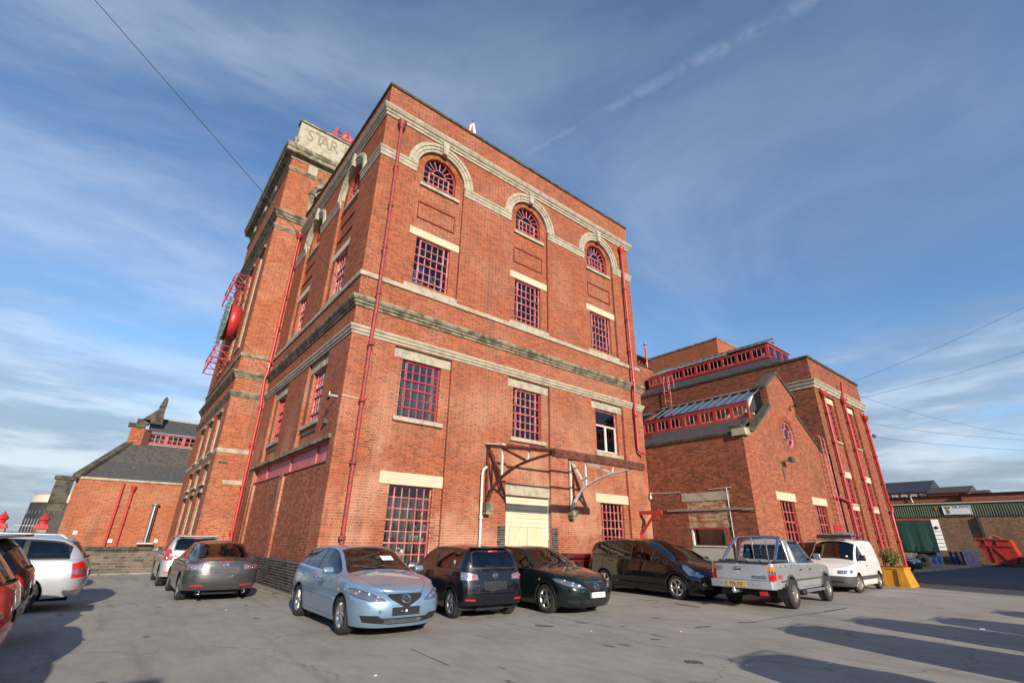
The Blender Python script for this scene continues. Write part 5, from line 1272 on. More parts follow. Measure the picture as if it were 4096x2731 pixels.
def lamp_disc(parent, S_, y, z, r, front, m='chrome', name='reflector'):
    p, n = S_.hit((4 if front else -4, y, z), (-1 if front else 1, 0, 0)); q = MB(); n = (n+Vector((.5 if front else -.5, 0, 0))).normalized(); q.lathe(p-n*.004, n, [(r, 0), (r*.98, .01), (r*.75, .012), (r*.5, .004), (0, -.004)], 14); q.build(name, m, parent)
def side_win(sh, x0, x1, n=7, zb=.035, zt=.035, l0=0., l1=0.):
    f = sh.f; bot = [(x0+(x1-x0)*i/n, f['zs'](x0+(x1-x0)*i/n)+zb) for i in range(n+1)]
    xa, xb = x0+l0, x1+l1; top = [(xb+(xa-xb)*i/n, max(f['zr'](xb+(xa-xb)*i/n)-zt, f['zs'](xb+(xa-xb)*i/n)+zb+.006)) for i in range(n+1)]
    return bot+top
SIDE = lambda c, n: abs(n.y) > .35
def glaze_side(sh, wins, glass_='car_glass', rub=.014):
    xs = [p[0] for w in wins for p in w]
    if len(wins) > 1: sh.region('_rub', 'trim_black', 'y', side_win(sh, min(p[0] for p in wins[-1])+.02, max(xs)-.05, 14, .026, .028), SIDE, True)
    for w in wins:
        sh.region('_rub', 'trim_black', 'y', w, SIDE, True); sh.region('side_window', glass_, 'y', inset(w, rub), SIDE)
def screen_poly(sh, x0, x1, mar, n=6):
    f = sh.f; a = [(x0+(x1-x0)*i/n, f['yr'](x0+(x1-x0)*i/n)-mar) for i in range(n+1)]; return a+[(x, -y) for x, y in a[::-1]]
def circ(x, z, r, n=28): return [(x+r*math.cos(2*math.pi*i/n), z+r*math.sin(2*math.pi*i/n)) for i in range(n)]
def finish(root, sh, S, paint_, wheels, body_extra=()):
    """arches, wells, wheels, floor, cabin"""
    hw = S['hw']
    for x in (S['ax'][0], S['ax'][1]): sh.carve('y', circ(x, S['R']+.01, S['ar']), -1, lambda c, n: abs(c.y) > hw*.55 and abs(n.y) > .2)
    parts = sh.split(root, [paint_]); R_, w, rim, style, rm = wheels
    yt = S.get('yt', hw-.02)
    for i, x in enumerate(S['ax'][:2]):
        for sg in (-1, 1):
            add_wheel(root, x, sg*(yt-w/2), R_, w, rim, style, rm, S.get('steer', 0) if i == 1 else 0)
            q = MB(); a = S['ar']+.012
            pts = [(a*math.cos(t), a*math.sin(t)) for t in [math.pi*(-.12+1.24*k/16) for k in range(17)]]
            for (p0, p1) in zip(pts[:-1], pts[1:]): q.quad((x+p0[0], sg*(hw*.99-.03), R_+.01+p0[1]), (x+p1[0], sg*(hw*.99-.03), R_+.01+p1[1]), (x+p1[0], sg*hw*.45, R_+.01+p1[1]), (x+p0[0], sg*hw*.45, R_+.01+p0[1]))
            q.quad(*[(x+a*c, sg*hw*.45, R_+.01+a*d) for c, d in ((-1, -.3), (1, -.3), (1, 1), (-1, 1))]); q.build('wheel_well', 'underbody', root)
            if S.get('lip'):
                q = MB(); a2 = S['ar']; q2 = []
                for k in range(21):
                    t = math.pi*(-.1+1.2*k/20); xx, zz = x+a2*math.cos(t), R_+.01+a2*math.sin(t); p, n = sh.hit((xx+.02*math.cos(t), sg*2, zz+.02*math.sin(t)), (0, -sg, 0)); q2.append((xx, p.y+sg*.004, zz)) if abs(p.y) < 1.3 and zz > .02 else None
                len(q2) > 2 and q.tube(q2, S['lip'], 6); q.build('arch_trim', S.get('lipm', 'trim_grey'), root)
    z0 = S['floor']; xa, xb = S['xr'][3][1]+.25, S['xf'][2][1]-.25
    q = MB(); q.box(xa, xb, -hw*.44, hw*.44, z0, z0+.16); q.box(S['ax'][0]+.42, S['ax'][1]-.42, -hw*.88, hw*.88, z0+.02, z0+.14)
    q.box(S['ax'][1]-.3, xb-.05, -hw*.5, hw*.5, z0+.16, S['dash'][1]-.25); q.build('underbody', 'underbody', root)
    q = MB(); dx, dz = S['dash']; q.poly([(dx, -hw*.82, dz-.4), (dx+.42, -hw*.8, dz-.4), (dx+.42, -hw*.78, dz-.02), (dx+.1, -hw*.8, dz+.03), (dx-.05, -hw*.82, dz-.06)], (0, hw*1.62, 0)); q.build('dashboard', 'interior_dark', root)
    for (x, y, z, wd) in S['seats']: seat(root, x, y, z, wd, S.get('seatm', 'interior_dark'))
    q = MB(); sx, sy, sz = S['wheelpos']; q.tube([(sx+.05*math.cos(a), sy+.19*math.sin(a), sz+.17*math.cos(a)) for a in [2*math.pi*k/16 for k in range(17)]], .014, 6, cap=False); q.beam((sx, sy, sz), (sx+.2, sy, sz-.1), .05, .05); q.build('steering_wheel', 'interior_dark', root)
    return parts
def mirror_y(poly): return [(-a, b) for a, b in poly[::-1]]
FRONT = lambda c, n: n.x > .12 and c.x > .8
REAR = lambda c, n: n.x < -.12 and c.x < -.8
def both(sh, name, m, poly, cond, body=False):
    sh.region(name, m, 'x', poly, cond, body); sh.region(name, m, 'x', mirror_y(poly), cond, body)

# ---- five-door hatchback (used for the light blue and the dark green car)
HATCH = dict(hw=.8775, cf=.62, nf=2.7, cr=.42, nr=3.0, R=.315, ar=.355, ax=(-1.32, 1.32), floor=.17, bulge=.02, lip=.007, lipm='trim_black',
    xf=[(.15, 2.12), (.30, 2.20), (.42, 2.235), (.56, 2.225), (.68, 2.15), (.80, 1.98)], xr=[(.18, -2.05), (.35, -2.13), (.5, -2.175), (.65, -2.185), (.85, -2.15), (1.0, -2.09), (1.12, -2.02)],
    hz=[(.12, .90), (.25, .955), (.45, .992), (.62, 1.0), (.8, .985), (.95, .957), (1.08, .93)], zb=[(-2.2, .28), (-1.7, .25), (-1.0, .185), (1.0, .185), (1.7, .19), (2.25, .17)],
    zs=[(-2.2, .97), (-1.9, 1.03), (-1.2, 1.005), (0, .965), (.9, .925), (1.2, .905), (1.6, .845), (1.95, .765), (2.13, .71), (2.25, .68)],
    zc=[(-2.12, 1.02), (-2.0, 1.09), (-1.88, 1.25), (-1.79, 1.365), (-1.70, 1.400), (-1.2, 1.44), (-.5, 1.465), (0, 1.455), (.22, 1.425), (.6, 1.245), (1.0, 1.045), (1.08, 1.015), (1.3, .972), (1.7, .888), (2.0, .795), (2.15, .72), (2.25, .68)],
    zr=[(-2.1, 1.01), (-1.97, 1.08), (-1.85, 1.20), (-1.70, 1.325), (-1.2, 1.39), (-.5, 1.42), (-.1, 1.415), (.2, 1.355), (.6, 1.165), (.95, .995), (1.05, .962), (1.3, .94), (1.7, .868), (2.0, .785), (2.25, .68)],
    yr=[(-2.1, .66), (-1.8, .60), (-1.2, .575), (-.4, .58), (.1, .585), (.6, .645), (1.0, .715), (1.3, .66), (2.0, .5), (2.25, .3)],
    plan=[(-2.2, .97), (-1.2, 1), (1.0, 1), (2.2, .97)], dash=(.55, .95), seats=[(-.35, .37, .30, .25), (-.35, -.37, .30, .25), (-1.25, 0, .33, .58)], wheelpos=(.38, -.37, .92))
def hatch(name, label, loc, head, paint_, plate, plate_kw={}, style='six', bump='a', group=None, tyre_rm='alloy'):
    S = dict(HATCH); sh = Shell(S); t = thing(name, label, 'car', (*loc, 0), R(head), group)
    glaze_side(sh, [side_win(sh, -.38, .86, 9, .03, .03), side_win(sh, -1.22, -.42, 7, .03, .03, .02, 0), side_win(sh, -1.72, -1.26, 5, .03, .05, .08, .03)])
    sp = screen_poly(sh, 1.03, .20, .03); top = lambda c, n: n.z > .2; sh.region('_rub', 'trim_black', 'z', sp, top, True); sh.region('windscreen', 'car_glass', 'z', inset(sp, .03), top)
    rp = [(-.60, 1.06), (.60, 1.06), (.53, 1.30), (-.53, 1.30)]; rc = lambda c, n: n.x < -.25 and c.z > 1.0
    sh.region('rear_window', 'car_glass_dark', 'x', rp, rc)
    # lamps, grille, intakes
    hl = [(.36, .575), (.42, .62), (.60, .705), (.80, .775), (.885, .765), (.885, .70), (.80, .635), (.62, .580)]
    both(sh, '_hl', 'trim_black', hl, FRONT, True); both(sh, 'headlight', 'lamp_clear', inset(hl, .012), FRONT)
    gr = [(-.32, .695), (.32, .695), (.345, .67), (.28, .61), (.05, .49), (-.05, .49), (-.28, .61), (-.345, .67)]
    sh.region('grille', 'underbody', 'x', gr, FRONT)
    if bump == 'a': lo = [(-.70, .265), (-.25, .22), (.25, .22), (.70, .265), (.76, .375), (.50, .37), (.42, .325), (-.42, .325), (-.50, .37), (-.76, .375)]
    else: lo = [(-.36, .235), (.36, .235), (.42, .335), (-.42, .335)]
    sh.region('intake', 'underbody', 'x', lo, FRONT)
    if bump != 'a': both(sh, 'fog_recess', 'trim_black', [(.5, .24), (.72, .27), (.76, .34), (.5, .33)], FRONT)
    tl = [(.52, .82), (.86, .80), (.86, 1.0), (.62, 1.02)]; both(sh, 'tail_light', 'lamp_red', tl, REAR)
    f = sh.f
    for x, l in ((.98, .0), (-.40, .0)): sh.seam([(x, .26), (x+.01, .6), (x-.01 if x > 0 else x, f['zs'](x)+.02)], .008, 'y', SIDE)
    sh.seam([(-1.24, f['zs'](-1.24)), (-1.18, .80), (-1.0, .6), (-.93, .40), (-.90, .27)], .008, 'y', SIDE); sh.seam([(-.92, .262), (.98, .262)], .008, 'y', SIDE)
    sh.seam([(1.15, .66), (1.9, .52), (2.12, .34)], .007, 'z', lambda c, n: n.z > .3 and c.y > 0); sh.seam([(1.15, -.66), (1.9, -.52), (2.12, -.34)], .007, 'z', lambda c, n: n.z > .3 and c.y < 0)
    parts = finish(t, sh, S, paint_, (.315, .205, .205, style, tyre_rm))
    for sg in (-1, 1):
        for (y, z, r, m) in ((.52, .632, .034, 'chrome'), (.64, .668, .042, 'chrome'), (.755, .715, .036, 'chrome')): lamp_disc(t, sh, sg*y, z, r, True, m)
        lamp_disc(t, sh, sg*.80, .70, .02, True, 'amber', 'indicator')
        p, n = sh.hit((.80, sg*2, .97), (0, -sg, 0)); mirror_part(t, .72, sg*.88, 1.01, paint_, sg)
        for x in (-.28, -1.0): handle(t, sh, x, .845, sg, paint_)
        q = MB(); a, n = sh.hit((.5, sg*2, .56), (0, -sg, 0)); q.beam((.92, a.y+sg*.002, .55), (-.86, a.y+sg*.002, .57), .014, .035); q.build('side_moulding', paint_, t)
        p, n = sh.hit((1.12, sg*2, .72), (0, -sg, 0)); q = MB(); q.lathe(p, n, [(.022, 0), (.02, .006), (0, .008)], 10); q.build('side_repeater', 'amber', t)
    q = MB(); gp = [(-.32, .70), (.32, .70)]
    for i in range(5):
        zz = .67-.035*i; ww = .30-.055*i
        if ww > .04: p, n = sh.hit((4, 0, zz), (-1, 0, 0)); q.beam((p.x+.002-.01*0, -ww, zz), (p.x+.002, ww, zz), .008, .006)
    q.build('grille_bars', 'trim_black', t)
    q = MB(); pts = []
    for i in range(13):
        y = -.34+.68*i/12; p, n = sh.hit((4, y, .703), (-1, 0, 0)); pts.append(p+Vector((.002, 0, 0)))
    q.tube(pts, .009, 6); q.build('grille_trim', paint_ if bump == 'a' else 'chrome', t)
    p, n = sh.hit((4, 0, .61), (-1, 0, 0)); badge_ring(t, p, n, .07)
    p, n = sh.hit((4, 0, .43), (-1, 0, 0)); 
    if plate == 'blank':
        pl = number_plate(t, p-Vector((.0, 0, .0))+n*.004, n, None, .53, .125, 'plate_black'); q = MB(); q.lathe(p+n*.018, n, [(0, .001), (.022, .001), (.022, 0)], 12); q.build('fixing', 'plate_white', pl)
        q = MB(); q.lathe(p+n*.018+Vector((0, -.09, 0)), n, [(0, .001), (.008, .001), (.008, 0)], 8); q.build('fixing', 'plate_white', pl)
        q = MB()
        for i in range(18):
            for j in range(3):
                y = -.36+.72*(i+.5*(j % 2))/18; z = .246+.022*j; pp, nn = sh.hit((4, y, z), (-1, 0, 0)); q.lathe(pp+nn*.002, nn, [(.013, 0), (.011, .004), (.007, .0)], 6)
        q.build('intake_mesh', 'chrome', t)
        pp, nn = sh.hit((4, -.47, .43), (-1, 0, 0)); q = MB(); q.lathe(pp, nn, [(.025, 0), (.022, .004), (.012, .004), (.01, -.002), (0, -.002)], 12); q.build('tow_cap', 'trim_grey', t)
    else: number_plate(t, p+n*.004, n, plate, face='plate_white', eu=True)
    # wipers
    for y0, y1, x0 in ((.55, -.05, 1.02), (-.1, -.58, 1.0)): q = MB(); q.beam((x0, y0, f['zc'](x0)+.015), (x0-.04, y1, f['zc'](x0-.08)+.03), .015, .015); q.build('wiper', 'trim_black', t)
    return t, sh
BLUE, shb = hatch('hatchback_car', 'light metallic blue five-door hatchback with blank black front plate', (-.128, -3.39), -90.6, 'paint_blue', 'blank'); BLUE.scale = (.95,)*3
q = MB(); q.obox((.62, .1, 1.26), (-.02, .26, 0), (.13, .02, -.075), (0, 0, .002)); q.build('windscreen_sheet', 'paper', BLUE)
for y in (.37, -.37): rbox(BLUE, 'seat_cover', -.6, -.3, y-.24, y+.24, .45, .98, 'plastic_wrap', .08)
GREEN, shg = hatch('hatchback_car', 'dark green hatchback with white FD55 DXY front plate', (4.655, -3.37), -89.2, 'paint_green', 'FD55 DXY', style='five', bump='b'); GREEN.scale = (.96,)*3

# ---- small upright five-door seen from behind
SMALL = dict(HATCH, hw=.84, cf=.55, nf=2.6, cr=.30, nr=3.4, R=.30, ar=.345, ax=(-1.245, 1.245),
    xf=[(.15, 1.93), (.30, 1.99), (.45, 2.015), (.6, 2.0), (.75, 1.92), (.86, 1.78)], xr=[(.18, -1.80), (.3, -1.87), (.45, -1.905), (.6, -1.90), (.8, -1.865), (1.0, -1.82), (1.2, -1.76)],
    hz=[(.12, .92), (.25, .965), (.45, .995), (.62, 1.0), (.8, .99), (.95, .965), (1.08, .945)], zb=[(-1.95, .30), (-1.5, .27), (-.9, .2), (1.0, .2), (2.0, .2)],
    zs=[(-1.95, .96), (-1.6, .985), (-1.0, .975), (0, .95), (.9, .93), (1.3, .90), (1.7, .82), (1.9, .76), (2.05, .72)],
    zc=[(-1.86, 1.0), (-1.82, 1.08), (-1.74, 1.25), (-1.65, 1.42), (-1.58, 1.475), (-1.3, 1.50), (-.5, 1.53), (.1, 1.51), (.4, 1.44), (.8, 1.22), (1.15, 1.03), (1.3, .985), (1.6, .91), (1.85, .81), (2.03, .72)],
    zr=[(-1.86, .99), (-1.78, 1.08), (-1.66, 1.30), (-1.55, 1.41), (-1.2, 1.45), (-.5, 1.475), (.0, 1.455), (.35, 1.36), (.8, 1.13), (1.1, .985), (1.25, .95), (1.6, .89), (1.85, .80), (2.03, .72)],
    yr=[(-1.86, .70), (-1.6, .63), (-1.0, .60), (0, .60), (.4, .62), (1.1, .70), (1.5, .6), (2.0, .3)], dash=(.7, .95), seats=[(-.2, .36, .32, .25), (-.2, -.36, .32, .25), (-1.15, .3, .36, .26), (-1.15, -.3, .36, .26)], wheelpos=(.5, -.36, .95), xs=[-1.80, -1.77, -1.72, -1.69, -1.62, -1.6])
def small_car(name, label, loc, head, paint_, rear_plate, lamp='clear', style='five', word=None, group=None):
    S = dict(SMALL); sh = Shell(S); t = thing(name, label, 'car', (*loc, 0), R(head), group)
    glaze_side(sh, [side_win(sh, -.25, 1.02, 9, .03, .035), side_win(sh, -1.02, -.30, 7, .03, .035), side_win(sh, -1.58, -1.09, 5, .03, .05, .06, .02)])
    sp = screen_poly(sh, 1.22, .40, .03); top = lambda c, n: n.z > .2; sh.region('_rub', 'trim_black', 'z', sp, top, True); sh.region('windscreen', 'car_glass', 'z', inset(sp, .03), top)
    rc = lambda c, n: n.x < -.25 and c.z > .95; rp = [(-.62, 1.03), (.62, 1.03), (.57, 1.36), (.45, 1.41), (-.45, 1.41), (-.57, 1.36)]; sh.region('_rub', 'trim_black', 'x', rp, rc, True); sh.region('rear_window', 'car_glass_dark', 'x', inset(rp, .03), rc)
    tl = [(.44, .80), (.84, .79), (.86, .95), (.80, .975), (.46, .92)] if lamp == 'clear' else [(.52, .74), (.86, .76), (.86, 1.06), (.66, 1.08), (.6, .92)]
    both(sh, '_tlr', 'trim_black', tl, REAR, True); both(sh, 'tail_light', 'lamp_clear' if lamp == 'clear' else 'lamp_red', inset(tl, .012), REAR)
    hl = [(.36, .63), (.75, .70), (.85, .84), (.5, .77)]; both(sh, 'headlight', 'lamp_clear', hl, FRONT); sh.region('grille', 'trim_black', 'x', [(-.3, .6), (.3, .6), (.3, .68), (-.3, .68)], FRONT)
    sh.region('_platewell', 'trim_black', 'x', [(-.29, .60), (.29, .60), (.31, .77), (-.31, .77)], REAR, True)
    f = sh.f
    for x in (1.0, -.27): sh.seam([(x, .27), (x, f['zs'](x)+.02)], .008, 'y', SIDE)
    sh.seam([(-1.05, f['zs'](-1.05)), (-1.0, .8), (-.86, .6), (-.82, .28)], .008, 'y', SIDE); sh.seam([(-.7, .555), (.7, .555)], .007, 'x', REAR); both(sh, '_tg', 'trim_black', [(.695, .555), (.703, .555), (.703, .80), (.695, .80)], REAR, True)
    both(sh, 'rear_reflector', 'lamp_red', [(.52, .385), (.74, .395), (.74, .43), (.52, .42)], REAR)
    parts = finish(t, sh, S, paint_, (.30, .195, .2, style, 'alloy'))
    for sg in (-1, 1):
        mirror_part(t, .86, sg*.845, 1.02, paint_ if lamp == 'clear' else 'trim_black', sg)
        for x in (-.14, -.9): handle(t, sh, x, .86, sg, paint_)
        if lamp == 'clear':
            for (y, z, r) in ((.56, .86, .042), (.68, .87, .042)): lamp_disc(t, sh, sg*y, z, r, False, 'lamp_red', 'lamp_bulb')
            lamp_disc(t, sh, sg*.775, .885, .036, False, 'chrome', 'lamp_bulb')
        else: lamp_disc(t, sh, sg*.70, .83, .05, False, 'lamp_clear', 'lamp_bulb')
    p, n = sh.hit((-4, 0, .885), (1, 0, 0)); badge_ring(t, p, n, .055)
    p, n = sh.hit((-4, 0, .68), (1, 0, 0)); number_plate(t, p+n*.004, n, rear_plate, face='plate_black')
    if word: p, n = sh.hit((-4, .48, .70), (1, 0, 0)); obj('badge_lettering', text_mesh(word, .055, .004, 1.2, 'chrome'), t, frame_mat(p+n*.006, Vector((0, 0, 1)).cross(n), (0, 0, 1)))
    q = MB(); p, n = sh.hit((-4, .0, 1.08), (1, 0, 0)); q.beam((p.x-.02, -.12, 1.045), (p.x-.02, .28, 1.09), .02, .015); q.build('wiper', 'trim_black', t)
    q = MB(); p, n = sh.hit((-4, 0, 1.40), (1, 0, 0)); q.beam((p.x-.01, -.12, 1.395), (p.x-.01, .12, 1.395), .02, .03); q.build('high_brake_light', 'lamp_red', t)
    q = MB(); p, n = sh.hit((-1.8, 0, 3), (0, 0, -1)); q.poly([(-1.5, -.56, f['zc'](-1.5)-.035), (-1.5, .56, f['zc'](-1.5)-.035), (-1.7, .54, 1.455), (-1.7, -.54, 1.455)], (0, 0, .025)); q.build('roof_spoiler', paint_, t)
    return t, sh
M2, shm = small_car('compact_car', 'black compact five-door with clear tail lamps and blank plate recess', (2.475, -3.01), 85.2, 'paint_navy', None, word='mazda 2'); M2.scale = (.93,)*3
q = MB(); p, n = shm.hit((-1.3, 2, 1.12), (0, -1, 0)); q.obox(p+Vector((.04, .003, -.09)), (.08, 0, 0), (0, .002, 0), (0, -.01, .16)); q.build('window_sticker', 'paper', M2)
SV, _ = small_car('compact_car', 'silver hatchback with tall red tail lamps parked beyond the dark grey car', (-1.93, 7.6), 89, 'paint_silver_d', None, lamp='red')

# ---- people carrier
MPV = dict(HATCH, hw=.915, cf=.72, nf=2.5, cr=.45, nr=3.0, R=.325, ar=.372, ax=(-1.425, 1.425),
    xf=[(.15, 2.28), (.30, 2.35), (.45, 2.375), (.6, 2.34), (.75, 2.22), (.88, 2.02)], xr=[(.18, -2.25), (.35, -2.34), (.5, -2.38), (.7, -2.385), (.9, -2.35), (1.1, -2.28), (1.25, -2.22)],
    hz=[(.12, .90), (.25, .955), (.45, .99), (.65, 1.0), (.85, .985), (1.0, .96), (1.15, .93)], zb=[(-2.4, .30), (-1.8, .26), (-1.0, .19), (1.0, .19), (2.4, .19)],
    zs=[(-2.4, 1.08), (-1.8, 1.10), (-1.0, 1.05), (0, .99), (.9, .94), (1.4, .91), (1.8, .84), (2.1, .76), (2.4, .66)],
    zc=[(-2.3, 1.1), (-2.2, 1.25), (-2.08, 1.45), (-1.98, 1.56), (-1.6, 1.61), (-.6, 1.655), (0, 1.645), (.3, 1.60), (.8, 1.37), (1.3, 1.09), (1.45, 1.03), (1.7, .97), (2.0, .87), (2.25, .74), (2.38, .66)],
    zr=[(-2.3, 1.09), (-2.15, 1.25), (-1.95, 1.47), (-1.6, 1.54), (-.6, 1.595), (-.1, 1.58), (.25, 1.50), (.8, 1.26), (1.2, 1.05), (1.4, .98), (1.7, .93), (2.0, .85), (2.38, .66)],
    yr=[(-2.3, .74), (-1.9, .66), (-1.0, .64), (0, .645), (.3, .66), (.8, .71), (1.35, .775), (1.7, .68), (2.3, .35)], dash=(.85, 1.0), seats=[(-.1, .38, .36, .26), (-.1, -.38, .36, .26), (-1.05, 0, .4, .62)], wheelpos=(.65, -.38, 1.0))
def mpv(name, label, loc, head, paint_, group=None, cat='car'):
    S = dict(MPV); sh = Shell(S); t = thing(name, label, cat, (*loc, 0), R(head), group)
    glaze_side(sh, [side_win(sh, .62, 1.18, 5, .03, .035), side_win(sh, -.22, .57, 7, .03, .035), side_win(sh, -1.18, -.28, 7, .03, .035), side_win(sh, -1.98, -1.24, 6, .04, .05, .1, .03)])
    sp = screen_poly(sh, 1.38, .30, .03); top = lambda c, n: n.z > .2; sh.region('_rub', 'trim_black', 'z', sp, top, True); sh.region('windscreen', 'car_glass', 'z', inset(sp, .03), top)
    rc = lambda c, n: n.x < -.25 and c.z > 1.0; rp = [(-.66, 1.13), (.66, 1.13), (.58, 1.48), (-.58, 1.48)]; sh.region('rear_window', 'car_glass_dark', 'x', rp, rc)
    hl = [(.44, .66), (.62, .70), (.83, .82), (.93, .98), (.93, .86), (.80, .66), (.6, .60)]; fc = lambda c, n: c.x > 1.55 and (n.x > .1)
    hs = [(2.13, .62), (2.2, .66), (1.75, .90), (1.62, .93), (1.66, .84), (1.85, .68)]
    sh.region('headlight', 'lamp_clear', 'y', hs, lambda c, n: abs(c.y) > .45 and n.x > .05)
    sh.region('grille', 'trim_black', 'x', [(-.62, .32), (.62, .32), (.55, .50), (-.55, .50)], FRONT); sh.region('grille', 'trim_black', 'x', [(-.36, .62), (.36, .62), (.38, .68), (-.38, .68)], FRONT)
    both(sh, 'tail_light', 'lamp_red', [(.62, .86), (.90, .86), (.9, 1.2), (.72, 1.22)], REAR)
    f = sh.f
    for x in (1.05, -.25): sh.seam([(x, .27), (x+.01, f['zs'](x)+.02)], .008, 'y', SIDE)
    sh.seam([(-1.22, f['zs'](-1.22)), (-1.2, .9), (-1.02, .6), (-.96, .28)], .008, 'y', SIDE); sh.seam([(-.96, .27), (1.05, .27)], .008, 'y', SIDE)
    parts = finish(t, sh, S, paint_, (.325, .215, .215, 'five', 'alloy'))
    for sg in (-1, 1):
        mirror_part(t, .84, sg*.93, 1.07, paint_, sg, (.13, .22, .14))
        for x in (-.12, -1.1): handle(t, sh, x, .93+(.03 if x < -1 else 0), sg, paint_, .2)
        q = MB(); a, n = sh.hit((.3, sg*2, .36), (0, -sg, 0)); q.beam((1.0, a.y+sg*.004, .36), (-.9, a.y+sg*.004, .38), .014, .045); q.build('side_moulding', paint_, t)
        q = MB(); p, n = sh.hit((-1.72, sg*2, .86), (0, -sg, 0)); q.tube([p+Vector((.09*math.cos(a), sg*.001, .09*math.sin(a))) for a in [2*math.pi*k/20 for k in range(21)]], .003, 5, cap=False); q.build('fuel_flap', 'trim_black', t)
        for (yy, zz, r) in ((.70, .72, .045), (.62, .66, .03)): lamp_disc(t, sh, sg*yy, zz, r, True)
        lamp_disc(t, sh, sg*.66, .44, .045, True, 'chrome', 'fog_lamp')
    for y0, y1, x0 in ((.6, -.05, 1.36), (-.1, -.62, 1.34)): q = MB(); q.beam((x0, y0, f['zc'](x0)+.015), (x0-.05, y1, f['zc'](x0-.1)+.03), .015, .015); q.build('wiper', 'trim_black', t)
    p, n = sh.hit((4, 0, .54), (-1, 0, 0)); number_plate(t, p+n*.004, n, None, face='plate_black')
    return t, sh
CARRIER, _ = mpv('people_carrier', 'black people carrier with alloy wheels parked beside the pickup truck', (10.01, -3.30), -92.0, 'paint_black')

# ---- fastback saloon seen from behind
FAST = dict(HATCH, hw=.89, cf=.7, nf=2.6, cr=.50, nr=2.9, R=.32, ar=.36, ax=(-1.337, 1.337),
    xf=[(.15, 2.2), (.30, 2.28), (.45, 2.31), (.58, 2.29), (.7, 2.2), (.8, 2.05)], xr=[(.18, -2.24), (.32, -2.33), (.48, -2.37), (.62, -2.36), (.8, -2.33), (.93, -2.30), (1.0, -2.27)],
    zs=[(-2.4, .93), (-2.1, .955), (-1.3, .965), (0, .945), (.9, .915), (1.2, .895), (1.7, .83), (2.0, .76), (2.3, .67)],
    zc=[(-2.32, .955), (-2.22, .995), (-2.05, 1.015), (-1.95, 1.035), (-1.5, 1.22), (-1.05, 1.365), (-.6, 1.43), (-.2, 1.44), (.1, 1.42), (.35, 1.36), (.8, 1.14), (1.1, .995), (1.3, .955), (1.8, .86), (2.1, .77), (2.32, .67)],
    zr=[(-2.32, .95), (-2.1, .975), (-1.9, .995), (-1.5, 1.15), (-1.05, 1.30), (-.6, 1.37), (-.2, 1.38), (.1, 1.35), (.4, 1.25), (.8, 1.06), (1.05, .945), (1.3, .925), (1.8, .84), (2.32, .67)],
    yr=[(-2.32, .7), (-1.9, .66), (-1.4, .60), (-.8, .565), (0, .575), (.5, .63), (1.05, .72), (1.5, .64), (2.3, .3)], dash=(.6, .92), seats=[(-.3, .37, .28, .25), (-.3, -.37, .28, .25), (-1.2, 0, .30, .58)], wheelpos=(.42, -.37, .9))
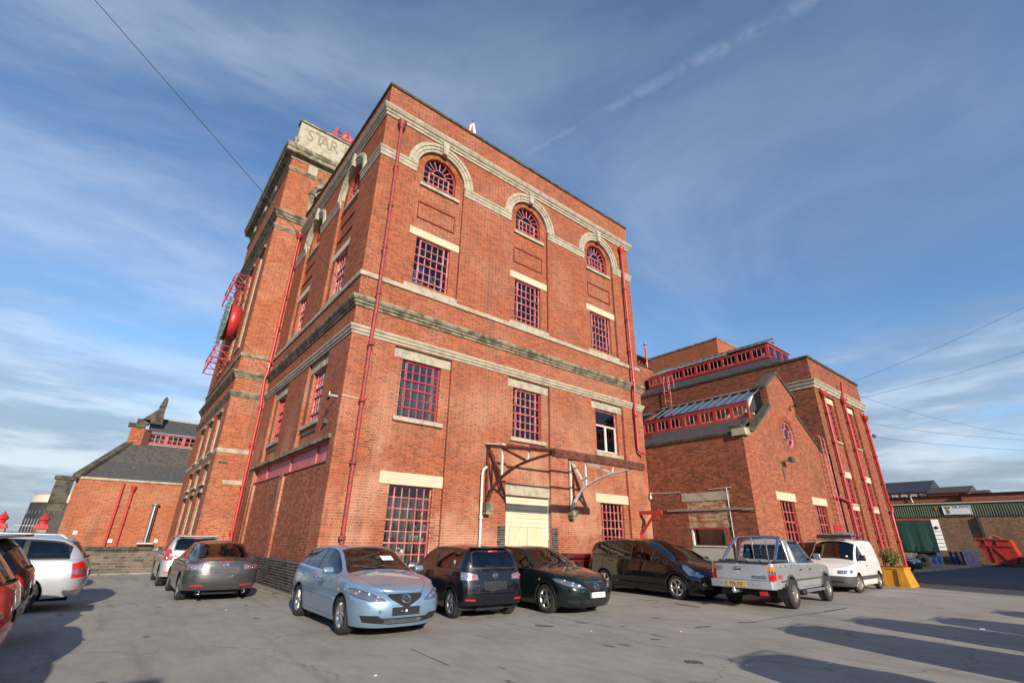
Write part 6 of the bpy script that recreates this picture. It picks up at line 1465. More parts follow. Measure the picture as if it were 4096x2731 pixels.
def fast(name, label, loc, head, paint_):
    S = dict(FAST); sh = Shell(S); t = thing(name, label, 'car', (*loc, 0), R(head))
    glaze_side(sh, [side_win(sh, -.38, .92, 9, .025, .03), side_win(sh, -1.2, -.43, 7, .025, .03), side_win(sh, -1.62, -1.25, 5, .025, .04)])
    top = lambda c, n: n.z > .2; sp = screen_poly(sh, 1.06, .30, .03); sh.region('_rub', 'trim_black', 'z', sp, top, True); sh.region('windscreen', 'car_glass', 'z', inset(sp, .03), top)
    sp = screen_poly(sh, -1.93, -1.02, .035); sh.region('_rub', 'trim_black', 'z', sp, top, True); sh.region('rear_window', 'car_glass', 'z', inset(sp, .02), top)
    tl = [(.43, .745), (.87, .735), (.89, .86), (.80, .895), (.43, .885)]; both(sh, '_tlr', 'trim_black', tl, REAR, True); both(sh, 'tail_light', 'lamp_clear', inset(tl, .01), REAR)
    sh.region('_platewell', 'trim_grey', 'x', [(-.32, .65), (.32, .65), (.36, .82), (-.36, .82)], REAR, True)
    sh.seam([(-.6, .62), (.6, .62)], .007, 'x', REAR); both(sh, '_tg', 'trim_black', [(.60, .62), (.607, .62), (.63, .92), (.622, .92)], REAR, True)
    both(sh, 'rear_reflector', 'lamp_red', [(.42, .37), (.70, .38), (.70, .405), (.42, .40)], REAR)
    hl = [(.4, .58), (.8, .66), (.87, .77), (.5, .68)]; both(sh, 'headlight', 'lamp_clear', hl, FRONT)
    f = sh.f
    for x in (.98, -.4): sh.seam([(x, .27), (x, f['zs'](x)+.02)], .008, 'y', SIDE)
    sh.seam([(-1.2, f['zs'](-1.2)), (-1.15, .8), (-1.0, .6), (-.95, .28)], .008, 'y', SIDE)
    finish(t, sh, S, paint_, (.32, .215, .215, 'seven', 'alloy'))
    for sg in (-1, 1):
        mirror_part(t, .74, sg*.89, 1.0, paint_, sg)
        for x in (-.28, -1.0): handle(t, sh, x, .835, sg, paint_)
        for (y, z, r, m) in ((.52, .82, .05, 'lamp_red'), (.645, .80, .035, 'chrome'), (.74, .815, .045, 'lamp_red')): lamp_disc(t, sh, sg*y, z, r, False, m, 'lamp_bulb')
        q = MB(); q.lathe((-2.36, sg*.52, .24), (1, 0, 0), [(.05, 0), (.045, .0), (.04, .2)], 14); q.build('exhaust', 'chrome', t)
    p, n = sh.hit((-4, 0, .87), (1, 0, 0)); badge_ring(t, p, n, .055); p, n = sh.hit((-4, 0, .72), (1, 0, 0)); number_plate(t, p+n*.003, n, None, .5, .11, 'paint_grey')
    q = MB(); p, n = sh.hit((-4, 0, .945), (1, 0, 0)); q.beam((p.x-.002, -.16, .942), (p.x-.002, .16, .942), .02, .018); q.build('high_brake_light', 'lamp_red', t)
    p, n = sh.hit((-4, .52, .69), (1, 0, 0)); obj('badge_lettering', text_mesh('mazda 6', .05, .004, 1.2, 'chrome'), t, frame_mat(p+n*.006, Vector((0, 0, 1)).cross(n), (0, 0, 1)))
    q = MB(); q.beam((-2.33, -.75, .345), (-2.33, .75, .345), .03, .02); 
    q = MB(); q.tube([(-.9, 0, 1.40), (-1.12, 0, 1.50)], .004, 5); q.build('aerial', 'trim_black', t)
    return t
FASTB = fast('saloon_car', 'dark grey fastback car with round lamps parked along the brick wall', (-1.81, 3.33), 89.5, 'paint_grey'); FASTB.scale = (.96,)*3

# ---- estate, plus the cars beside it
EST = dict(HATCH, hw=.865, cr=.40, nr=2.8, R=.31, ar=.35, ax=(-1.3, 1.3),
    xr=[(.18, -2.2), (.35, -2.28), (.5, -2.32), (.65, -2.325), (.85, -2.29), (1.0, -2.24), (1.12, -2.18)],
    zs=[(-2.35, .93), (-2.0, .965), (-1.2, .96), (0, .94), (.9, .915), (1.2, .905), (1.6, .845), (1.95, .765), (2.25, .68)],
    zc=[(-2.26, .97), (-2.15, 1.10), (-2.0, 1.28), (-1.88, 1.40), (-1.75, 1.44), (-1.2, 1.475), (-.5, 1.485), (0, 1.465), (.25, 1.42), (.6, 1.25), (1.0, 1.045), (1.1, 1.01), (1.3, .972), (1.7, .888), (2.0, .795), (2.25, .68)],
    zr=[(-2.25, .96), (-2.1, 1.08), (-1.9, 1.27), (-1.72, 1.365), (-1.2, 1.41), (-.5, 1.43), (-.1, 1.41), (.2, 1.35), (.6, 1.165), (.95, .995), (1.05, .962), (1.3, .94), (1.7, .868), (2.25, .68)],
    yr=[(-2.25, .70), (-1.9, .63), (-1.2, .60), (-.4, .595), (.1, .60), (.6, .645), (1.0, .715), (1.3, .66), (2.25, .3)])
def estate(name, label, loc, head, paint_, rails=True, lamp='mix', low=0., group=None, spoiler=False):
    S = dict(EST); sh = Shell(S); t = thing(name, label, 'car', (*loc, 0), R(head), group)
    glaze_side(sh, [side_win(sh, -.38, .86, 9, .03, .03), side_win(sh, -1.12, -.43, 7, .03, .035), side_win(sh, -1.92, -1.2, 7, .04, .05, .10, .03)], 'car_glass_dark')
    top = lambda c, n: n.z > .2; sp = screen_poly(sh, 1.03, .22, .03); sh.region('windscreen', 'car_glass', 'z', sp, top)
    rc = lambda c, n: n.x < -.25 and c.z > .95; rp = [(-.64, 1.02), (.64, 1.02), (.56, 1.33), (-.56, 1.33)]; sh.region('_rub', 'trim_black', 'x', rp, rc, True); sh.region('rear_window', 'car_glass_dark', 'x', inset(rp, .02), rc)
    tl = [(.55, .66), (.87, .62), (.88, .88), (.70, .96), (.62, .90)]; both(sh, 'tail_light', 'lamp_red', tl, REAR); both(sh, 'tail_lamp_clear', 'lamp_clear', [(.60, .72), (.86, .70), (.86, .78), (.62, .80)], REAR)
    both(sh, 'headlight', 'lamp_clear', [(.4, .6), (.8, .68), (.85, .78), (.5, .7)], FRONT); both(sh, 'rear_reflector', 'lamp_red', [(.6, .36), (.78, .37), (.78, .40), (.6, .39)], REAR)
    sh.region('_platewell', 'trim_black', 'x', [(-.28, .64), (.28, .64), (.28, .77), (-.28, .77)], REAR, True); sh.seam([(-.55, .6), (.55, .6)], .007, 'x', REAR)
    f = sh.f
    for x in (.98, -.4): sh.seam([(x, .27), (x, f['zs'](x)+.02)], .008, 'y', SIDE)
    finish(t, sh, S, paint_, (.31, .2, .2, 'five', 'alloy'))
    for sg in (-1, 1):
        mirror_part(t, .72, sg*.865, 1.0, paint_, sg)
        for x in (-.28, -1.0): handle(t, sh, x, .83, sg, paint_)
        if rails: q = MB(); q.tube([(-1.75, sg*.55, 1.40), (-1.6, sg*.545, 1.475), (-.2, sg*.54, 1.50), (.05, sg*.54, 1.44)], .018, 8); q.build('roof_rail', 'galv', t)
    if spoiler: q = MB(); q.poly([(-1.75, -.6, 1.43), (-1.75, .6, 1.43), (-2.05, .56, 1.46), (-2.05, -.56, 1.46)], (0, 0, .04)); q.build('roof_spoiler', 'trim_black', t)
    q = MB(); p, n = sh.hit((-4, .0, 1.06), (1, 0, 0)); q.beam((p.x-.02, -.1, 1.03), (p.x-.02, .3, 1.08), .02, .015); q.build('wiper', 'trim_black', t)
    p, n = sh.hit((-4, 0, .7), (1, 0, 0)); number_plate(t, p+n*.004, n, None, face='plate_black')
    return t
estate('estate_car', 'silver estate car with roof rails and red tail lamps parked in the left row', (-6.8, 1.72), 180.5, 'paint_silver')
estate('hatchback_car', 'black car with a roof spoiler parked between red and silver cars', (-7.42, -2.6), 180, 'paint_black', False, spoiler=True)
estate('estate_car', 'dark red car with smoked windows parked at the near end of the left row', (-7.32, -5.62), 180.5, 'paint_red', False)
estate('hatchback_car', 'grey car hidden behind the silver estate beside the yard wall', (-7.3, 5.8), 180, 'paint_grey', False)
# cars parked behind the front row
CAR_STAND_IN = thing('car_stand_in', 'dark red wheeled bin shape standing in for a maroon car against the wall behind the people carrier', 'bin', (9.35, -.42, 0))  # bin shape stands in for a maroon car that had no room here
rbox(CAR_STAND_IN, 'stand_in_body', -.55, .55, -.32, .32, .12, .92, 'paint_maroon', .05); lid = rbox(CAR_STAND_IN, 'lid', -.58, .58, -.36, .36, .925, 1.12, 'paint_maroon', .14, 5)
for x in (-.42, .42):
    for y in (-.24, .24): q = MB(); q.lathe((x, y-.03, .09), (0, 1, 0), [(0, 0), (.09, 0), (.09, .06), (0, .06)], 14); q.build('castor', 'tyre', CAR_STAND_IN)
estate('saloon_car', 'dark car half hidden between the people carrier and the wing wall', (12.75, -2.3), -90, 'paint_black', False)
estate('saloon_car', 'dark blue car nosing out behind the yellow planter', (38.2, -1.9), -92, 'paint_navy', False)
# vehicles beside the photographer, outside the picture, that shade the yard
def copy_tree(o, parent=None):
    c = o.copy(); COL.objects.link(c); c.parent = parent
    for ch in o.children: copy_tree(ch, c)
    return c
c = copy_tree(CARRIER); c.location = (-7.75, -8.95, 0); c.rotation_euler = (0, 0, R(180)); c['label'] = 'black people carrier parked left of the photographer outside the picture'

# ---- pickup truck
PICK = dict(hw=.85, cf=.45, nf=3.2, cr=.12, nr=4.0, R=.365, ar=.43, ax=(-1.5, 1.5), floor=.36, bulge=.015, lip=.035, lipm='trim_grey', yt=.90,
    xf=[(.35, 2.22), (.45, 2.30), (.6, 2.34), (.8, 2.33), (.95, 2.28), (1.1, 2.15)], xr=[(.40, -2.62), (.5, -2.64), (.75, -2.645), (.95, -2.64), (1.1, -2.64), (1.3, -2.6), (1.5, -2.6)],
    hz=[(.3, .93), (.42, .97), (.6, .995), (.8, 1.0), (1.0, .985), (1.15, .965)], zb=[(-2.7, .56), (-1.0, .50), (-.9, .44), (1.0, .44), (1.8, .46), (2.4, .42)],
    zs=[(-2.7, 1.10), (-.95, 1.10), (-.85, 1.08), (.9, 1.06), (1.1, 1.05), (1.7, 1.01), (2.1, .95), (2.4, .90)],
    zc=[(-2.7, 1.10), (-.90, 1.10), (-.86, 1.18), (-.80, 1.55), (-.74, 1.70), (-.6, 1.735), (-.1, 1.76), (.3, 1.73), (.42, 1.68), (.8, 1.36), (1.08, 1.12), (1.2, 1.09), (1.7, 1.05), (2.1, .98), (2.36, .90)],
    zr=[(-2.7, 1.10), (-.92, 1.10), (-.86, 1.17), (-.80, 1.48), (-.74, 1.63), (-.6, 1.665), (-.1, 1.69), (.2, 1.665), (.4, 1.56), (.8, 1.25), (1.02, 1.09), (1.2, 1.065), (1.7, 1.03), (2.36, .90)],
    yr=[(-2.7, .75), (-.9, .70), (-.6, .63), (0, .63), (.4, .655), (1.0, .73), (1.4, .66), (2.3, .4)], xs=[-.93, -.90, -.88, -.86, -.84, -.82, -.80, -.78, -.76, -.74, -.72], dash=(.75, 1.08), seats=[(0, .36, .62, .24), (0, -.36, .62, .24), (-.6, 0, .62, .5)], wheelpos=(.5, -.36, 1.1))
def pickup():
    S = PICK; sh = Shell(S); t = thing('pickup_truck', 'silver double-cab pickup with tubular roll bar and yellow rear plate', 'pickup truck', (11.45, -6.61, 0), R(4.3)); t.scale = (.97,)*3; f = sh.f; hw = S['hw']; pm = 'paint_silver'
    glaze_side(sh, [side_win(sh, .16, .97, 8, .03, .045), side_win(sh, -.68, .10, 7, .03, .045, .03, 0)], 'car_glass_dark')
    top = lambda c, n: n.z > .2; sp = screen_poly(sh, 1.03, .42, .03); sh.region('windscreen', 'car_glass', 'z', sp, lambda c, n: n.z > .2 and c.x > .3)
    rp = [(-.60, 1.17), (.60, 1.17), (.62, 1.25), (.56, 1.58), (-.56, 1.58), (-.62, 1.25)]; rc = lambda c, n: n.x < -.3 and -1.2 < c.x < -.5; sh.region('_rub', 'trim_black', 'x', rp, rc, True); sh.region('rear_window', 'car_glass', 'x', inset(rp, .025), rc)
    sh.carve('z', [(-2.58, -.78), (-.95, -.78), (-.95, .78), (-2.58, .78)], -1, lambda c, n: n.z > .7 and c.z > 1.0)
    SD = lambda c, n: abs(n.y) > .35
    for nm, m, z0, z1 in (('tail_lamp_amber', 'amber', .94, 1.04), ('tail_lamp_clear', 'lamp_clear', .85, .94), ('tail_light', 'lamp_red', .71, .85)):
        both(sh, nm, m, [(.74, z0), (.87, z0), (.87, z1), (.74, z1)], lambda c, n: n.x < -.1 and c.x < -2); sh.region(nm, m, 'y', [(-2.7, z0), (-2.49, z0), (-2.52, z1), (-2.7, z1)], lambda c, n: abs(n.y) > .1 and c.x < -2 and abs(c.y) > .7)
    sh.seam([(-.74, .70), (-.735, 1.09), (.73, 1.09)][:2], .008, 'x', lambda c, n: n.x < -.5 and c.x < -2); sh.seam([(.74, .70), (.735, 1.09)], .008, 'x', lambda c, n: n.x < -.5 and c.x < -2); sh.seam([(-.85, .70), (.85, .70)], .012, 'x', lambda c, n: n.x < -.3 and c.x < -2)
    sh.region('_trim', 'trim_grey', 'y', [(-2.7, .655), (2.3, .655), (2.3, .70), (-2.7, .70)], lambda c, n: abs(n.y) > .5 and abs(c.y) > .6 , True)
    for pts in ([(.98, .48), (1.0, .8), (1.0, 1.08)], [(.13, .48), (.13, 1.09)], [(-.72, 1.09), (-.72, .9), (-.70, .5)], [(-.70, .49), (.98, .49)], [(-.95, .5), (-.95, 1.09)]): sh.seam(pts, .012, 'y', SD)
    both(sh, 'headlight', 'lamp_clear', [(.5, .74), (.8, .74), (.8, .9), (.5, .9)], FRONT); sh.region('grille', 'trim_black', 'x', [(-.45, .72), (.45, .72), (.45, .88), (-.45, .88)], FRONT); sh.region('_bump', 'trim_grey', 'x', [(-.9, .3), (.9, .3), (.9, .62), (-.9, .62)], FRONT, True)
    finish(t, sh, S, pm, (.365, .255, .205, 'six', 'alloy_dirty'))
    # load bed
    q = MB(); q.box(-2.56, -.96, -.72, .72, .62, .66); q.build('bed_floor', 'trim_black', t)
    q = MB()
    for sg in (-1, 1): q.box(-2.56, -.96, min(sg*.70, sg*.74), max(sg*.70, sg*.74), .66, 1.09)
    q.box(-2.58, -2.54, -.72, .72, .66, 1.09); q.box(-.98, -.94, -.74, .74, .62, 1.10); q.build('bed_liner', 'trim_black', t)
    q = MB(); q.box(-2.655, -2.52, -.74, .74, 1.096, 1.115); 
    for sg in (-1, 1): q.box(-2.5, -.98, min(sg*.69, sg*.8), max(sg*.69, sg*.8), 1.098, 1.122)
    q.build('bed_capping', 'trim_black', t)
    q = MB(); q.box(-.965, -.86, -.63, .63, 1.1, 1.16); q.build('cab_back_panel', pm, t)
    # roll bar
    rb = bpy.data.objects.new('roll_bar', None); COL.objects.link(rb); rb.parent = t
    for x in (-1.06, -1.16): q = MB(); q.tube([(x, -.72, 1.13), (x, -.70, 1.3), (x, -.64, 1.66), (x, -.57, 1.76), (x, -.4, 1.785), (x, .4, 1.785), (x, .57, 1.76), (x, .64, 1.66), (x, .70, 1.3), (x, .72, 1.13)], .042, 10); q.build('hoop', 'steel', rb); break
    for sg in (-1, 1):
        q = MB(); q.tube([(-1.10, sg*.60, 1.765), (-1.3, sg*.63, 1.70), (-1.95, sg*.70, 1.24), (-2.05, sg*.71, 1.13)], .042, 10); q.build('rear_stay', 'steel', rb); q = MB(); q.tube([(-1.08, sg*.2, 1.12), (-1.08, sg*.2, 1.78)], .017, 8); q.build('upright', 'steel', rb)
        rbox(rb, 'foot_pad', -2.2, -1.35 if sg < 0 else -1.35, min(sg*.68, sg*.79), max(sg*.68, sg*.79), 1.115, 1.17, 'trim_black', .02)
        q = MB(); 
        for x in (-2.1, -1.75, -1.3): q.lathe((x, sg*.845, 1.04), (0, sg, 0), [(.02, 0), (.02, .03), (0, .035)], 8)
        q.build('tie_hook', 'chrome', t)
        # step, mirror, handles, mudflap
        q = MB(); q.box(-.78, .95, min(sg*.80, sg*.95), max(sg*.80, sg*.95), .36, .41); q.build('side_step', 'galv', t); rbox(t, 'step_end', -.98, -.74, min(sg*.78, sg*.97), max(sg*.78, sg*.97), .30, .44, 'trim_black', .03)
        mirror_part(t, .74, sg*.86, 1.26, 'galv' if sg < 0 else pm, sg, (.12, .2, .18)); 
        for x in (-.58, .24): handle(t, sh, x, .93, sg, 'trim_black', .15)
        q = MB(); q.poly([(-1.98, sg*.62, .62), (-1.98, sg*.88, .62), (-2.02, sg*.88, .27), (-2.02, sg*.62, .27)], (-.015, 0, 0)); q.build('mud_flap', 'trim_black', t)
        p, n = sh.hit((-2.2, sg*2, .80), (0, -sg, 0)); X = Vector((sg*-1, 0, 0)); obj('decal_lettering', text_mesh('4WD', .15, .003, 1.1, 'decal_red'), t, frame_mat((-2.24, p.y+sg*.006, .78), X, (0, 0, 1)))
        q = MB(); q.lathe((1.3, sg*.85, .88), (0, sg, 0), [(.03, 0), (.025, .01), (0, .012)], 8); q.build('side_repeater', 'amber', t)
        for x0, x1 in ((.16, .90), (-.66, .08)): q = MB(); q.beam((x0, sg*.665, f['zr']((x0+x1)/2)-.03), (x1-.25*(x0 > 0), sg*.675, f['zr'](x1-.25*(x0 > 0))-.03), .02, .06); q.build('wind_deflector', 'trim_black', t)
    xb = -2.648; back = frame_mat((xb-.003, 0, 0), (0, -1, 0), (0, 0, 1))
    def word(s_, y, z, size, sx, m, nm='badge_lettering'): obj(nm, text_mesh(s_, size, .003, sx, m), t, frame_mat((xb-.005, y, z), (0, -1, 0), (0, 0, 1)))
    word('mazda', -.465, .79, .15, 1.0, 'trim_grey'); word('B2500', .60, 1.0, .075, 1.2, 'ink_grey'); word('4 ACTION', .60, .935, .04, 1.2, 'ink_grey')
    q = MB(); q.box(xb-.004, xb, .48, .72, .963, .972); q.build('badge_line', 'decal_red', t)
    rbox(t, 'tailgate_handle', xb-.012, xb+.02, -.01, .15, .93, 1.02, 'trim_black', .01); q = MB(); q.box(xb-.018, xb-.012, .0, .14, .96, 1.0); q.build('handle_lever', 'chrome', t)
    q = MB(); q.poly([(-2.66, -.86, .50), (-2.78, -.80, .50), (-2.80, -.55, .50), (-2.80, .55, .50), (-2.78, .80, .50), (-2.66, .86, .50), (-2.55, .86, .50), (-2.55, -.86, .50)], (0, 0, .19)); bmpr = q.build('rear_bumper', pm, t); add_bevel(bmpr, .02)
    q = MB(); q.poly([(-2.3, -.87, .52), (-2.72, -.84, .52), (-2.72, -.84, .70), (-2.3, -.87, .70)], (0, .03, 0)); q.build('bumper_end', pm, t)
    pl = number_plate(t, (-2.803, .10, .60), (-1, 0, 0), 'PYE 137', .5, .115, 'plate_yellow', ts=.12, sx=.85)
    for y in (-.33, .50): q = MB(); q.lathe((-2.8, y, .60), (-1, 0, 0), [(.016, 0), (.014, .004), (0, .005)], 8); q.build('bumper_bolt', 'trim_grey', t)
    q = MB(); q.beam((-2.5, .12, .42), (-2.95, .12, .44), .07, .07); q.lathe((-2.95, .12, .45), (0, 0, 1), [(.04, -.06), (.07, -.02), (.05, .03), (.03, .05), (.035, .08), (0, .1)], 10); q.build('tow_ball', 'galv', t)
    q = MB(); q.box(-2.72, -2.66, -.62, -.44, .36, .46); q.build('rear_fog_lamp', 'lamp_red', t)
    q = MB(); q.tube([(-1.5, -.75, .365), (-1.5, .75, .365)], .05, 10); q.lathe((-1.5, .1, .365), (0, 1, 0), [(0, -.16), (.12, -.12), (.14, 0), (.12, .12), (0, .16)], 12); q.box(-2.5, 2.1, -.5, -.4, .42, .54); q.box(-2.5, 2.1, .4, .5, .42, .54); q.build('axle', 'underbody', t)
    q = MB(); q.lathe((-.885, .42, 1.42), (-1, 0, 0), [(0, .02), (.05, .02), (.05, .016)], 14, smooth=False); q.build('window_disc', 'eu_blue', t)
    return t
pickup()
# ---- white panel van
VAN = dict(hw=.86, cf=.55, nf=2.8, cr=.18, nr=4.0, R=.30, ar=.35, ax=(-1.345, 1.345), floor=.2, bulge=.02, lip=.008, lipm='trim_grey', steer=R(-14),
    xf=[(.15, 2.10), (.3, 2.16), (.5, 2.18), (.7, 2.13), (.9, 2.0), (1.05, 1.82)], xr=[(.2, -1.9), (.4, -1.93), (.6, -1.94), (.9, -1.94), (1.1, -1.93), (1.3, -1.92), (1.5, -1.9)],
    hz=[(.15, .94), (.3, .985), (.6, 1.0), (.9, .995), (1.1, .98)], zb=[(-2, .28), (-1, .22), (1, .22), (2.2, .2)],
    zs=[(-2, 1.02), (0, 1.02), (.9, 1.0), (1.3, .96), (1.7, .88), (2.0, .80), (2.2, .72)],
    zc=[(-1.94, 1.05), (-1.92, 1.3), (-1.88, 1.6), (-1.82, 1.74), (-1.7, 1.79), (-.8, 1.81), (-.2, 1.80), (.15, 1.75), (.3, 1.69), (.7, 1.40), (1.1, 1.12), (1.25, 1.06), (1.6, .97), (1.9, .87), (2.17, .72)],
    zr=[(-1.94, 1.04), (-1.9, 1.4), (-1.82, 1.64), (-1.7, 1.70), (-.8, 1.72), (-.2, 1.71), (.1, 1.65), (.3, 1.56), (.7, 1.29), (1.05, 1.07), (1.2, 1.02), (1.6, .94), (1.9, .85), (2.17, .72)],
    yr=[(-1.94, .72), (-1.6, .70), (-.5, .69), (.1, .68), (.7, .70), (1.15, .75), (1.6, .64), (2.1, .4)], xs=[-1.92, -1.9, -1.88, -1.85, -1.82, -1.78], dash=(.75, 1.02), seats=[(.1, .36, .42, .24), (.1, -.36, .42, .24)], wheelpos=(.55, -.36, 1.05))
def van():
    S = VAN; sh = Shell(S); t = thing('panel_van', 'white panel van with grey bumpers and a roof rack', 'van', (18.36, -6.03, 0), R(182.9)); f = sh.f; pm = 'paint_white'
    glaze_side(sh, [side_win(sh, .12, 1.02, 8, .02, .06, .05, 0)], 'car_glass_dark')
    sp = screen_poly(sh, 1.17, .26, .02); sh.region('_rub', 'trim_black', 'z', sp, lambda c, n: n.z > .2, True); sh.region('windscreen', 'car_glass', 'z', inset(sp, .025), lambda c, n: n.z > .2)
    both(sh, 'headlight', 'lamp_clear', [(.40, .60), (.80, .61), (.84, .74), (.42, .72)], FRONT); 
    SD = lambda c, n: True
    sh.region('front_bumper', 'trim_grey', 'x', [(-.95, .1), (.95, .1), (.95, .54), (-.95, .54)], lambda c, n: c.x > 1.68); sh.region('side_band', 'trim_grey', 'y', [(-2, .40), (1.0, .40), (1.0, .53), (-2, .53)], lambda c, n: abs(n.y) > .5)
    sh.region('_slot', 'ink', 'x', [(-.55, .33), (.55, .33), (.55, .38), (-.55, .38)], lambda c, n: c.x > 1.7 and n.x > .3, True)
    for pts in ([(1.05, .24), (1.05, .98)], [(.05, .24), (.05, 1.65)], [(-1.0, .25), (-1.0, 1.66), (-.95, 1.68), (0, 1.68)], [(.05, .23), (1.05, .23)]): sh.seam(pts, .009, 'y', lambda c, n: abs(n.y) > .4, 'trim_grey')
    finish(t, sh, S, pm, (.30, .18, .19, 'steel', 'alloy_dirty'))
    for sg in (-1, 1):
        mirror_part(t, .80, sg*.86, 1.12, 'trim_black', sg, (.13, .2, .2)); handle(t, sh, .12, .86, sg, 'trim_black', .1)
        q = MB(); q.box(-.9, -.08, min(sg*.80, sg*.812), max(sg*.80, sg*.812), 1.12, 1.5); 
        p, n = sh.hit((-.5, sg*2, 1.3), (0, -sg, 0)); q = MB(); q.poly([(-.9, p.y+sg*.014, 1.1), (-.1, p.y+sg*.014, 1.1), (-.1, p.y-sg*.035, 1.55), (-.9, p.y-sg*.035, 1.55)], (0, sg*.012, 0)); q.build('blank_panel', pm, t)
        p, n = sh.hit((1.5, sg*2, .62), (0, -sg, 0)); q = MB(); q.lathe(p, (0, sg, 0), [(.025, 0), (.02, .008), (0, .01)], 8); q.build('side_repeater', 'amber', t)
        lamp_disc(t, sh, sg*.56, .665, .055, True); lamp_disc(t, sh, sg*.75, .675, .035, True)
    # roof rack with boards
    rk = bpy.data.objects.new('roof_rack', None); COL.objects.link(rk); rk.parent = t
    for y in (-.56, .56): q = MB(); q.tube([(-1.5, y, 1.90), (.15, y, 1.88)], .014, 6); q.tube([(-1.5, y, 1.99), (-.6, y, 2.0), (-.45, y, 1.9)], .012, 6); q.build('rack_rail', 'trim_black', rk)
    for x in (-1.5, -1.1, -.7, -.3, .12): q = MB(); q.tube([(x, -.56, 1.89), (x, .56, 1.89)], .014, 6); q.tube([(x, .56, 1.74), (x, .56, 1.9)], .014, 6); q.tube([(x, -.56, 1.74), (x, -.56, 1.9)], .014, 6); q.build('rack_bar', 'trim_black', rk)
    q = MB(); q.poly([(.12, -.6, 1.80), (.30, -.58, 1.80), (.20, -.58, 1.93), (.10, -.6, 1.93)], (0, 1.18, 0)); q.build('wind_deflector', 'trim_black', rk)
    q = MB(); q.tube([(.15, .02, 1.76), (.05, .02, 1.90)], .006, 5); q.build('aerial', 'trim_black', t)
    for y0, y1, x0 in ((.6, .02, 1.16), (-.05, -.6, 1.14)): q = MB(); q.beam((x0, y0, f['zc'](x0)+.015), (x0-.06, y1, f['zc'](x0-.12)+.03), .015, .015); q.build('wiper', 'trim_black', t)
    p, n = sh.hit((.55, .0, 3), (0, 0, -1)); q = MB(); q.lathe(p-n*.01, n, [(0, .0), (.05, .0), (.05, .004)], 10); q.build('screen_disc', 'amber', t)
    p, n = sh.hit((.95, .5, 3), (0, 0, -1)); q = MB(); q.lathe(p+n*.004, n, [(0, .0), (.045, .0), (.045, -.003)], 10); q.build('tax_disc', 'paper', t)
    p, n = sh.hit((4, 0, .45), (-1, 0, 0)); 
    for px, py, lb in ((2990, 2640, 'blue hatchback'), (3160, 2515, 'pickup truck'), (3430, 2482, 'loaded roof rack'), (3760, 2480, 'yellow planter'), (4010, 2452, 'asphalt')):
        d = (ri2*(px-2048)-up2*(py-1365.5))/1876.5+fw; tt = -CAM.z/d.z; k = 1.72/math.tan(R(SUN_EL))
        c = copy_tree(t); c.rotation_euler = (0, 0, R(-90)); c.location = (CAM.x+d.x*tt-math.sin(R(SUN_AZ))*k+.2, CAM.y+d.y*tt-math.cos(R(SUN_AZ))*k-1.8, 0)
        c['label'] = 'white panel van outside the picture whose shadow points towards the '+lb; c['group'] = 'vans parked beside the photographer'
    L_ = thing('loft_ladder', 'aluminium ladder and boards strapped on the roof rack of the white van', 'ladder', (18.36, -6.03, 0), R(182.9))
    q = MB(); q.box(-1.6, .05, .0, .34, 1.915, 2.03); q.build('ladder_stack', 'galv', L_); q = MB(); q.box(-1.3, .02, -.42, -.04, 1.915, 1.95); q.build('board', 'lead', L_)
    return t
van()
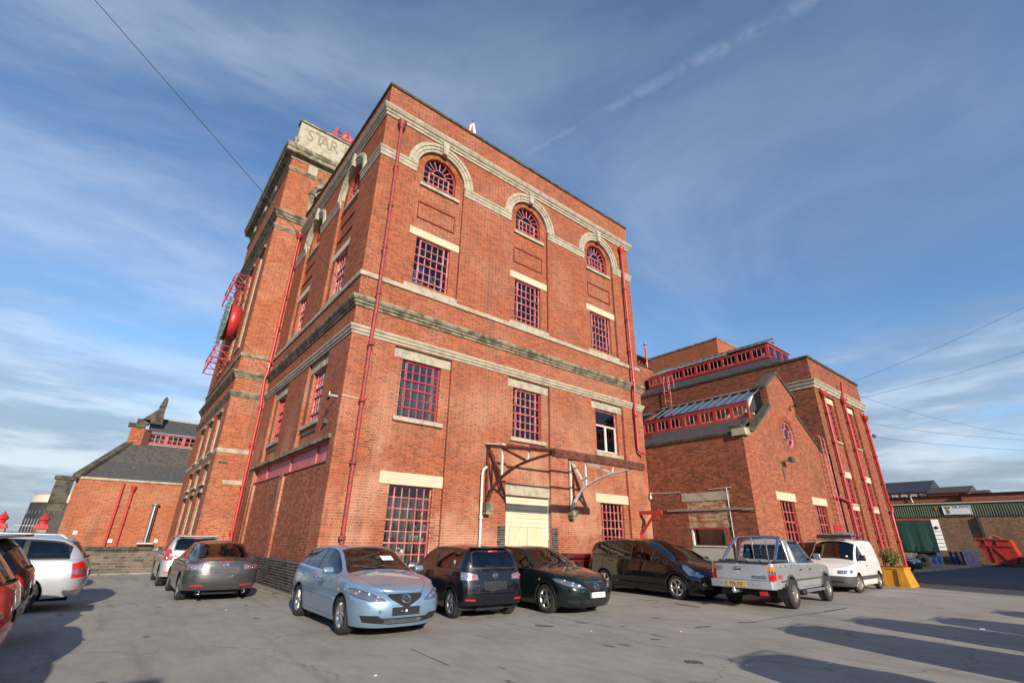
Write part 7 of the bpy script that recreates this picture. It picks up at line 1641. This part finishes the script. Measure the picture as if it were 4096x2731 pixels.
# ================================================================== ground
def ground_mats():
    m, N, L, b = new_mat('concrete')
    n1 = add_noise(N, L, .5, 7, .62, 'World'); n2 = add_noise(N, L, 5, 6, .7, 'World', (1, .35, 1)); n3 = add_noise(N, L, 60, 3, .7, 'World'); n4 = add_noise(N, L, 1.3, 5, .7, 'World', (1.6, .5, 1))
    col = add_ramp(N, L, n1, [(.3, (.25, .236, .209)), (.5, (.30, .284, .253)), (.72, (.35, .332, .297))])
    col = add_mix(N, L, 1.0, col, add_ramp(N, L, n2, [(.25, (.82, .815, .81)), (.6, (1.06, 1.06, 1.055))]), 'MULTIPLY')
    col = add_mix(N, L, 1.0, col, add_ramp(N, L, n3, [(.2, (.82, .82, .82)), (.8, (1.14, 1.14, 1.14))]), 'MULTIPLY')
    col = add_mix(N, L, add_range(N, L, n4, .60, .76, 0, .4), col, (.06, .055, .05))
    v = N.new('ShaderNodeTexVoronoi'); v.inputs['Scale'].default_value = .85; g = N.new('ShaderNodeNewGeometry'); mp = N.new('ShaderNodeMapping'); mp.inputs['Scale'].default_value = (1.5, .7, 1); L.new(g.outputs['Position'], mp.inputs[0]); L.new(mp.outputs[0], v.inputs['Vector'])
    nn = add_noise(N, L, 3.5, 4, .7, 'World'); ad = N.new('ShaderNodeMath'); ad.operation = 'MULTIPLY_ADD'; L.new(nn, ad.inputs[0]); ad.inputs[1].default_value = .22; L.new(v.outputs['Distance'], ad.inputs[2])
    col = add_mix(N, L, add_range(N, L, ad.outputs[0], .21, .17, 0, .7), col, (.045, .04, .036))
    ve = N.new('ShaderNodeTexVoronoi'); ve.feature = 'DISTANCE_TO_EDGE'; ve.inputs['Scale'].default_value = .14
    wv = N.new('ShaderNodeTexNoise'); wv.inputs['Scale'].default_value = 1.1; wv.inputs['Detail'].default_value = 6; L.new(g.outputs['Position'], wv.inputs['Vector'])
    wm = N.new('ShaderNodeVectorMath'); wm.operation = 'MULTIPLY_ADD'; L.new(wv.outputs['Color'], wm.inputs[0]); wm.inputs[1].default_value = (1.6, 1.6, 0); L.new(g.outputs['Position'], wm.inputs[2]); L.new(wm.outputs[0], ve.inputs['Vector'])
    col = add_mix(N, L, add_range(N, L, ve.outputs['Distance'], .003, .001, 0, .38), col, (.06, .055, .045))
    sp = add_noise(N, L, 240, 2, .8, 'World'); col = add_mix(N, L, add_range(N, L, sp, .62, .72, 0, .35), col, (.42, .40, .36)); col = add_mix(N, L, add_range(N, L, sp, .36, .27, 0, .4), col, (.08, .075, .07))
    tm = add_noise(N, L, .9, 3, .5, 'World', (2.6, .22, 1)); col = add_mix(N, L, add_range(N, L, tm, .56, .70, 0, .28), col, (.09, .085, .078))
    L.new(col, b.inputs['Base Color']); b.inputs['Roughness'].default_value = .85; b.inputs['Specular IOR Level'].default_value = .3
    ad2 = N.new('ShaderNodeMath'); ad2.operation = 'MULTIPLY_ADD'; L.new(n2, ad2.inputs[0]); ad2.inputs[1].default_value = 1.5; L.new(n3, ad2.inputs[2])
    add_bump(N, L, b, ad2.outputs[0], .35, .012)
    m, N, L, b = new_mat('asphalt')
    n1 = add_noise(N, L, .4, 6, .6, 'World'); n3 = add_noise(N, L, 70, 3, .7, 'World')
    col = add_ramp(N, L, n1, [(.3, (.028, .028, .029)), (.7, (.055, .054, .052))]); col = add_mix(N, L, 1.0, col, add_ramp(N, L, n3, [(.2, (.7, .7, .7)), (.8, (1.3, 1.3, 1.3))]), 'MULTIPLY')
    L.new(col, b.inputs['Base Color']); b.inputs['Roughness'].default_value = .8; add_bump(N, L, b, n3, .4, .01)
ground_mats()
def sheet(name, pts, z, m, kind='structure', label=None):
    q = MB(); q.add([(x, y, z) for x, y in pts], [tuple(range(len(pts)))]); o = q.build(name, m); o['kind'] = kind; o['label'] = label or name; return o
sheet('ground', [(-900, -900), (900, -900), (900, 900), (-900, 900)], -.004, 'asphalt', label='dark asphalt ground reaching away beyond the yard')
sheet('concrete_yard', [(-60, -70), (20.6, -70), (21.4, -9.5), (23.0, -5.0), (24.2, -2), (24, 30), (-60, 30)], .0, 'concrete', label='grey stained concrete yard under the parked cars')
# joint between slabs with moss and broken edges
def strip(name, a, b, w, m, z=.004, n=14, jit=.5, label=''):
    a, b = Vector((*a, 0)), Vector((*b, 0)); d = (b-a); s_ = Vector((-d.y, d.x, 0)).normalized(); q = MB(); top = []; bot = []
    for i in range(n+1):
        p = a+d*i/n; e = 1 if 0 < i < n else .15
        top.append(p+s_*w*e*random.uniform(1-jit, 1)+Vector((0, 0, z))); bot.append(p-s_*w*e*random.uniform(1-jit, 1)+Vector((0, 0, z)))
    q.add(top+bot, [(i, i+1+0, n+1+i+1, n+1+i)[::-1] for i in range(n)]); o = q.build(name, m); o['kind'] = 'structure'; o['label'] = label; return o
mat('crack_dark', (.085, .078, .068), .95, var=.4, scale=20)
def on_ground(px, py):
    d = (ri2*(px-2048)-up2*(py-1365.5))/1876.5+fw
    t = -CAM.z/d.z; return (CAM.x+d.x*t, CAM.y+d.y*t)
CR = [((5.75, -8.1), (7.0, -8.05), .05), ((8.6, -8.45), (9.75, -8.6), .04), ((8.2, -8.2), (8.55, -8.3), .05), ((6.3, -8.02), (6.75, -8.04), .06), ((3.6, -7.9), (4.1, -7.92), .03)]
jx = [on_ground(*p) for p in ((2950, 2490), (3025, 2486), (3070, 2477), (3180, 2462), (3255, 2452), (3290, 2447), (3390, 2430))]
for i, (w, m) in enumerate(((.055, 'crack_dark'), (.012, 'crack_dark'), (.03, 'grass_dry'), (.03, 'grass_dry'), (.03, 'crack_dark'), (.06, 'crack_dark'))):
    strip('yard_crack', jx[i], jx[i+1], w, m, .004 if i % 2 else .006, label='broken slab joint running past the pickup truck')
for p in (((2780, 2509), (2848, 2503), .05), ((2480, 2505), (2500, 2505), .05), ((2605, 2556), (2640, 2556), .05), ((2740, 2645), (2810, 2648), .12), ((2545, 2395), (2640, 2404), .05), ((2700, 2412), (2800, 2428), .10), ((2140, 2500), (2215, 2505), .10), ((2300, 2487), (2350, 2492), .05)):
    strip('oil_stain', on_ground(*p[0]), on_ground(*p[1]), p[2], 'crack_dark', .005, label='dark broken patch in the concrete')
c0, c1 = on_ground(1640, 2592), on_ground(1800, 2663); strip('yard_crack', c0, c1, .012, 'grass_dry', .005, 20, label='thin mossy crack in front of the blue car')
rr = random.Random(4)
def tufts(name, label, pts, n, spread, h):
    q = MB()
    for _ in range(n):
        p = Vector((*rr.choice(pts), 0))+Vector((rr.gauss(0, spread), rr.gauss(0, spread), 0)); a = rr.uniform(0, 6.28); l = rr.uniform(.4, 1)*h; d = Vector((math.cos(a), math.sin(a), 0))
        q.add([p-d.cross(Vector((0, 0, 1)))*.006, p+d.cross(Vector((0, 0, 1)))*.006, p+d*l*.5+Vector((0, 0, l))], [(0, 1, 2)])
    o = q.build(name, 'leaf_a'); o['kind'] = 'stuff'; o['label'] = label; return o
tufts('grass_tufts', 'small green weeds along the foot of the brick wall', [(-.12, .95), (-.16, 2.3), (-.1, 3.5), (-.1, .5), (-1.6, 12.25), (-3.4, 12.2), (-4.2, 12.2), (-2.4, 12.2)], 700, .07, .09)
# pale footing at the base of the left wall
q = MB(); q.box(-.16, -.03, -.1, 11, 0.002, .05); o = q.build('wall_footing', 'kerb_grey'); o['kind'] = 'structure'; o['label'] = 'pale concrete footing along the brick wall'
q = MB(); q.box(-1.75, -1.45, 11, 12.4, 0.002, .06); q.box(-5.2, -1.75, 12.15, 12.38, .002, .05); o = q.build('kerb', 'kerb_grey'); o['kind'] = 'structure'; o['label'] = 'pale kerb at the foot of the grey wall'
# litter
LT = [on_ground(*p) for p in ((2990, 2664), (3850, 2513), (3930, 2517), (2365, 2525), (1210, 2385), (1500, 2704), (2725, 2527), (3320, 2655), (860, 2360), (905, 2440))]
for i, p in enumerate(LT):
    q = MB(); w = .03 if i not in (2,) else .10; a = rr.uniform(0, 3); q.poly([Vector((p[0], p[1], .006))+Vector((math.cos(a+k*1.57+rr.uniform(-.3, .3))*w, math.sin(a+k*1.57)*w*.6, rr.uniform(0, .01))) for k in range(4)], (0, 0, .004)); tag(q.build('litter', 'paper'), 'small scrap of pale litter on the concrete', 'litter', 'litter scattered over the yard')

# ================================================================== yard to the right
XW = 64.0
FW_ = Fr((XW, 0, 0), (0, -1, 0), (-1, 0, 0))
FWALL = wthing('boundary_wall', 'long weathered buff brick wall under green corrugated cladding', 'wall', (XW, -2, 0))
bf = Bricks(); bw(bf, FW_, -16, 30, 0, 4.55, tone=lambda u, z, t: t, sl=.33, course=.11, joint=.02); bf.build(FWALL, 'brick_mixed', 'mortar_dark')
q = MB(); q.box(XW+.02, XW+.5, -30, 16, 0, 4.5); q.build('wall_core', 'mortar_dark', FWALL)
q = MB(); q.beam((XW-.1, -4.05, 2.6), (XW-.1, -4.0, 4.4), .25, .25); q.build('buttress_pipe', 'stone_dark', FWALL)
GC = wthing('green_cladding_shed', 'green corrugated steel shed side above the buff brick wall', 'shed', (XW, -2, 4.5))
q = MB(); u = -16.
while u < 30: 
    q.poly([FW_.P(u, 4.5, .05), FW_.P(u+.05, 4.5, .10), FW_.P(u+.11, 4.5, .10), FW_.P(u+.16, 4.5, .05)], (0, 0, 1.25)); u += .2
FW_.box(q, -16, 30, 4.5, 5.75, .0, .06)
o = q.build('cladding', 'clad_green', GC)
q = MB(); FW_.box(q, -16, 30, 5.751, 5.87, -.2, .2); q.build('gutter', 'stone_buff', GC)
q = MB(); FW_.box(q, -16, 30, 5.871, 5.95, -.4, .1); q.build('ridge_board', 'roof_dark', GC)
# sign on the cladding
SG = wthing('company_sign', 'white rectangular sign with TEK-MATE lettering on green cladding', 'sign', FW_.P(2.6, 5.0, .15))
q = MB(); FW_.box(q, 1.52, 3.72, 4.72, 5.52, .125, .16); q.build('board', 'sign_white', SG)
q = MB()
for bx in ((1.52, 3.72, 4.69, 4.72), (1.52, 3.72, 5.52, 5.55), (1.49, 1.52, 4.69, 5.55), (3.72, 3.75, 4.69, 5.55)): FW_.box(q, *bx, .12, .18)
q.build('frame', 'plate_white', SG)
obj('lettering', text_mesh('TEK-MATE', .30, .01, 1.0, 'ink_grey'), SG, frame_mat(FW_.P(2.95, 5.38, .168), FW_.U, (0, 0, 1)))
q = MB(); q.poly([FW_.P(1.62, 5.46, .162), FW_.P(2.12, 5.46, .162), FW_.P(2.12, 5.28, .162), FW_.P(2.0, 5.28, .162), FW_.P(2.0, 4.78, .162), FW_.P(1.74, 4.78, .162), FW_.P(1.74, 5.28, .162), FW_.P(1.62, 5.28, .162)], FW_.N*.008); q.build('emblem', 'ink_grey', SG)
q = MB(); q.poly([FW_.P(1.9, 5.44, .172), FW_.P(1.98, 5.3, .172), FW_.P(2.06, 5.26, .172), FW_.P(1.86, 4.9, .172), FW_.P(1.88, 5.12, .172), FW_.P(1.76, 5.14, .172)], FW_.N*.006); q.build('emblem_bolt', 'plate_yellow', SG)
q = MB(); FW_.box(q, .85, 1.02, 5.18, 5.45, .125, .14); tag(q.build('warning_sign', 'amber'), 'tiny yellow warning sign on the green cladding', 'sign')
# long red brick terraces with dark roofs behind
def shed(name, label, x, y0, y1, zw, zr, depth, wall, roof, wins=()):
    t = wthing(name, label, 'building', (x, (y0+y1)/2, 0)); fr = Fr((x, 0, 0), (0, -1, 0), (-1, 0, 0))
    q = MB(); q.box(x, x+depth, y0, y1, 0, zw); q.build('wall', wall, t)
    if zr > zw: q = MB(); q.poly([(x-.3, y0-.2, zw), (x+depth*.5, y0-.2, zr), (x+depth+.3, y0-.2, zw)], (0, y1-y0+.4, 0)); q.build('roof', roof, t)
    for (a, b, c, d) in wins:
        q = MB(); fr.box(q, a, b, c, d, .02, .08); w = q.build('window', 'plate_white', t); q = MB(); fr.box(q, a+.12, b-.12, c+.12, d-.12, .081, .09); q.build('pane', 'window_glass', w)
        q = MB(); fr.box(q, a-.1, b+.1, d, d+.25, .0, .1); q.build('lintel', 'stone', w)
    return t
shed('brick_shed', 'long low red brick wall with tiled capping behind the cladding', 76, -40, -1.4, 7.55, 7.6, 3, 'brickfar', 'roof_brown')
shed('brick_shed', 'red brick shed front with white downpipe behind the cladding', 77.5, -1.4, 22, 7.55, 7.6, 3, 'brickfar', 'roof_brown')
q = MB(); q.tube([(77.3, 3.6, 6.4), (77.3, 3.8, 7.6)], .06, 6); tag(q.build('downpipe', 'pvc_white'), 'white downpipe on the far brick shed front', 'pipe')
shed('school_building', 'red brick building with big dark slate roof and row of windows', 120, 9.9, 40, 11.5, 14.3, 14, 'brickfar', 'roof_dark', [(-11.2-k*1.55, -10.3-k*1.55, 10.3, 11.0) for k in range(6)])
shed('brick_house', 'low brick building with brown tiled roof beyond the wall', 118, 3.7, 9.7, 11.0, 12.5, 10, 'brickfar', 'roof_brown')
shed('brick_house', 'small brown roofed house end beyond the red brick wall', 119, 1.6, 3.5, 10.6, 11.6, 8, 'brickfar', 'roof_brown')
shed('distant_roof', 'distant pale roofed shed with red chimney pots', 125, -14, .6, 11.1, 11.5, 10, 'stone_dirty', 'slate')
# curtain-sided trailer
TR = wthing('lorry_trailer', 'curtain-sided lorry trailer with dark green curtain and white front bulkhead', 'trailer', (52, -1, 0))
tx = 50.0
q = MB()
n = 40
for i in range(n):
    y0, y1 = -2.45+12*i/n, -2.45+12*(i+1)/n; w0, w1 = .03*math.sin(i*1.7), .03*math.sin((i+1)*1.7)
    q.add([(tx+w0, y0, 1.2), (tx+w0*.3, y0, 3.6), (tx+w1*.3, y1, 3.6), (tx+w1, y1, 1.2)], [(0, 1, 2, 3)])
q.build('curtain', 'curtain_green', TR)
q = MB(); q.box(tx+.05, tx+2.45, -2.45, 9.5, 1.1, 3.62); q.build('body', 'trim_black', TR)
q = MB(); q.poly([(tx-.02, -2.46, 1.35), (tx-.02, -2.46, 3.68), (tx+.5, -2.9, 3.72), (tx+.5, -2.9, 1.35)], (2.0, 0, 0)); q.box(tx-.02, tx+2.5, -2.95, -2.46, 1.3, 3.7); fp = q.build('front_panel', 'plate_white', TR)
for k in range(6): q = MB(); q.box(tx-.06, tx-.02, -2.93, -2.5, 1.55+k*.3, 1.58+k*.3); q.build('rib', 'galv', fp)
q = MB(); q.lathe((tx-.03, -2.7, 3.05), (-1, 0, 0), [(0, .05), (.12, .05), (.12, 0)], 12); q.build('vent', 'ink', fp)
q = MB(); q.box(tx-.03, tx+2.5, -2.45, 9.5, 3.62, 3.7); q.build('roof_rail', 'skip_red', TR)
for k in range(9): q = MB(); y = -2.2+k*1.15; q.beam((tx-.05, y, 1.55), (tx-.05, y+.04, 1.1), .05, .02); q.build('strap', 'trim_black', TR)
q = MB(); q.box(tx+.4, tx+2.1, -2.2, 9.4, .75, 1.1); q.build('chassis', 'trim_black', TR)
for y in (2.4, 3.6, 4.8, -1.2):
    for x in (tx+.05, tx+2.0): q = MB(); q.lathe((x, y, .5), (1, 0, 0), [(.2, 0), (.3, 0), (.48, .03), (.5, .06), (.5, .34), (.46, .38), (.2, .38)], 18); q.build('wheel', 'tyre', TR)
q = MB(); q.box(tx+.1, tx+.7, -.9, .6, .55, 1.05); q.build('side_locker', 'stone_dirty', TR)
TR.rotation_euler = (0, 0, R(13))
# pallets
def pallet_mesh():
    q = MB()
    for y in (-.5, -.3, -.1, .1, .3): q.box(-.6, .6, y+.02, y+.16, .12, .144)
    for x in (-.58, -.07, .44):
        for y in (-.48, -.06, .36): q.box(x, x+.14, y, y+.12, .022, .12)
        q.box(x, x+.14, -.5, .5, 0, .022)
    return q.mesh('pallet', 'pallet_blue')
PM = pallet_mesh()
ORD = ['first', 'second', 'third', 'fourth', 'fifth', 'sixth', 'seventh', 'eighth', 'ninth', 'tenth']
def pallet_stack(n, x, y, rz, label):
    for k in range(n):
        o = obj('pallet', PM); o.location = (x+rr.uniform(-.02, .02), y+rr.uniform(-.02, .02), k*.145); o.rotation_euler = (0, 0, rz+rr.uniform(-.03, .03)); tag(o, ('topmost ' if k == n-1 else ORD[k]+' from the ground ')+label, 'pallet', 'blue pallets stacked by the wall')
pallet_stack(9, 61.5, 1.3, .1, 'blue pallet in the stack under the trailer'); pallet_stack(10, 61, -.3, .2, 'blue pallet in the tallest stack by the trailer front'); pallet_stack(8, 62, -1.75, .1, 'blue pallet in the middle stack by the wall'); pallet_stack(9, 61, -3.0, .15, 'blue pallet in the stack next to the red skip')
# skip
SK = wthing('skip', 'large open red steel skip against the buff wall', 'skip', (61, -5.2, 0))
xs = 60.5
q = MB(); q.poly([(xs, -4.35, .25), (xs, -6.0, .25), (xs, -6.35, 1.0), (xs, -6.1, 2.25), (xs, -3.75, 2.4), (xs, -4.1, .9)], (2.2, 0, 0)); q.build('body', 'skip_red', SK)
q = MB(); q.beam((xs-.04, -3.75, 2.36), (xs-.04, -6.1, 2.22), .08, .14); q.beam((xs-.04, -4.0, 1.75), (xs-.04, -6.2, 1.68), .08, .08); q.beam((xs-.04, -4.7, .3), (xs-.04, -4.65, 1.7), .06, .12); q.beam((xs-.04, -4.8, 1.7), (xs-.04, -5.7, .3), .06, .12)
for y in (-4.4, -5.2): q.beam((xs-.04, y, 1.75), (xs-.04, y, 2.3), .06, .1)
q.build('ribs', 'skip_red', SK)
q = MB(); q.poly([(xs+.8, -4.5, 2.2), (xs+.6, -4.9, 2.75), (xs+.7, -5.5, 2.4), (xs+.9, -5.3, 2.2)], (.5, 0, 0)); tag(q.build('rubble', 'cardboard'), 'brown rubbish heaped in the red skip', 'rubbish')
# planter and shrub by the corner of the engine house
PL = wthing('planter', 'mustard yellow trapezoid concrete planter beside the white van', 'planter', (22.0, -6.7, 0))
def trap(x0, x1, y0, y1, z0, z1, fl): return [(x0, y0, z0), (x1, y0, z0), (x1, y1, z0), (x0, y1, z0), (x0+fl, y0+fl, z1), (x1-fl, y0+fl, z1), (x1-fl, y1-fl, z1), (x0+fl, y1-fl, z1)]
q = MB(); q.add(trap(21.55, 22.75, -7.3, -6.1, .0, .66, .14), [(0, 3, 2, 1), (4, 5, 6, 7), (0, 1, 5, 4), (1, 2, 6, 5), (2, 3, 7, 6), (3, 0, 4, 7)]); q.build('tub', 'planter_yellow', PL)
q = MB(); q.box(21.66, 22.64, -7.19, -6.21, .661, .73); q.build('rim', 'planter_yellow', PL)
for y in (-7.0, -6.45): q = MB(); q.obox((21.53, y-.06, .08), (.12, 0, .58), (0, .12, 0), (-.03, 0, 0)); q.build('rib', 'planter_yellow', PL)
q = MB(); q.box(21.75, 22.55, -7.1, -6.3, .735, .76); q.build('soil', 'bark', PL)
def shrub(name, label, c, n, rad, h, seed=1, ms=('leaf_a', 'leaf_b')):
    t = wthing(name, label, 'shrub', c); rs = random.Random(seed); c = Vector(c); q = MB(); tips = []
    for k in range(26):
        a = rs.uniform(0, 6.28); r = rad*math.sqrt(rs.random()); e = c+Vector((math.cos(a)*r, math.sin(a)*r, h*rs.uniform(.5, 1)*(1-.3*r/rad))); q.tube([c+Vector((math.cos(a)*.05, math.sin(a)*.05, 0)), (c+e)/2+Vector((0, 0, .05)), e], [.012, .008, .004], 5); tips.append(e)
    q.build('stem', 'bark', t); q = MB()
    for k in range(n):
        e = rs.choice(tips); p = c+(e-c)*rs.uniform(.35, 1.08)+Vector((rs.gauss(0, .06), rs.gauss(0, .06), rs.gauss(0, .06))); d = Vector((rs.gauss(0, 1), rs.gauss(0, 1), rs.gauss(.3, .7))).normalized(); s_ = d.cross(Vector((rs.gauss(0, 1), rs.gauss(0, 1), rs.gauss(0, 1)))).normalized(); l = rs.uniform(.04, .075)
        q.add([p, p+d*l*.5+s_*l*.28, p+d*l, p+d*l*.5-s_*l*.28], [(0, 1, 2, 3)], rs.randrange(2))
    q.build('foliage', list(ms), t)
shrub('shrub', 'variegated leafy shrub growing in the yellow planter', (22.15, -6.7, .74), 2600, .42, .85)
# ================================================================== left distance
GH = wthing('gasholder', 'dark round gasholder with pale stained top beyond the gateposts', 'gasholder', (-10.2, 62, 0))
q = MB(); q.lathe((-8.2, 64, 0), (0, 0, 1), [(3.45, 0), (3.45, 3.2), (3.4, 3.25), (3.4, 4.45)], 48); q.build('shell', 'gas_black', GH); q = MB(); q.lathe((-8.2, 64, 0), (0, 0, 1), [(3.4, 4.46), (3.36, 5.2), (2.9, 5.45), (0, 5.9)], 48); q.build('crown', 'gas_pale', GH)
for zz in (3.25, 5.25):
    q = MB()
    for k in range(48):
        a = 2*math.pi*k/48; b = 2*math.pi*(k+1)/48; p = Vector((-8.2+3.5*math.cos(a), 64+3.5*math.sin(a), zz)); p2 = Vector((-8.2+3.5*math.cos(b), 64+3.5*math.sin(b), zz)); q.tube([p, p+Vector((0, 0, .3))], .015, 4); q.tube([p+Vector((0, 0, .3)), p2+Vector((0, 0, .3))], .015, 4)
    q.build('handrail', 'galv', GH)
for x, y, lb in ((-6.5, 15.0, 'red capped stone gatepost near the corner of the slate-roofed building'), (-7.75, 15.0, 'red capped stone gatepost beside the pale railings')):
    t = wthing('gatepost', lb, 'gatepost', (x, y, 0))
    q = MB(); q.box(x-.2, x+.2, y-.2, y+.2, 0, 1.62); q.build('shaft', 'stone_dirty', t)
    q = MB(); q.add(trap(x-.25, x+.25, y-.25, y+.25, 1.62, 1.8, .08), [(0, 3, 2, 1), (4, 5, 6, 7), (0, 1, 5, 4), (1, 2, 6, 5), (2, 3, 7, 6), (3, 0, 4, 7)]); q.lathe((x, y, 1.8), (0, 0, 1), [(.12, 0), (.12, .12), (.18, .18), (.18, .23), (.03, .40), (.04, .43), (.0, .47)], 8, smooth=False); q.build('cap', 'red_paint', t)
RL = wthing('railings', 'thin pale metal railings between the red capped gateposts', 'railings', (-7.4, 16, 0))
for k in range(9): q = MB(); x = -7.5+k*.1; q.tube([(x, 17.5, .3), (x+.01, 17.5, 2.05)], .012, 5); q.build('bar', 'galv', RL)
q = MB(); q.tube([(-7.6, 17.5, 1.75), (-6.6, 17.5, 1.75)], .015, 5); q.build('rail', 'galv', RL)
# ================================================================== wires, flag
def wire(label, a, b, sag, r=.009):
    a, b = Vector(a), Vector(b); pts = [a+(b-a)*i/24-Vector((0, 0, sag*4*(i/24)*(1-i/24))) for i in range(25)]
    q = MB(); q.tube(pts, r, 5, cap=False); tag(q.build('overhead_wire', 'wire'), label, 'wire')
def along(px, py, dist):
    d = (ri2*(px-2048)-up2*(py-1365.5))/1876.5+fw; return CAM+d.normalized()*dist
wire('black overhead cable running up from the warehouse window past the tower', (-.15, 1.9, 10.15), along(300, -90, 24), .0, .014)
BQ = (31.3, -5.0)
wire('overhead wire leaving the parapet of the engine house', (29.9, -4.9, 11.0), along(4300, 1125, 42), .25, .009)
wire('overhead wire leaving the corner of the engine house cornice', (31.2, -4.95, 10.3), along(4300, 1330, 46), .3, .009)
wire('slack overhead wire below the engine house cornice', (31.3, -4.9, 10.5), along(4300, 1762, 46), .5, .009)
wire('overhead wire fixed to the bracket on the engine house corner', (31.6, -4.9, 8.75), along(4300, 1762, 48), .3, .009)
wire('lowest overhead wire fixed to the engine house corner bracket', (31.8, -4.9, 7.9), along(4300, 1805, 48), .2, .009)
q = MB(); q.beam((31.7, -4.85, 7.9), (32.1, -5.1, 8.0), .05, .05)
for x in (31.8, 32.05): q.lathe((x, -5.0, 7.95), (0, 0, 1), [(.04, -.12), (.06, -.05), (.04, 0), (.06, .06), (0, .12)], 8)
tag(q.build('wire_bracket', 'trim_black'), 'small black insulator bracket on the engine house corner', 'bracket')
FLG = wthing('flag', 'folded red and white flag on a short pole above the parapet', 'flag', (5.2, 2.05, 18.4))
q = MB(); q.tube([(5.14, 2, 17.5), (5.14, 2, 21.75)], .025, 8); q.lathe((5.14, 2, 21.75), (0, 0, 1), [(.025, 0), (.05, .04), (0, .1)], 8); q.build('pole', 'trim_grey', FLG)
q = MB(); nx, nz = 14, 14
for i in range(nx+1):
    for j in range(nz+1):
        u, v = i/nx, j/nz; q.v.append((5.15+(-.62+.90*u)*v**.75+.03*math.sin(v*9+u*4)*v, 2-.06+.12*math.sin(u*11+v*3)*v, 21.68-v*1.35-.10*abs(u-.7)))
for i in range(nx):
    for j in range(nz):
        q.f.append((i*(nz+1)+j, (i+1)*(nz+1)+j, (i+1)*(nz+1)+j+1, i*(nz+1)+j+1)); u = (i+.5)/nx; v = (j+.5)/nz; q.m.append(1 if abs(u-.62) < .13 or u < .2 and v > .3 or abs(v-.72) < .11 and u < .75 else 0); q.sm.append(True)
q.build('cloth', ['flag_white', 'flag_red'], FLG)
# building and vehicles behind and beside the photographer whose shadows reach the yard
OB = wthing('warehouse_opposite', 'brick warehouse outside the picture that shades the asphalt', 'warehouse', (55, -27, 0))
q = MB(); q.box(21.2, 95, -33, -21.6, 0, 6.2); q.build('wall', 'brickfar', OB); q = MB(); q.box(21, 95.2, -33.2, -21.4, 6.2, 6.4); q.build('roof', 'roof_dark', OB)
SHB = wthing('shade_block', 'low brick block outside the picture added to shade the near left of the yard', 'shed', (-10, -20, 0))  # unseen block added behind the camera only to cast the near-left shadow
q = MB(); q.box(-14, -6.45, -24, -16.0, 0, 3.5); q.build('wall', 'brickfar', SHB); q = MB(); q.box(-14.2, -6.35, -24.2, -15.9, 3.5, 3.62); q.build('roof', 'roof_dark', SHB)
q = MB(); q.box(-11, -9.5, -16.0, -15.94, .02, 2.2); q.build('door', 'red_paint_old', SHB)
